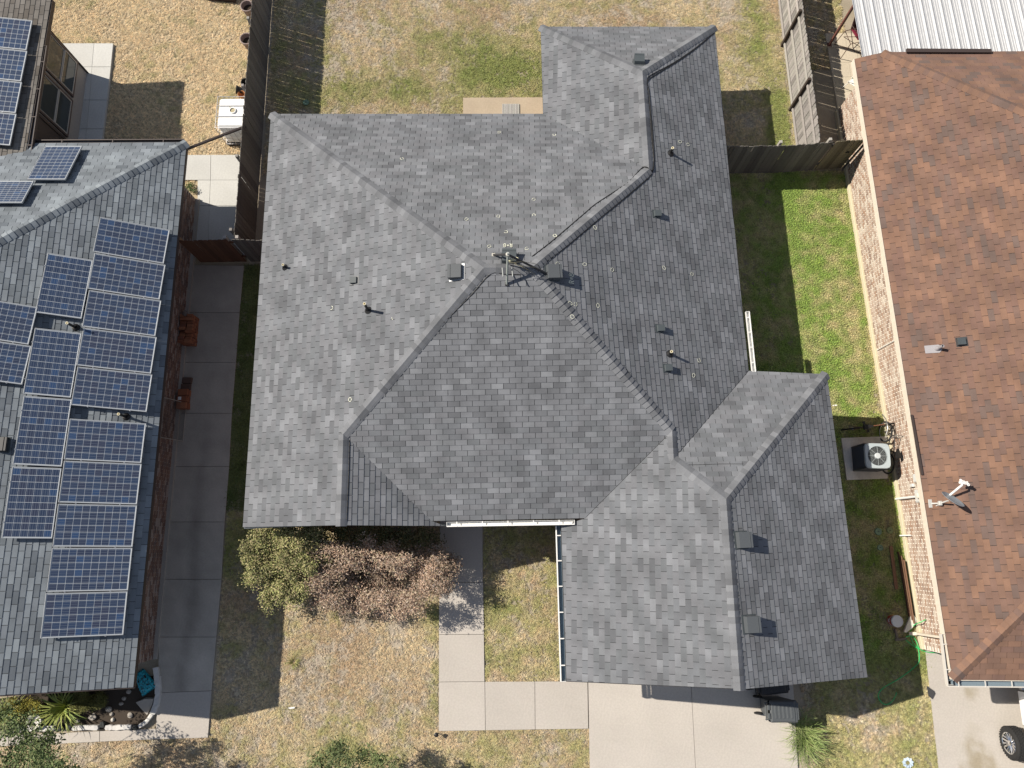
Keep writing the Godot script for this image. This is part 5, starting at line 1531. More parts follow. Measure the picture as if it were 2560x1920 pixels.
func antenna():
	var t := thing("antenna_tripod", "metal tripod antenna mount with loose wires on the peak of the grey roof", "antenna", Vector3(-0.054, 5.006, -6.899))
	var b := t.position
	var top := Vector3(-0.085, 5.62, -7.03) - b
	var feet := [Vector3(-0.45, 4.814, -7.344), Vector3(-0.117, 4.859, -6.539), Vector3(0.939, 4.817, -6.805)]
	var mats := [M.dark_metal, surf(Color(0.30, 0.33, 0.31), 0.5), M.dark_metal]
	for i in 3:
		var e: Vector3 = feet[i] - b + Vector3(0, 0.02, 0)
		var s: Vector3 = top + (e - top).normalized() * 0.05
		var m := MB.new()
		m.tube([s, e], 0.028, 8, W)
		var l := part("leg", m.mesh(), mats[i], t)
		var m2 := MB.new()
		m2.box(at(e), Vector3(0.09, 0.035, 0.09), W, 0.006)
		part("foot", m2.mesh(), surf(Color(0.5, 0.48, 0.42), 0.6) if i == 0 else M.dark_metal, l)
	var m3 := MB.new()
	m3.tube([top + Vector3(0.01, -0.55, 0.02), top + Vector3(0, 0.10, 0)], 0.024, 10, W)
	part("mast", m3.mesh(), surf(Color(0.42, 0.44, 0.43), 0.45), t)
	var m4 := MB.new()
	m4.lathe([Vector2(0.03, -0.04), Vector2(0.05, -0.03), Vector2(0.05, 0.03), Vector2(0.03, 0.04), Vector2(0, 0.04)], at(top), 12, W)
	part("hub", m4.mesh(), surf(Color(0.45, 0.45, 0.40), 0.5), t)
	var m5 := MB.new()
	m5.tube([top + Vector3(0.02, -0.30, 0.05), top + Vector3(0.10, -0.28, 0.03), top + Vector3(0.22, -0.22, 0.0), top + Vector3(0.26, -0.20, 0.03)], 0.035, 8, W, 0.02)
	part("amplifier", m5.mesh(), surf(Color(0.60, 0.58, 0.40), 0.6), t)
	var m6 := MB.new()
	for s in [-0.12, 0.12]: m6.tube([top + Vector3(s - 0.02, -0.42, 0.18), top + Vector3(s, -0.40, 0.42)], 0.014, 6, W)
	part("strut", m6.mesh(), surf(Color(0.36, 0.38, 0.37), 0.5), t)
	var r := RandomNumberGenerator.new(); r.seed = 5
	for i in 7:
		var p := []
		var a := top + Vector3(0.05, -0.35, 0.06)
		for k in 7:
			var f := k / 6.0
			p.append(a + Vector3(f * (0.30 + 0.09 * i) + r.randf_range(-0.05, 0.05), -0.30 * f + 0.10 * sin(f * 6.0 + i) + (0.04 * i if k < 6 else 0.0), 0.10 * sin(f * 4.0 + i * 1.3) + 0.18 * f))
		var m7 := MB.new()
		m7.tube(curve(p, 4), 0.0055, 5, W)
		part("wire", m7.mesh(), M.black if i < 4 else surf(Color(0.20, 0.19, 0.13), 0.7), t)

func water_tank():
	var t := thing("water_tank", "white caged water tank half hidden behind the dark fence", "tank", Vector3(-8.97, 0, -13.82))
	var w := 1.0
	var d := 1.12
	var h := 1.12
	var m := MB.new()
	m.box(at(Vector3(0, 0.14 + (h - 0.14) * 0.5, 0)), Vector3(w - 0.08, h - 0.14, d - 0.08), W, 0.06)
	m.lathe([Vector2(0.11, 0), Vector2(0.11, 0.04), Vector2(0.085, 0.045), Vector2(0.085, 0.01), Vector2(0, 0.008)], at(Vector3(0.02, h, -0.05)), 20, W)
	part("bottle", m.mesh(), surf(Color(0.86, 0.87, 0.86), 0.4), t)
	var m1 := MB.new()
	m1.lathe([Vector2(0.083, 0.012), Vector2(0.0, 0.015)], at(Vector3(0.02, h + 0.004, -0.05)), 16, W)
	m1.quad(Vector3(-0.12, h + 0.003, -0.20), Vector3(-0.02, h + 0.003, -0.18), Vector3(0.0, h + 0.003, -0.12), Vector3(-0.06, h + 0.003, -0.13), Vector3.UP, W)
	part("filler", m1.mesh(), surf(Color(0.42, 0.37, 0.24), 0.8), t)
	var m2 := MB.new()
	var x := w * 0.5
	var z := d * 0.5
	for y in [0.16, 0.40, 0.64, 0.88, h + 0.01]:
		m2.tube([Vector3(-x, y, -z), Vector3(x, y, -z), Vector3(x, y, z), Vector3(-x, y, z), Vector3(-x, y, -z)], 0.010, 6, W)
	for i in 7:
		var u: float = lerp(-x, x, i / 6.0)
		var v: float = lerp(-z, z, i / 6.0)
		for s in [-1, 1]:
			m2.tube([Vector3(u, 0.14, s * z), Vector3(u, h + 0.01, s * z)], 0.009, 6, W)
			m2.tube([Vector3(s * x, 0.14, v), Vector3(s * x, h + 0.01, v)], 0.009, 6, W)
	for v in [-0.22, 0.16]: m2.tube([Vector3(-x, h + 0.02, v), Vector3(x, h + 0.02, v)], 0.012, 6, W)
	part("cage", m2.mesh(), surf(Color(0.50, 0.50, 0.52), 0.4, null, 1.0, false, 0.5), t)
	var m3 := MB.new()
	for s in [-1, 0, 1]:
		m3.box(at(Vector3(0, 0.04, s * (z - 0.08))), Vector3(w, 0.08, 0.12), W, 0.006)
	m3.box(at(Vector3(0, 0.10, 0)), Vector3(w, 0.03, d), W, 0.004)
	part("pallet", m3.mesh(), M.dark_metal, t)
	var m4 := MB.new()
	m4.tube([Vector3(0.2, 0.22, z), Vector3(0.2, 0.22, z + 0.16)], 0.04, 10, W)
	m4.box(at(Vector3(0.2, 0.28, z + 0.10)), Vector3(0.16, 0.03, 0.05), W, 0.008)
	part("valve", m4.mesh(), surf(Color(0.50, 0.03, 0.04), 0.5), t)

func brick_stacks():
	var t := thing("brick_stack", "tall stack of orange bricks against the dark brick wall on the side path", "brick stack", Vector3(-10.09, 0.06, -6.75), 0.0, "brick stacks on the side path")
	var full := MB.new(); full.box(at(Vector3.ZERO), Vector3(0.19, 0.06, 0.09), W, 0.005)
	var ms := []
	for c in [Color(0.36, 0.135, 0.065), Color(0.30, 0.11, 0.055), Color(0.42, 0.17, 0.085), Color(0.26, 0.10, 0.06)]: ms.append(surf(c, 0.9, M.grit, 2.0))
	for y in 8:
		for z in 9:
			for x in 2:
				if y == 7 and rng.randf() < 0.45: continue
				if y == 6 and x == 0 and rng.randf() < 0.25: continue
				part("brick", full.mesh(), ms[rng.randi() % 4], t, Transform3D(Basis(Vector3.UP, rng.randf_range(-0.06, 0.06)), Vector3((x - 0.5) * 0.2 + rng.randf_range(-0.012, 0.012), 0.032 + y * 0.064, (z - 4) * 0.102)))
	var rb := rock_mb(3, Vector3(0.16, 0.12, 0.20))
	tag(part("grey_stone", rb.mesh(), surf(Color(0.20, 0.17, 0.15), 0.95, M.grit, 2.0), self, at(Vector3(-10.13, 0.58, -7.22))), "grey stone lying on top of the orange brick stack", "stone")
	var t2 := thing("brick_stack", "short row of red brown blocks below the tall orange brick stack", "brick stack", Vector3(-10.10, 0.06, -4.78), 0.0, "brick stacks on the side path")
	var blk := MB.new(); blk.box(at(Vector3.ZERO), Vector3(0.30, 0.09, 0.19), W, 0.008)
	for i in 5:
		for y in ([1, 1, 3, 3, 3][i]):
			part("brick", blk.mesh(), ms[(i + y) % 4] if i > 1 else surf(Color(0.15, 0.095, 0.075), 0.9, M.grit, 2.0), t2, Transform3D(Basis(Vector3.UP, rng.randf_range(-0.05, 0.05)), Vector3(rng.randf_range(-0.02, 0.02), 0.046 + y * 0.094, (i - 2) * 0.205)))
	var m := MB.new()
	m.box(at(Vector3.ZERO), Vector3(0.10, 0.003, 0.10), W)
	tag(part("paper_label", m.mesh(), M.white, self, at(Vector3(-10.16, 0.06 + 0.285, -4.58))), "white paper lying on the row of red brown blocks", "paper")

func screen_frame():
	var a := Vector3(-10.057, 0.08, -4.484)
	var b := Vector3(-10.061, 0.08, -3.297)
	var c := Vector3(-10.30, 1.05, b.z + 0.02)
	var d := Vector3(-10.30, 1.05, a.z + 0.02)
	var t := thing("window_screen", "wire window screen in a thin frame leaning on the dark brick wall", "screen", a)
	var mb := MB.new()
	for e in [[a, b], [b, c], [c, d], [d, a]]: bar(mb, e[0] - a, e[1] - a, 0.022, 0.018, W, 0.003, Vector3(1, 1, 0.1).normalized())
	part("frame", mb.mesh(), surf(Color(0.36, 0.33, 0.29), 0.5), t)
	var m2 := MB.new()
	for i in range(1, 40): m2.tube([(a.lerp(d, i / 40.0)) - a, (b.lerp(c, i / 40.0)) - a], 0.0016, 3, W, -1.0, false)
	for i in range(1, 30): m2.tube([(a.lerp(b, i / 30.0)) - a, (d.lerp(c, i / 30.0)) - a], 0.0016, 3, W, -1.0, false)
	part("mesh", m2.mesh(), surf(Color(0.16, 0.15, 0.14), 0.6), t).set_meta("kind", "stuff")

func bins():
	wheeled_bin("grey wheeled bin with ribbed lid on the driveway by the lawn", Vector3(7.235, 0.05, 4.30), 0.0, 0.80, 0.55, 1.06, Color(0.090, 0.100, 0.108))
	wheeled_bin("black wheeled bin between the grey bin and the garage", Vector3(7.03, 0.05, 3.62), 0.10, 0.84, 0.52, 0.98, Color(0.016, 0.016, 0.018))
	wheeled_bin("dark blue wheeled bin half under the garage eave", Vector3(7.17, 0.05, 3.06), 0.04, 0.76, 0.42, 1.02, Color(0.035, 0.05, 0.075))

func wheeled_bin(label: String, p: Vector3, turn: float, lx: float, lz: float, h: float, col: Color):
	# handle and wheels at the left (-x) end
	var t := thing("wheeled_bin", label, "bin", p, turn, "wheeled bins on the driveway")
	var mat := surf(col, 0.5, M.mottle, 1.0)
	var m := MB.new()
	var rings := []
	for q in [[0.03, 0.74], [0.5, 0.86], [h - 0.14, 0.95], [h - 0.12, 1.0], [h - 0.06, 1.0]]:
		var r := []
		var cx: float = lx * 0.5 * q[1]
		var cz: float = lz * 0.5 * q[1]
		var cr := 0.05
		for k in [[1, 1], [-1, 1], [-1, -1], [1, -1]]:
			for a in 4:
				var an: float = (atan2(k[1], k[0]) - PI / 4) + a * PI / 6
				r.append(Vector3(k[0] * (cx - cr) + cos(an) * cr + 0.04, q[0], k[1] * (cz - cr) + sin(an) * cr))
		rings.append(r)
	for i in rings.size() - 1:
		for k in 16:
			var l := (k + 1) % 16
			m.quad(rings[i][k], rings[i][l], rings[i + 1][l], rings[i + 1][k], Vector3(rings[i][k].x, 0, rings[i][k].z), W)
	m.poly(rings[0], Vector3.DOWN, W)
	part("body", m.mesh(), mat, t)
	var m2 := MB.new()
	m2.box(at(Vector3(0.05, h - 0.03, 0)), Vector3(lx * 0.92, 0.05, lz * 1.02), W, 0.018)
	m2.box(at(Vector3(0.03, h, 0)), Vector3(lx * 0.80, 0.03, lz * 0.92), W, 0.014)
	for i in 5: m2.box(at(Vector3(-lx * 0.22 + i * lx * 0.135, h + 0.016, -0.01)), Vector3(lx * 0.075, 0.016, lz * 0.66), W, 0.007)
	m2.box(at(Vector3(0.05 + lx * 0.48, h - 0.035, 0)), Vector3(0.06, 0.03, lz * 0.8), W, 0.01)
	var lid := part("lid", m2.mesh(), mat, t)
	var m3 := MB.new()
	for s in [-1, 1]:
		m3.box(at(Vector3(-lx * 0.44, h - 0.01, s * lz * 0.2)), Vector3(0.07, 0.05, lz * 0.26), W, 0.01)
	part("hinge", m3.mesh(), mat, lid)
	var m4 := MB.new()
	m4.tube([Vector3(-lx * 0.52, h - 0.07, -lz * 0.42), Vector3(-lx * 0.52, h - 0.07, lz * 0.42)], 0.018, 8, W)
	for s in [-1, 1]: m4.box(at(Vector3(-lx * 0.46, h - 0.08, s * lz * 0.38)), Vector3(0.14, 0.05, 0.03), W, 0.008)
	part("handle", m4.mesh(), mat, t)
	for s in [-1, 1]:
		var m5 := MB.new()
		m5.lathe([Vector2(0, -0.025), Vector2(0.10, -0.025), Vector2(0.125, -0.015), Vector2(0.125, 0.015), Vector2(0.10, 0.025), Vector2(0, 0.025)], Transform3D(Basis(Vector3(1, 0, 0), Vector3(0, 0, 1), Vector3(0, -1, 0)), Vector3(-lx * 0.44, 0.125, s * lz * 0.40)), 16, W)
		part("wheel", m5.mesh(), M.rubber, t)

func air_conditioner():
	var pad := thing("equipment_pad", "square concrete pad under the cooling unit", "concrete pad", Vector3(10.754, 0, -2.659))
	var q := [Vector3(10.04, 0.08, -3.278), Vector3(11.424, 0.08, -3.319), Vector3(11.314, 0.08, -2.042), Vector3(10.079, 0.08, -2.001)]
	var l := []
	for e in q: l.append(Vector3(e.x, 0, e.z))
	slab(pad, l, 0.09, func(x, z): return Color(0.74, 0.69, 0.61) * (1.0 + n_fine.get_noise_2d(x * 2.0, z * 2.0) * 0.22 + n_mid.get_noise_2d(x * 3.0, z * 3.0) * 0.16), "slab", 0.0)
	pad.get_child(0).position = -pad.position
	var c := Vector3(10.66, 0.09, -2.62)
	var t := thing("cooling_unit", "dark square air conditioner with pale fan top beside the whitewashed wall", "air conditioner", c, -0.03)
	var w := 0.74
	var h := 0.88
	var m := MB.new()
	m.box(at(Vector3(0, h * 0.5 - 0.02, 0)), Vector3(w - 0.06, h - 0.06, w - 0.06), W, 0.03)
	part("coil", m.mesh(), M.black, t)
	var lv := MB.new()
	var hw := w * 0.5
	for s in [-1, 1]:
		lv.box(Transform3D(Basis.from_euler(Vector3(0.5 * s, 0, 0)), Vector3(0, 0, s * (hw - 0.012))), Vector3(w - 0.10, 0.012, 0.03), W)
		lv.box(Transform3D(Basis.from_euler(Vector3(0, 0, -0.5 * s)), Vector3(s * (hw - 0.012), 0, 0)), Vector3(0.03, 0.012, w - 0.10), W)
	var lm := surf(Color(0.055, 0.06, 0.065), 0.5)
	for i in 22: part("louvre", lv.mesh(), lm, t, at(Vector3(0, 0.05 + i * 0.036, 0)))
	var cn := MB.new()
	for sx in [-1, 1]:
		for sz in [-1, 1]: cn.box(at(Vector3(sx * (hw - 0.03), h * 0.5 - 0.02, sz * (hw - 0.03))), Vector3(0.07, h - 0.04, 0.07), W, 0.02)
	part("corner_post", cn.mesh(), lm, t)
	# top with a round opening
	var tm := MB.new()
	var n := 40
	var ro := 0.285
	var yt := h
	for i in n:
		var a0 := TAU * i / n
		var a1 := TAU * (i + 1) / n
		var sq := func(a: float):
			var d := Vector2(cos(a), sin(a))
			var k: float = pow(pow(abs(d.x), 7.0) + pow(abs(d.y), 7.0), -1.0 / 7.0)
			return d * k * hw
		var o0: Vector2 = sq.call(a0)
		var o1: Vector2 = sq.call(a1)
		var i0 := Vector2(cos(a0), sin(a0)) * ro
		var i1 := Vector2(cos(a1), sin(a1)) * ro
		var v := func(p: Vector2, y: float): return Vector3(p.x, y, p.y)
		tm.quad(v.call(o0 * 0.96, yt), v.call(o1 * 0.96, yt), v.call(i1, yt - 0.008), v.call(i0, yt - 0.008), Vector3.UP, W)
		tm.quad(v.call(o0, yt - 0.025), v.call(o1, yt - 0.025), v.call(o1 * 0.96, yt), v.call(o0 * 0.96, yt), v.call(o0, 0.3), W)
		tm.quad(v.call(o0, yt - 0.07), v.call(o1, yt - 0.07), v.call(o1, yt - 0.025), v.call(o0, yt - 0.025), v.call(o0, 0), W)
		tm.quad(v.call(i0, yt - 0.008), v.call(i1, yt - 0.008), v.call(i1 * 0.97, yt - 0.16), v.call(i0 * 0.97, yt - 0.16), v.call(-i0, 0), W)
	var top := part("fan_top", tm.mesh(), surf(Color(0.44, 0.50, 0.53), 0.45), t)
	var gm := MB.new()
	for k in 9:
		var r := 0.075 + k * 0.026
		var p := []
		for i in 33: p.append(Vector3(cos(TAU * i / 32) * r, yt - 0.004 + 0.012 * (1.0 - r / ro), sin(TAU * i / 32) * r))
		gm.tube(p, 0.0022, 4, W, -1.0, false)
	for i in 8: gm.tube([Vector3(cos(TAU * i / 8) * 0.06, yt + 0.006, sin(TAU * i / 8) * 0.06), Vector3(cos(TAU * i / 8) * ro, yt - 0.008, sin(TAU * i / 8) * ro)], 0.004, 4, W)
	part("grille", gm.mesh(), surf(Color(0.45, 0.50, 0.52), 0.5), top)
	var hb := MB.new()
	hb.lathe([Vector2(0.085, yt - 0.05), Vector2(0.085, yt + 0.004), Vector2(0.075, yt + 0.012), Vector2(0, yt + 0.014)], Transform3D.IDENTITY, 20, W)
	part("hub", hb.mesh(), surf(Color(0.56, 0.60, 0.62), 0.4), top)
	for i in 3:
		var fb := MB.new()
		var a := TAU * i / 3 + 0.6
		var bs := Basis(Vector3.UP, a)
		fb.quad(bs * Vector3(0.05, -0.01, -0.05), bs * Vector3(0.265, -0.035, -0.09), bs * Vector3(0.265, 0.03, 0.09), bs * Vector3(0.05, 0.01, 0.04), Vector3.UP, W)
		fb.quad(bs * Vector3(0.05, -0.012, -0.05), bs * Vector3(0.265, -0.037, -0.09), bs * Vector3(0.265, 0.028, 0.09), bs * Vector3(0.05, 0.008, 0.04), Vector3.DOWN, W)
		part("fan_blade", fb.mesh(), surf(Color(0.50, 0.53, 0.50), 0.35, null, 1.0, false, 0.4), top, at(Vector3(0, yt - 0.11, 0)))

func bicycle(label: String, p: Vector3, turn: float, lean: float, col: Color):
	# built along x, upright, then leaned over
	var t := thing("bicycle", label, "bicycle", p, turn, "bicycles beside the cooling unit")
	t.rotation = Vector3(lean, turn, 0)
	var fm := surf(col, 0.35)
	var r := 0.30
	for s in [-0.48, 0.48]:
		var c := Vector3(s, r + 0.02, 0)
		var m := MB.new()
		var ring_ := []
		for i in 29: ring_.append(c + Vector3(cos(TAU * i / 28), sin(TAU * i / 28), 0) * r)
		m.tube(ring_, 0.024, 8, W, -1.0, false)
		var w := part("wheel", m.mesh(), M.rubber, t)
		var m2 := MB.new()
		var r2 := []
		for i in 29: r2.append(c + Vector3(cos(TAU * i / 28), sin(TAU * i / 28), 0) * (r - 0.026))
		m2.tube(r2, 0.012, 5, W, -1.0, false)
		for i in 18:
			var a := TAU * i / 18
			m2.tube([c + Vector3(0, 0, 0.02 * (1 if i % 2 else -1)), c + Vector3(cos(a), sin(a), 0) * (r - 0.026)], 0.0022, 3, W, -1.0, false)
		m2.tube([c - Vector3(0, 0, 0.04), c + Vector3(0, 0, 0.04)], 0.022, 8, W)
		part("rim", m2.mesh(), M.steel, w)
	var bb := Vector3(-0.06, 0.30, 0)
	var st := Vector3(-0.20, 0.70, 0)
	var hd := Vector3(0.30, 0.74, 0)
	var hd2 := Vector3(0.33, 0.60, 0)
	var fr := MB.new()
	for e in [[bb, st], [bb, hd2], [st + Vector3(0.02, -0.06, 0), hd], [hd, hd2]]: fr.tube(e, 0.018, 8, W)
	for s in [-1, 1]:
		fr.tube([bb, Vector3(-0.48, 0.32, 0.05 * s)], 0.010, 6, W)
		fr.tube([st + Vector3(0.02, -0.08, 0), Vector3(-0.48, 0.32, 0.05 * s)], 0.009, 6, W)
		fr.tube([hd2, Vector3(0.40, 0.50, 0.05 * s), Vector3(0.48, 0.32, 0.05 * s)], 0.012, 6, W)
	part("frame", fr.mesh(), fm, t)
	var hb := MB.new()
	hb.tube([hd, Vector3(0.27, 0.92, 0)], 0.013, 6, W)
	hb.tube([Vector3(0.16, 0.96, -0.31), Vector3(0.25, 0.95, -0.16), Vector3(0.28, 0.92, 0), Vector3(0.25, 0.95, 0.16), Vector3(0.16, 0.96, 0.31)], 0.013, 7, W)
	part("handlebar", hb.mesh(), M.steel, t)
	var sd := MB.new()
	sd.prism(PackedVector2Array([Vector2(-0.15, -0.08), Vector2(-0.05, -0.07), Vector2(0.13, -0.02), Vector2(0.13, 0.02), Vector2(-0.05, 0.07), Vector2(-0.15, 0.08)]), Transform3D(Basis(Vector3(1, 0, 0), Vector3(0, 0, 1), Vector3(0, -1, 0)), Vector3(-0.23, 0.82, 0)), -0.03, 0.03, W)
	sd.tube([st, Vector3(-0.23, 0.80, 0)], 0.013, 6, W)
	part("saddle", sd.mesh(), M.black, t)
	var pd := MB.new()
	pd.lathe([Vector2(0, -0.004), Vector2(0.085, -0.004), Vector2(0.085, 0.004), Vector2(0, 0.004)], Transform3D(Basis(Vector3(1, 0, 0), Vector3(0, 0, 1), Vector3(0, -1, 0)), bb + Vector3(0, 0, 0.05)), 18, W)
	for s in [-1, 1]:
		pd.tube([bb + Vector3(0, 0, 0.06 * s), bb + Vector3(0.10 * s, -0.12 * s, 0.08 * s)], 0.009, 6, W)
		pd.box(at(bb + Vector3(0.10 * s, -0.12 * s, 0.13 * s)), Vector3(0.08, 0.02, 0.09), W, 0.004)
	part("crank", pd.mesh(), M.dark_metal, t)

func wall_foot():
	# planks, bucket, splash block and hose at the foot of the whitewashed wall
	var wm := woods(Color(0.33, 0.18, 0.11), 0.2, 4)
	var ls := ["outermost of the three thin brown planks along the whitewashed wall", "middle one of the three thin brown planks along the whitewashed wall", "thin brown plank nearest the whitewashed wall, of three"]
	for i in 3:
		var mb := MB.new()
		var o := Vector3(0.05 * i, 0.035 * i, 0.12 * i)
		bar(mb, Vector3(11.364, 0.1, 0.113) + o, Vector3(11.473, 0.1, 1.947) + o * 0.8, 0.022, 0.09, W, 0.003)
		tag(part("plank", mb.mesh(), wm[i], self), ls[i], "plank", "planks along the whitewashed wall")
	var m1 := MB.new()
	bar(m1, Vector3(11.19, 0.06, -0.049), Vector3(11.211, 0.06, 1.186), 0.10, 0.03, W, 0.004)
	tag(part("plank", m1.mesh(), wm[3], self), "wide brown board lying alone in the shaded grass below the green lids", "plank", "planks along the whitewashed wall")
	var b := Vector3(10.98, 0.38, 2.052)
	var t := thing("bucket", "red bucket with pale lid in the shaded grass by the whitewashed wall", "bucket", Vector3(b.x, 0, b.z))
	var m2 := MB.new()
	m2.lathe([Vector2(0.13, 0.0), Vector2(0.15, 0.34)], Transform3D.IDENTITY, 24, W)
	part("body", m2.mesh(), surf(Color(0.48, 0.05, 0.03), 0.5), t)
	var m3 := MB.new()
	m3.lathe([Vector2(0.165, 0.33), Vector2(0.168, 0.37), Vector2(0.155, 0.385), Vector2(0.145, 0.375), Vector2(0, 0.376)], Transform3D.IDENTITY, 24, W)
	part("lid", m3.mesh(), surf(Color(0.66, 0.68, 0.70), 0.5), t)
	var m3b := MB.new()
	for l in [[Vector2(-0.05, 0.22), Vector2(-0.01, 0.16), Vector2(-0.05, 0.12)], [Vector2(0.0, 0.22), Vector2(0.04, 0.17), Vector2(0.0, 0.12)]]:
		for i in 2:
			var f := func(v: Vector2): return Vector3(-sqrt(0.151 * 0.151 - v.x * v.x), v.y, v.x)
			bar(m3b, f.call(l[i]), f.call(l[i + 1]), 0.006, 0.012)
	part("print", m3b.mesh(), M.white, t)
	var hm := MB.new()
	var hp := []
	for i in 9: hp.append(Vector3(0.165 * cos(PI * i / 8 + 1.2), 0.33 - 0.14 * sin(PI * i / 8), 0.165 * sin(PI * i / 8 + 1.2)))
	hm.tube(hp, 0.004, 5, W)
	part("handle", hm.mesh(), M.white, t)
	var sp := MB.new()
	var xf := Transform3D(Basis(Vector3(1, 0, 0), Vector3(0, 0, 1), Vector3(0, -1, 0)), Vector3(11.516, 0.1, 2.069))
	sp.prism(PackedVector2Array([Vector2(-0.26, 0.30), Vector2(-0.20, 0.32), Vector2(-0.02, 0.20), Vector2(0.12, 0.04), Vector2(0.14, -0.06), Vector2(0.08, -0.16), Vector2(-0.02, -0.14)]), xf, -0.04, 0.03, W)
	tag(part("splash_block", sp.mesh(), surf(Color(0.76, 0.74, 0.66), 0.8, M.mottle, 1.5), self), "white splash block between the red bucket and the whitewashed wall", "splash block")
	var br := MB.new()
	br.box(Transform3D(Basis(Vector3.UP, 0.1), Vector3(-0.10, 0.05, 0.02)), Vector3(0.07, 0.10, 0.28), W, 0.01)
	br.box(Transform3D(Basis(Vector3.UP, 0.1), Vector3(0.02, 0.05, 0.18)), Vector3(0.34, 0.06, 0.07), W, 0.01)
	tag(part("paver_block", br.mesh(), surf(Color(0.22, 0.19, 0.15), 0.95, M.grit, 2.0), self, at(Vector3(11.157, 0, 2.397))), "grey angle block in the grass just below the red bucket", "block")
	var green := surf(Color(0.05, 0.55, 0.17), 0.4)
	var hose := [Vector3(11.724, 0.546, 1.998) + Vector3(-0.02, 0, 0), Vector3(11.557, 0.5, 2.077), Vector3(11.558, 0.22, 2.157), Vector3(11.514, 0.05, 2.295), Vector3(11.476, 0.05, 2.515), Vector3(11.525, 0.05, 2.68), Vector3(11.626, 0.05, 2.801), Vector3(11.658, 0.05, 2.911), Vector3(11.647, 0.05, 3.096), Vector3(11.609, 0.04, 3.228), Vector3(11.421, 0.04, 3.389), Vector3(11.16, 0.04, 3.561), Vector3(10.927, 0.04, 3.695), Vector3(10.576, 0.04, 3.869), Vector3(10.385, 0.04, 4.039), Vector3(10.37, 0.04, 4.178), Vector3(10.468, 0.04, 4.311), Vector3(10.611, 0.04, 4.331), Vector3(10.761, 0.04, 4.233), Vector3(10.854, 0.04, 4.102), Vector3(10.884, 0.06, 4.017)]
	cable("garden_hose", "green garden hose snaking from the whitewashed wall into the shaded grass", hose, 0.013, green, "", 6)
	cable("garden_hose", "looped end of green hose crossing to the driveway under the gutter corner", [Vector3(11.661, 0.08, 2.853), Vector3(11.532, 0.08, 2.775), Vector3(11.41, 0.07, 2.688), Vector3(11.303, 0.06, 2.568), Vector3(11.368, 0.06, 2.503), Vector3(11.498, 0.08, 2.49), Vector3(11.597, 0.08, 2.622), Vector3(11.669, 0.09, 2.841), Vector3(11.886, 0.07, 2.931), Vector3(12.194, 0.07, 2.955), Vector3(12.541, 0.07, 2.935)], 0.012, green, "", 6)
	# satellite dish standing on the brown slope
	dish()

func dish():
	var p := Vector3(11.174, 2.494, -1.146)
	var nn := Vector3(-0.33, 0.944, 0.011)
	var t := thing("satellite_dish", "grey satellite dish with a white arm standing on the brown roof", "satellite dish", p)
	var m := MB.new()
	m.box(Transform3D(Basis(Vector3(1, 0, 0), nn, Vector3(0, 0, 1)).orthonormalized(), Vector3(0.0, 0.015, 0)), Vector3(0.12, 0.02, 0.22), W, 0.004)
	var c := Vector3(11.59, 2.64, -1.198) - p + nn * 0.40
	m.tube([Vector3(0.02, 0.02, 0), Vector3(0.20, 0.14, 0), c + Vector3(-0.06, -0.08, 0)], 0.022, 10, W)
	m.tube([Vector3(0.10, 0.02, 0.08), Vector3(0.20, 0.14, 0.0)], 0.012, 6, W)
	m.box(at(Vector3(0.18, 0.14, 0)), Vector3(0.08, 0.09, 0.12), W, 0.01)
	part("mount", m.mesh(), surf(Color(0.50, 0.50, 0.48), 0.45), t)
	# the reflector faces up the picture and towards the street side of the sky
	var ax := Vector3(0.42, 0.55, -0.74).normalized()
	var x := Vector3.UP.cross(ax).normalized()
	var bs := Basis(x, ax, x.cross(ax))
	var m2 := MB.new()
	var pr := []
	for i in 8:
		var r := 0.30 * i / 7.0
		pr.append(Vector2(r, 0.05 * (r / 0.30) * (r / 0.30)))
	pr.reverse()
	m2.lathe(pr, Transform3D(bs, c), 26, W)
	var pb := []
	for q in pr: pb.append(Vector2(q.x, q.y - 0.008))
	pb.reverse()
	m2.lathe(pb, Transform3D(bs, c), 26, W)
	m2.lathe([Vector2(0.30, 0.040), Vector2(0.308, 0.046), Vector2(0.30, 0.054)], Transform3D(bs, c), 26, W)
	part("reflector", m2.mesh(), surf(Color(0.24, 0.27, 0.30), 0.45), t)
	var m3 := MB.new()
	var e := Vector3(11.868, 2.742, -1.653) - p + nn * 0.42
	m3.tube([c + bs * Vector3(0, 0.02, 0.28), c.lerp(e, 0.85) + Vector3(0, 0.04, 0), e], 0.030, 8, W)
	part("arm", m3.mesh(), M.white, t)
	var m4 := MB.new()
	for i in 3: m4.lathe([Vector2(0, -0.05), Vector2(0.032, -0.05), Vector2(0.038, 0.05), Vector2(0.028, 0.055), Vector2(0, 0.04)], Transform3D(Basis(Vector3(1, 0, 0), Vector3(0, 0.8, 0.6), Vector3(0, -0.6, 0.8)), e + Vector3((i - 1) * 0.075 + 0.04, 0.01, (i - 1) * 0.04)), 12, W)
	m4.box(at(e + Vector3(0.03, -0.02, 0)), Vector3(0.24, 0.03, 0.06), W, 0.008)
	part("feed", m4.mesh(), M.white, t)

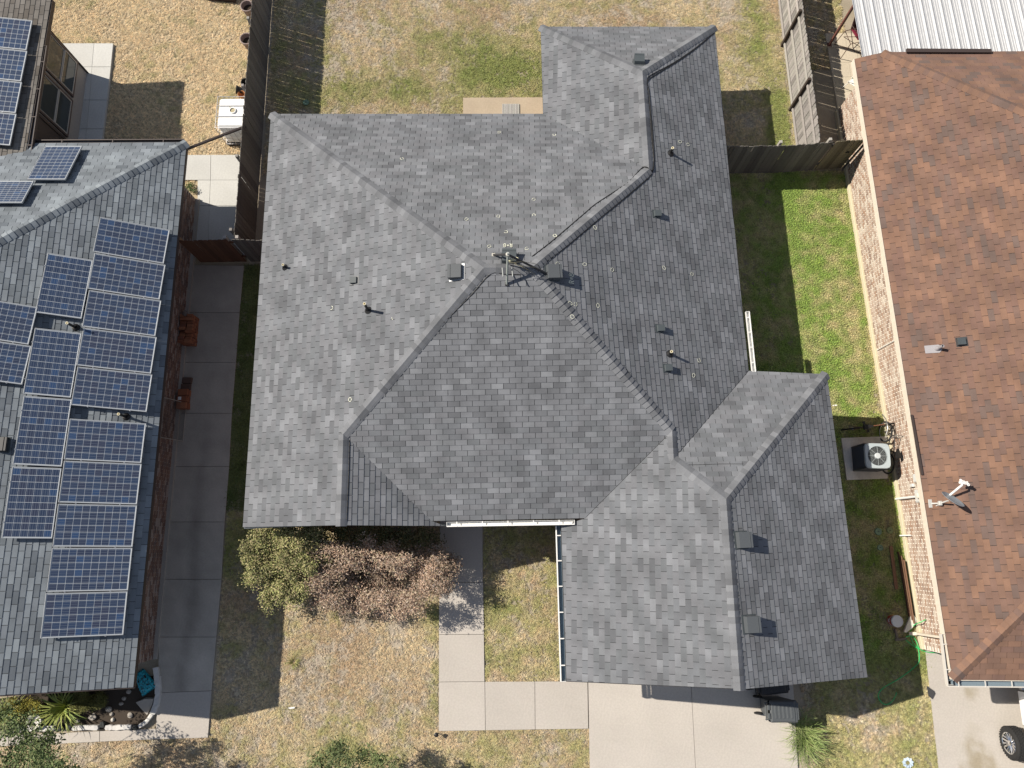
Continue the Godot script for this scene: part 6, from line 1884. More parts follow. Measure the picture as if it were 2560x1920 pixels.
func patio_things():
	var ch := thing("folding_chair", "maroon folding chair under the edge of the white metal roof", "chair", Vector3(11.91, 0.06, -17.146), 0.5)
	var m := MB.new()
	m.box(Transform3D(Basis.from_euler(Vector3(0.1, 0, 0)), Vector3(0, 0.44, 0)), Vector3(0.50, 0.05, 0.48), W, 0.02)
	part("seat", m.mesh(), surf(Color(0.16, 0.008, 0.03), 0.8), ch)
	var m1 := MB.new()
	m1.box(Transform3D(Basis.from_euler(Vector3(-0.3, 0, 0)), Vector3(0, 0.76, -0.28)), Vector3(0.50, 0.55, 0.05), W, 0.02)
	part("backrest", m1.mesh(), surf(Color(0.05, 0.02, 0.02), 0.8), ch)
	var m2 := MB.new()
	for s in [-1, 1]:
		m2.tube([Vector3(0.24 * s, 0.01, 0.26), Vector3(0.24 * s, 0.46, -0.22), Vector3(0.24 * s, 1.0, -0.36)], 0.012, 6, W)
		m2.tube([Vector3(0.26 * s, 0.01, -0.28), Vector3(0.26 * s, 0.60, 0.24)], 0.012, 6, W)
		m2.tube([Vector3(0.26 * s, 0.60, 0.24), Vector3(0.26 * s, 0.62, -0.26)], 0.014, 6, W)
	part("frame", m2.mesh(), surf(Color(0.06, 0.035, 0.03), 0.5), ch)
	var tb := thing("table_frame", "thin brown table frame standing on the cream paved patio", "table", Vector3(11.68, 0.06, -16.801), 0.25)
	var m3 := MB.new()
	for sx in [-1, 1]:
		for sz in [-1, 1]: m3.tube([Vector3(0.42 * sx, 0, 0.30 * sz), Vector3(0.36 * sx, 0.70, 0.26 * sz)], 0.012, 6, W)
	m3.tube([Vector3(-0.36, 0.70, -0.26), Vector3(0.36, 0.70, -0.26), Vector3(0.36, 0.70, 0.26), Vector3(-0.36, 0.70, 0.26), Vector3(-0.36, 0.70, -0.26)], 0.013, 6, W)
	m3.tube([Vector3(-0.42, 0.01, -0.30), Vector3(0.42, 0.01, 0.30)], 0.010, 6, W)
	part("frame", m3.mesh(), surf(Color(0.10, 0.05, 0.035), 0.5), tb)
	var lc := thing("lounge_chair", "white framed chair with green striped seat by the brown eave", "chair", Vector3(11.724, 0.06, -15.252), -0.75)
	var gm := surf(Color(0.09, 0.20, 0.11), 0.8)
	for i in 7:
		var m4 := MB.new()
		m4.box(Transform3D(Basis.from_euler(Vector3(0, 0, 0.12)), Vector3(-0.02, 0.40, (i - 3) * 0.068)), Vector3(0.50, 0.012, 0.060), W, 0.003)
		part("strap", m4.mesh(), gm if i in [1, 2, 3, 4] else M.white, lc)
		var m5 := MB.new()
		m5.box(Transform3D(Basis.from_euler(Vector3(0, 0, 1.15)), Vector3(0.34, 0.66, (i - 3) * 0.068)), Vector3(0.56, 0.012, 0.060), W, 0.003)
		part("strap", m5.mesh(), gm if i in [1, 2, 4, 5] else M.white, lc)
	var m6 := MB.new()
	for s in [-1, 1]:
		m6.tube([Vector3(-0.34, 0, 0.26 * s), Vector3(-0.26, 0.38, 0.26 * s), Vector3(0.24, 0.42, 0.26 * s), Vector3(0.48, 0.94, 0.26 * s)], 0.013, 6, W)
		m6.tube([Vector3(0.30, 0, 0.26 * s), Vector3(0.20, 0.42, 0.26 * s)], 0.013, 6, W)
		m6.tube([Vector3(-0.30, 0.38, 0.27 * s), Vector3(-0.24, 0.60, 0.28 * s), Vector3(0.30, 0.62, 0.28 * s)], 0.014, 6, W)
	part("frame", m6.mesh(), M.white, lc)

func truck():
	# rear corner of a white pickup, cut by the picture's lower right corner
	var t := thing("pickup_truck", "white pickup truck at the lower right corner with a chrome wheel", "truck", Vector3(14.98, 0.05, 6.3))
	var paint := surf(Color(0.80, 0.80, 0.80), 0.25)
	paint.clearcoat_enabled = true
	var m := MB.new()
	# bed sides with wheel arches, built from a side outline
	var side := PackedVector2Array([Vector2(-2.4, 0.55), Vector2(-1.50, 0.55)])
	for i in 9:
		var a := PI - PI * i / 8.0
		side.append(Vector2(-1.03 + cos(a) * 0.50, 0.55 + sin(a) * 0.50))
	side.append(Vector2(2.0, 0.55))
	for i in 9:
		var a := PI - PI * i / 8.0
		side.append(Vector2(2.55 + cos(a) * 0.50, 0.55 + sin(a) * 0.50))
	side.append_array(PackedVector2Array([Vector2(3.4, 0.55), Vector2(3.4, 1.05), Vector2(3.2, 1.18), Vector2(-2.35, 1.18), Vector2(-2.42, 1.10)]))
	for s in [-1, 1]:
		m.prism(side, Transform3D(Basis(Vector3(0, 0, 1), Vector3(0, 1, 0), Vector3(-1, 0, 0)), Vector3(s * 0.93, 0, 0)), -0.06, 0.06, W)
	m.box(at(Vector3(0, 0.86, -2.36)), Vector3(1.80, 0.60, 0.10), W, 0.02)
	m.box(at(Vector3(0, 0.70, 0)), Vector3(1.76, 0.10, 4.6), W)
	m.box(at(Vector3(0, 1.0, 2.75)), Vector3(1.76, 0.36, 1.2), W, 0.06)
	m.box(at(Vector3(0, 1.45, 1.1)), Vector3(1.74, 0.80, 2.1), W, 0.16)
	part("body", m.mesh(), paint, t)
	var mb := MB.new()
	mb.box(at(Vector3(0, 0.62, -2.50)), Vector3(1.9, 0.20, 0.18), W, 0.04)
	part("bumper", mb.mesh(), M.steel, t)
	for s in [-1, 1]:
		var m2 := MB.new()
		m2.box(at(Vector3(s * 0.905, 0.92, -2.33)), Vector3(0.15, 0.36, 0.16), W, 0.03)
		part("tail_light", m2.mesh(), surf(Color(0.22, 0.02, 0.05), 0.2), t)
	var m3 := MB.new()
	m3.box(at(Vector3(0, 1.5, 1.1)), Vector3(1.76, 0.36, 1.7), W, 0.04)
	part("window", m3.mesh(), surf(Color(0.02, 0.02, 0.025), 0.06), t)
	for q in [Vector3(-1.22, 0.42, -1.03), Vector3(1.22, 0.42, -1.03), Vector3(-1.15, 0.42, 2.55), Vector3(1.15, 0.42, 2.55)]:
		wheel(t, q, signf(q.x))

func wheel(t: Node, c: Vector3, s: float):
	var xf := Transform3D(Basis(Vector3(0, 0, 1), Vector3(s, 0, 0), Vector3(0, s, 0)).orthonormalized(), c)
	var m := MB.new()
	m.lathe([Vector2(0.28, -0.15), Vector2(0.37, -0.155), Vector2(0.415, -0.12), Vector2(0.425, -0.04), Vector2(0.425, 0.04), Vector2(0.415, 0.12), Vector2(0.37, 0.155), Vector2(0.285, 0.145), Vector2(0.275, 0.10)], xf, 40, W)
	for i in 36:
		for k in [-0.11, -0.055, 0.0, 0.055, 0.11]:
			var a := TAU * (i + (0.5 if k in [-0.055, 0.055] else 0.0)) / 36
			m.box(xf * Transform3D(Basis(Vector3(cos(a), 0, sin(a)), Vector3.UP, Vector3(-sin(a), 0, cos(a))) * Basis(Vector3.RIGHT, 0.35 if k > 0 else -0.35), Vector3(cos(a) * 0.428, k, sin(a) * 0.428)), Vector3(0.022, 0.040, 0.046), W, 0.004)
	var w := part("wheel", m.mesh(), M.rubber, t)
	var chrome := surf(Color(0.82, 0.83, 0.85), 0.08, null, 1.0, false, 1.0)
	var m2 := MB.new()
	m2.lathe([Vector2(0.285, 0.135), Vector2(0.278, 0.15), Vector2(0.262, 0.14), Vector2(0.25, 0.05), Vector2(0.24, -0.05)], xf, 40, W)
	for i in 8:
		for sgn in [-1, 1]:
			var a: float = TAU * i / 8 + 0.10 * sgn
			var a2: float = TAU * i / 8 + 0.22 * sgn
			var i0 := Vector3(cos(a) * 0.06, 0.085, sin(a) * 0.06)
			var o0 := Vector3(cos(a2) * 0.265, 0.135, sin(a2) * 0.265)
			var w0 := Vector3(-sin(a), 0, cos(a)) * 0.022
			var dd := Vector3(0, 0.03, 0)
			m2.quad(xf * (i0 + w0), xf * (i0 + dd), xf * (o0 + dd * 0.3), xf * (o0 + w0), xf.basis * (Vector3.UP + w0 * 20), W)
			m2.quad(xf * (i0 - w0), xf * (i0 + dd), xf * (o0 + dd * 0.3), xf * (o0 - w0), xf.basis * (Vector3.UP - w0 * 20), W)
	m2.lathe([Vector2(0.075, 0.08), Vector2(0.07, 0.125), Vector2(0.04, 0.14), Vector2(0, 0.142)], xf, 20, W)
	part("rim", m2.mesh(), chrome, w)
	var m3 := MB.new()
	m3.lathe([Vector2(0.245, -0.04), Vector2(0.0, -0.04)], xf, 24, W)
	part("drum", m3.mesh(), surf(Color(0.10, 0.10, 0.11), 0.4, null, 1.0, false, 0.5), w)

func front_bed():
	var p := [Vector3(-15.295, 0.03, 4.136), Vector3(-12.361, 0.03, 3.939), Vector3(-10.904, 0.03, 3.7), Vector3(-10.299, 0.03, 3.466), Vector3(-10.161, 0.03, 3.704), Vector3(-10.093, 0.03, 4.058), Vector3(-10.106, 0.03, 4.387), Vector3(-10.324, 0.03, 4.703), Vector3(-10.615, 0.03, 4.848), Vector3(-11.798, 0.03, 4.873), Vector3(-13.375, 0.03, 4.896), Vector3(-15.176, 0.03, 4.929)]
	var mb := MB.new()
	mb.poly(p, Vector3.UP, W)
	var e := p.duplicate()
	struct("flower_bed", mb.mesh(), surf(Color(0.075, 0.058, 0.044), 1.0, M.soil, 1.6), "dark earth bed inside the white stone edging")
	# edging: white blocks along the walk, then a curve of grey white stones
	var ms := [surf(Color(0.72, 0.70, 0.66), 0.9, M.mottle, 2.5), surf(Color(0.64, 0.63, 0.61), 0.9, M.mottle, 2.5), surf(Color(0.55, 0.53, 0.49), 0.9, M.mottle, 2.5)]
	var dk := surf(Color(0.035, 0.04, 0.04), 0.8, M.grit, 2.0)
	var curve_ := [Vector3(-10.197, 0.1, 3.359), Vector3(-10.139, 0.1, 3.596), Vector3(-10.108, 0.1, 3.8), Vector3(-10.105, 0.1, 4.066), Vector3(-10.148, 0.1, 4.32), Vector3(-10.293, 0.1, 4.573), Vector3(-10.394, 0.1, 4.688), Vector3(-10.489, 0.1, 4.75)]
	var names := ["first edging stone at the head of the curve by the blue bag", "second edging stone of the curve, level with the blue bag", "third edging stone of the curve, below the blue bag", "fourth edging stone, beside the flat triangular rock", "fifth edging stone, where the curve turns in the sun", "narrow sunlit edging stone on the turn", "small sunlit edging stone after the turn", "smallest edging stone next to the dark lamp base"]
	for i in curve_.size():
		var a: Vector3 = curve_[max(i - 1, 0)]
		var b: Vector3 = curve_[min(i + 1, curve_.size() - 1)]
		var L: float = [0.30, 0.26, 0.28, 0.34, 0.30, 0.28, 0.12, 0.12][i]
		var bk := block_mb(40 + i, Vector3(L, 0.14, [0.15, 0.17, 0.16, 0.15, 0.15, 0.10, 0.11, 0.11][i]))
		var o := part("edging_stone", bk.mesh(), ms[1 if i < 5 else 0], self, Transform3D(along(Vector3(a.x, 0, a.z), Vector3(b.x, 0, b.z)), Vector3(curve_[i].x, 0.09, curve_[i].z)))
		tag(o, names[i], "edging stone", "white edging stones round the flower bed")
	var row := [[106, 0.30, 0], [125, 0.28, 0], [157, 0.10, 1], [173, 0.14, 1], [200, 0.42, 0], [232, 0.34, 0], [257, 0.13, 1], [271, 0.20, 0], [297, 0.34, 0], [321, 0.22, 0], [337, 0.13, 1], [80, 0.34, 0], [40, 0.4, 0]]
	var row_at := [Vector3(-13.285, 0.08, 4.834), Vector3(-13.072, 0.08, 4.824), Vector3(-12.77, 0.08, 4.805), Vector3(-12.532, 0.08, 4.817), Vector3(-12.227, 0.08, 4.818), Vector3(-11.868, 0.08, 4.81), Vector3(-11.594, 0.08, 4.738), Vector3(-11.394, 0.08, 4.812), Vector3(-11.135, 0.08, 4.814), Vector3(-10.876, 0.08, 4.805), Vector3(-10.672, 0.08, 4.816), Vector3(-13.599, 0.08, 4.842), Vector3(-14.004, 0.08, 4.851)]
	var rl := ["white edging block under the leaning foliage, left of the dark lamp", "white edging block just left of the dark lamp bases", "dark angular lamp base left in the white edging row", "dark grey block beside the left lamp base", "long white edging block right of the dark grey block", "second long white edging block below the grey rocks", "dark lamp base behind the middle of the white edging row", "short white edging block below the middle lamp base", "long shaded white edging block before the right lamp base", "white edging block touching the right lamp base", "dark lamp base at the right end of the straight edging", "white edging block deep under the foliage", "leftmost white edging block, nearly hidden by foliage"]
	for i in row.size():
		var q = row[i]
		var bk := block_mb(70 + i, Vector3(q[1], 0.13, 0.13 if q[2] == 0 else 0.15))
		var o := part("edging_stone" if q[2] == 0 else "dark_block", bk.mesh(), dk if q[2] == 1 else ms[i % 2], self, Transform3D(Basis(Vector3.UP, rng.randf_range(-0.05, 0.05)), Vector3(row_at[i].x, 0.08, row_at[i].z)))
		tag(o, rl[i], "edging stone" if q[2] == 0 else "block", "white edging stones round the flower bed" if q[2] == 0 else "dark blocks in the edging")
	# rocks on the bed
	var rk := [[Vector3(-10.44, 0.05, 4.244), Vector3(0.46, 0.10, 0.40), "flat pale triangular rock leaning in the bed by the curved edging"], [Vector3(-10.967, 0.05, 3.878), Vector3(0.15, 0.10, 0.13), "small pale stone nearest the roof edge in the bed"], [Vector3(-11.084, 0.05, 4.059), Vector3(0.13, 0.09, 0.11), "round pale stone, second from the roof edge"], [Vector3(-11.149, 0.05, 4.197), Vector3(0.14, 0.09, 0.10), "round pale stone right of the clipped hedge"], [Vector3(-11.485, 0.05, 4.344), Vector3(0.19, 0.12, 0.17), "large round pale stone below the clipped hedge"], [Vector3(-11.391, 0.05, 4.471), Vector3(0.11, 0.08, 0.11), "small round pale stone below the large round one"], [Vector3(-11.91, 0.06, 4.54), Vector3(0.22, 0.16, 0.18), "angular grey rock right of the spiky plant"], [Vector3(-10.867, 0.05, 4.506), Vector3(0.16, 0.10, 0.16), "dark sided rock in the sunlit part of the bed"], [Vector3(-11.341, 0.05, 4.619), Vector3(0.10, 0.10, 0.12), "small white pebble just above the white edging row"], [Vector3(-12.32, 0.05, 4.656), Vector3(0.12, 0.08, 0.10), "tan pebble under the tips of the spiky plant"]]
	for i in rk.size():
		var r := rock_mb(200 + i, rk[i][1], 0.35 if i in [0, 6] else 0.14)
		if i == 0:
			r = MB.new()
			r.prism(PackedVector2Array([Vector2(-0.26, 0.10), Vector2(-0.02, 0.20), Vector2(0.24, 0.20), Vector2(0.20, 0.04), Vector2(0.05, -0.26), Vector2(-0.08, -0.12)]), Transform3D(Basis(Vector3(1, 0, 0), Vector3(0, 0.25, -0.97).normalized(), Vector3(0, 0.97, 0.25).normalized()), Vector3.ZERO), -0.05, 0.05, W)
		tag(part("bed_stone", r.mesh(), surf(Color(0.40, 0.37, 0.33) if i != 8 else Color(0.66, 0.63, 0.56), 0.95, M.mottle, 2.5), self, at(rk[i][0])), rk[i][2], "stone", "stones in the flower bed")
	# blue bag with black print: a pillow pushed out of shape
	var bg := thing("printed_bag", "turquoise bag with black print at the corner of the flower bed", "bag", Vector3(-10.516, 0.1, 3.594), -0.95)
	var m2 := MB.new()
	var n := 14
	var P := func(i, j, s):
		var a: float = i * 2.0 / n - 1.0
		var b: float = j * 2.0 / n - 1.0
		var h: float = pow(max((1 - a * a) * (1 - b * b), 0.0), 0.35) * 0.13
		return Vector3(a * 0.33, s * h + 0.02 + 0.03 * n_fine.get_noise_2d(a * 3.0, b * 3.0), b * (0.20 + 0.05 * a))
	for i in n:
		for j in n:
			for s in [1.0, -1.0]:
				m2.quad(P.call(i, j, s), P.call(i + 1, j, s), P.call(i + 1, j + 1, s), P.call(i, j + 1, s), Vector3(0, s, 0), W)
	var im := Image.create(256, 256, false, Image.FORMAT_RGB8)
	var nf := FastNoiseLite.new(); nf.seed = 4; nf.frequency = 0.035; nf.fractal_octaves = 3
	for y in 256:
		for x in 256:
			im.set_pixel(x, y, Color(0.02, 0.02, 0.03) if nf.get_noise_2d(x, y) > 0.20 else Color(0.10, 0.62, 0.70))
	var bm := StandardMaterial3D.new()
	bm.albedo_texture = ImageTexture.create_from_image(im)
	bm.uv1_triplanar = true; bm.uv1_scale = Vector3.ONE * 1.6
	bm.roughness = 0.4
	part("sack", m2.mesh(), bm, bg)
	# white pot rim among the leaves
	var wp := thing("white_pot", "round white pot rim among the foliage left of the spiky plant", "pot", Vector3(-13.441, 0, 4.618))
	var m3 := MB.new()
	m3.lathe([Vector2(0.13, 0), Vector2(0.19, 0.24), Vector2(0.21, 0.25), Vector2(0.205, 0.28), Vector2(0.17, 0.27), Vector2(0.14, 0.16), Vector2(0, 0.16)], Transform3D.IDENTITY, 24, W)
	part("pot", m3.mesh(), surf(Color(0.62, 0.60, 0.57), 0.7), wp)

func split(c: Array, n: int, jit: float, k: float) -> Array:
	var o := []
	for e in c:
		for i in n: o.append([e[0] + Vector3(rng.randf_range(-jit, jit), rng.randf_range(-jit, jit) * 0.7, rng.randf_range(-jit, jit)), e[1] * k * rng.randf_range(0.8, 1.25)])
	return o

func greenery():
	var dry_leaf := [Color(0.42, 0.29, 0.21), Color(0.48, 0.35, 0.26), Color(0.35, 0.235, 0.17), Color(0.44, 0.37, 0.25), Color(0.52, 0.42, 0.35)]
	var olive := [Color(0.25, 0.255, 0.09), Color(0.31, 0.31, 0.125), Color(0.19, 0.215, 0.075), Color(0.40, 0.36, 0.18), Color(0.34, 0.285, 0.15)]
	var c1 := []
	for q in [Vector3(-7.214, 1.55, -0.287), Vector3(-6.573, 1.55, -0.327), Vector3(-5.905, 1.55, -0.28), Vector3(-6.994, 1.55, 0.017), Vector3(-6.276, 1.55, 0), Vector3(-5.611, 1.55, 0.025), Vector3(-7.027, 1.55, 0.34), Vector3(-6.424, 1.55, 0.289), Vector3(-5.674, 1.55, 0.294)]: c1.append([q + Vector3(0, rng.randf_range(-0.3, 0.2), 0), rng.randf_range(0.26, 0.40)])
	for q in [Vector3(-7.01, 1.2, 0.672), Vector3(-6.455, 1.2, 0.621), Vector3(-5.843, 1.2, 0.57), Vector3(-5.412, 1.2, 0.246), Vector3(-6.484, 1.2, 1.052), Vector3(-6.932, 1.2, 0.996), Vector3(-5.986, 1.2, 1.001), Vector3(-7.443, 1.2, 0.07), Vector3(-6.237, 1.2, 0.513), Vector3(-7.319, 1.2, 0.562), Vector3(-6.689, 1.2, 1.318), Vector3(-6.626, 1.2, 0.565), Vector3(-5.602, 1.2, 0.895)]: c1.append([q + Vector3(0, rng.randf_range(-0.45, 0.3), 0), rng.randf_range(0.26, 0.40)])
	for q in [Vector3(-7.268, 0.5, 0.244), Vector3(-6.515, 0.5, 0.249), Vector3(-6.712, 0.5, 0.808), Vector3(-6.142, 0.5, 0.7), Vector3(-6.891, 0.5, -0.207), Vector3(-6.076, 0.5, -0.202), Vector3(-5.599, 0.5, 0.028)]: c1.append([q, 0.42])
	for q in [Vector3(-6.535, 1.7, -0.465), Vector3(-6.182, 1.7, -0.463), Vector3(-5.889, 1.7, -0.353), Vector3(-5.62, 1.7, -0.276), Vector3(-6.282, 1.7, -0.28), Vector3(-6.973, 1.7, -0.414)]: c1.append([q + Vector3(0, rng.randf_range(-0.3, 0.1), 0), 0.34])
	for q in [Vector3(-6.139, 1.35, -0.459), Vector3(-5.689, 1.35, -0.435), Vector3(-5.404, 1.35, -0.356), Vector3(-5.862, 1.35, -0.524), Vector3(-5.935, 1.35, 1.154), Vector3(-6.153, 1.35, 1.206)]: c1.append([q + Vector3(0, rng.randf_range(-0.3, 0.2), 0), 0.33])
	c1 = split(c1, 2, 0.22, 0.88)
	plant("olive_shrub", "olive green shrub under the left gable of the grey roof", "shrub", Vector3(-6.825, 0, 0.483), c1, Vector2(0.034, 0.062), 430, olive, 0.008, "", 0.75)
	var c2 := []
	for q in [Vector3(-5.433, 1.15, 0.082), Vector3(-4.874, 1.15, -0.025), Vector3(-4.25, 1.15, 0.089), Vector3(-3.632, 1.15, 0.037), Vector3(-3.063, 1.15, 0.26), Vector3(-2.502, 1.15, 0.208), Vector3(-2.05, 1.15, 0.375), Vector3(-5.24, 1.15, 0.575), Vector3(-4.626, 1.15, 0.524), Vector3(-4.005, 1.15, 0.636), Vector3(-3.391, 1.15, 0.585), Vector3(-2.717, 1.15, 0.697), Vector3(-2.1, 1.15, 0.755), Vector3(-5.047, 1.15, 1.116), Vector3(-4.376, 1.15, 1.174), Vector3(-3.706, 1.15, 1.231), Vector3(-3.038, 1.15, 1.235), Vector3(-2.372, 1.15, 1.185), Vector3(-4.59, 1.15, 1.387), Vector3(-3.142, 1.15, 1.501), Vector3(-2.589, 1.15, 1.451), Vector3(-3.921, 1.15, 1.444), Vector3(-1.935, 1.15, 0.593), Vector3(-1.823, 1.15, 0.539)]: c2.append([q + Vector3(0, rng.randf_range(-0.5, 0.25), 0), rng.randf_range(0.27, 0.42)])
	for q in [Vector3(-5.136, 0.45, 0.257), Vector3(-4.435, 0.45, 0.374), Vector3(-3.74, 0.45, 0.378), Vector3(-3.044, 0.45, 0.382), Vector3(-2.347, 0.45, 0.498), Vector3(-4.875, 0.45, 0.932), Vector3(-4.068, 0.45, 0.936), Vector3(-3.259, 0.45, 0.997), Vector3(-2.569, 0.45, 0.945)]: c2.append([q, 0.42])
	for q in [Vector3(-5.618, 0.9, 1.017), Vector3(-5.492, 0.9, 1.29), Vector3(-5.201, 0.9, 1.475), Vector3(-4.917, 0.9, 1.563), Vector3(-5.476, 0.9, 0.47), Vector3(-1.841, 0.9, 0.82)]: c2.append([q + Vector3(0, rng.randf_range(-0.3, 0.3), 0), 0.32])
	for q in [Vector3(-5.44, 1, 0.687), Vector3(-5.033, 1, 0.962), Vector3(-5.576, 1, 0.247), Vector3(-5.3, 1, 0.083), Vector3(-4.75, 1, 1.017)]: c2.append([q + Vector3(0, rng.randf_range(-0.3, 0.4), 0), 0.33])
	c2 = split(c2, 2, 0.24, 1.0)
	plant("brown_shrub", "wide dry brown shrub beside the front walk", "shrub", Vector3(-3.922, 0, 0.729), c2, Vector2(0.022, 0.075), 540, dry_leaf, 0.008, "", 0.75)
	var c3 := []
	for q in [Vector3(-5.47, 1.1, -0.416), Vector3(-4.905, 1.1, -0.457), Vector3(-4.28, 1.1, -0.431), Vector3(-3.656, 1.1, -0.45), Vector3(-3.087, 1.1, -0.38), Vector3(-2.519, 1.1, -0.343)]: c3.append([q + Vector3(0, rng.randf_range(-0.3, 0.2), 0), 0.32])
	for q in [Vector3(-5.594, 0.6, -0.369), Vector3(-5.016, 0.6, -0.422), Vector3(-4.434, 0.6, -0.362), Vector3(-3.856, 0.6, -0.416), Vector3(-3.274, 0.6, -0.355), Vector3(-2.692, 0.6, -0.295), Vector3(-2.227, 0.6, -0.179)]: c3.append([q + Vector3(0, rng.randf_range(-0.3, 0.3), 0), 0.34])
	plant("foundation_shrub", "dark green shrub in the shade of the eave behind the brown shrub", "shrub", Vector3(-4.077, 0, -0.369), c3, Vector2(0.035, 0.07), 330, [Color(0.09, 0.11, 0.04), Color(0.13, 0.13, 0.05), Color(0.17, 0.14, 0.06)], 0.015)
	# tree reaching into the lower left corner
	var leaf_g := [Color(0.10, 0.15, 0.045), Color(0.13, 0.18, 0.06), Color(0.075, 0.12, 0.035), Color(0.17, 0.20, 0.08)]
	var c4 := []
	for q in [Vector3(-12.835, 3, 4.011), Vector3(-12.403, 3, 4.287), Vector3(-12.029, 3, 4.152), Vector3(-12.45, 3, 4.649), Vector3(-11.967, 3, 4.607), Vector3(-11.582, 3, 4.564), Vector3(-12.593, 3, 5.008), Vector3(-12.113, 3, 4.966), Vector3(-11.638, 3, 4.879), Vector3(-11.266, 3, 4.746), Vector3(-12.16, 3, 5.322), Vector3(-11.688, 3, 5.236), Vector3(-11.214, 3, 5.149), Vector3(-10.848, 3, 4.973), Vector3(-11.368, 3, 5.459), Vector3(-12.965, 3, 4.466), Vector3(-13.093, 3, 4.916), Vector3(-12.722, 3, 5.452), Vector3(-11.815, 3, 5.722), Vector3(-10.992, 3, 5.373), Vector3(-10.513, 3, 5.331)]: c4.append([q + Vector3(rng.randf_range(-0.15, 0.15), rng.randf_range(-0.7, 0.5), 0), rng.randf_range(0.28, 0.45)])
	plant("corner_tree", "leafy green tree filling the lower left corner", "tree", Vector3(-13.92, 0, 6.794), c4, Vector2(0.04, 0.085), 300, leaf_g, 0.016, "", 0.6)
	var c5 := []
	for q in [Vector3(-5.061, 2, 5.259), Vector3(-4.659, 2, 5.12), Vector3(-4.246, 2, 5.216), Vector3(-3.839, 2, 5.171), Vector3(-3.426, 2, 5.268), Vector3(-3.013, 2, 5.457), Vector3(-5.248, 2, 5.586), Vector3(-4.639, 2, 5.542), Vector3(-4.028, 2, 5.546), Vector3(-3.416, 2, 5.596), Vector3(-5.548, 2, 5.677), Vector3(-4.463, 2, 4.932), Vector3(-4.919, 2, 6.052), Vector3(-3.907, 2, 6.057), Vector3(-2.897, 2, 5.97), Vector3(-5.932, 2, 6.046)]: c5.append([q + Vector3(rng.randf_range(-0.1, 0.1), rng.randf_range(-0.5, 0.2), 0), rng.randf_range(0.24, 0.4)])
	plant("lawn_tree", "light green tree top rising over the bottom edge of the front lawn", "tree", Vector3(-4.728, 0, 6.64), c5, Vector2(0.03, 0.09), 260, [Color(0.13, 0.17, 0.06), Color(0.17, 0.21, 0.085), Color(0.10, 0.14, 0.045)], 0.03, "", 0.6)
	# plants in the bed
	blades("spiky_plant", "spiky yucca with long yellow green blades in the flower bed", "plant", Vector3(-12.719, 0.03, 4.267), 120, 0.72, 0.034, 0.42, [Color(0.22, 0.27, 0.05), Color(0.15, 0.21, 0.04), Color(0.30, 0.33, 0.08)])
	blades("spiky_plant", "paler spiky plant at the left edge of the flower bed", "plant", Vector3(-14.252, 0.03, 4.439), 110, 0.60, 0.026, 0.35, [Color(0.30, 0.33, 0.10), Color(0.20, 0.25, 0.06), Color(0.40, 0.38, 0.17)])
	blades("ornamental_grass", "tall green grass clump at the edge of the driveway below the bins", "plant", Vector3(8.093, 0, 5.144), 420, 0.48, 0.013, 0.5, [Color(0.25, 0.33, 0.10), Color(0.33, 0.40, 0.15), Color(0.17, 0.25, 0.07)], Vector3(0.02, 0, 0.06), 0.34, 1.0)
	blades("ornamental_grass", "loose grass tuft on the front lawn below the olive shrub", "plant", Vector3(-6.319, 0, 3.113), 90, 0.20, 0.010, 0.12, [Color(0.26, 0.28, 0.08), Color(0.36, 0.33, 0.13)])
	var hedge := [Color(0.13, 0.135, 0.03), Color(0.17, 0.165, 0.04), Color(0.10, 0.11, 0.025)]
	var c6 := []
	for i in 30: c6.append([Vector3(-11.896, 0, 4.064) + Vector3(rng.randf_range(-0.42, 0.42), rng.randf_range(0.12, 0.42), rng.randf_range(-0.20, 0.20)), 0.14])
	plant("clipped_hedge", "clipped square hedge against the roof edge right of the spiky plant", "hedge", Vector3(-11.896, 0, 4.064), c6, Vector2(0.022, 0.034), 260, hedge, 0.008, "clipped hedges in the flower bed")
	var c7 := []
	for i in 24: c7.append([Vector3(-13.766, 0, 4.224) + Vector3(rng.randf_range(-0.45, 0.45), rng.randf_range(0.12, 0.40), rng.randf_range(-0.16, 0.16)), 0.14])
	plant("clipped_hedge", "clipped hedge with yellow sunlit tips left of the spiky plant", "hedge", Vector3(-13.766, 0, 4.224), c7, Vector2(0.022, 0.034), 240, [Color(0.24, 0.22, 0.03), Color(0.32, 0.27, 0.03), Color(0.17, 0.17, 0.03)], 0.008, "clipped hedges in the flower bed")
	var c8 := []
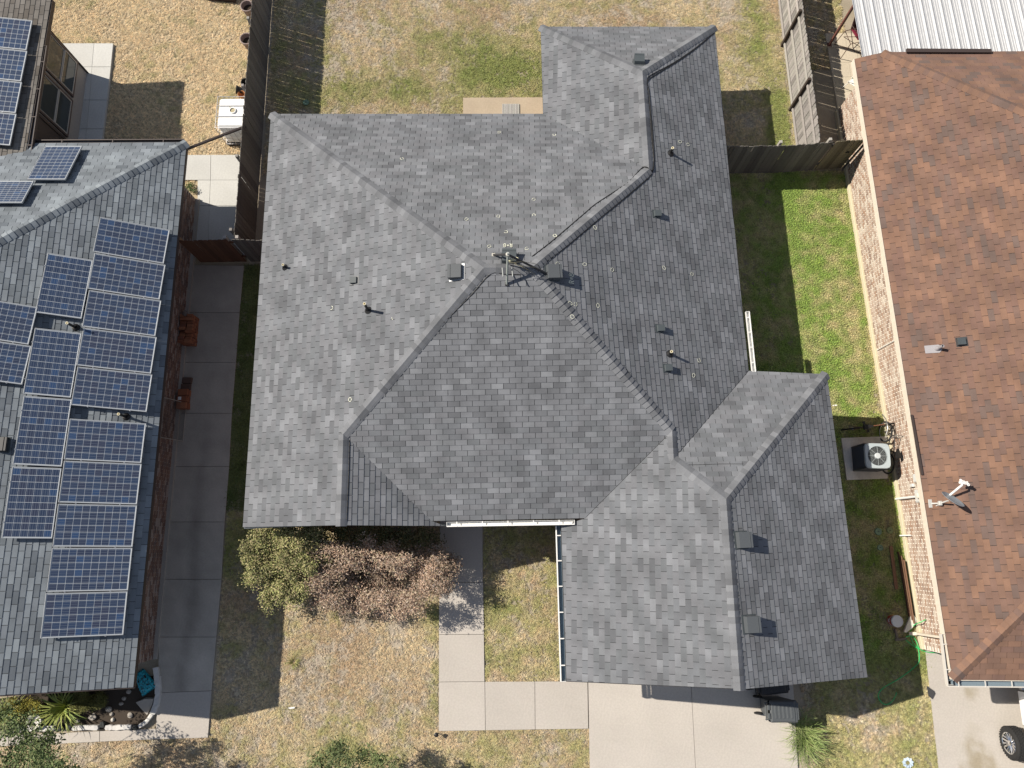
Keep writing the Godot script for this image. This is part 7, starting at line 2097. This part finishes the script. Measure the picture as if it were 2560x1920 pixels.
	for q in [Vector3(-10.545, 0.15, -11.788), Vector3(-10.45, 0.15, -11.602), Vector3(-10.614, 0.15, -11.674)]: c8.append([q, 0.13])
	plant("wall_plant", "small green plant at the corner of the dark brick wall", "plant", Vector3(-10.61, 0, -11.809), c8, Vector2(0.03, 0.05), 90, leaf_g, 0.006)
	# lawns
	var house := [[-6.75, 6.15, -12.35, -1.25], [-6.75, -2.55, -1.25, -1.0], [1.5, 5.85, -15.35, -12.3], [1.9, 8.55, -4.3, 2.80]]
	var walk := [[-2.17, -0.86, -3.4, 4.95], [-0.95, 2.13, 3.69, 4.93], [2.12, 8.06, 2.4, 9.0], [-1.6, 1.0, -15.03, -12.0]]
	lawn("back_lawn", "patchy tan and green grass behind the grey house", [[-8.25, 9.4, -19.5, -12.2]], 1050.0, house + walk, 0.78)
	lawn("front_lawn", "dry straw coloured front lawn with green patches around the walk", [[-8.55, 2.3, -1.2, 7.6]], 1050.0, house + walk, 0.78)
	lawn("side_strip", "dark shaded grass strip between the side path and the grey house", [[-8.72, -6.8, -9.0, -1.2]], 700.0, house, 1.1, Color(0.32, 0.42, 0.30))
	lawn("corner_lawn", "dry grass below the planted bed in the lower left corner", [[-14.5, -8.55, 5.0, 7.9]], 600.0, [[-16.0, -8.4, 3.0, 5.12]])
	lawn("straw_yard", "dry straw yard left of the dark board fence", [[-16.0, -8.4, -19.5, -11.75]], 1050.0, [[-16.0, -13.62, -17.25, -11.0], [-10.5, -8.3, -12.95, -11.0]], 0.78)
	lawn("side_lawn", "bright green grass between the grey roof and the whitewashed wall", [[6.1, 11.6, -12.2, 3.2]], 1000.0, house + [[10.06, 11.4, -3.28, -2.02]], 0.9)
	lawn("right_lawn", "yellow green lawn between the two driveways", [[8.2, 12.3, 2.8, 7.6]], 1000.0, [[6.0, 8.06, 2.0, 9.0]], 0.8)
	lawn("far_strip", "shaded grass between the rail fence and the paved patio", [[9.45, 11.6, -19.5, -12.3]], 520.0, [[10.33, 13.0, -16.05, -12.5]])
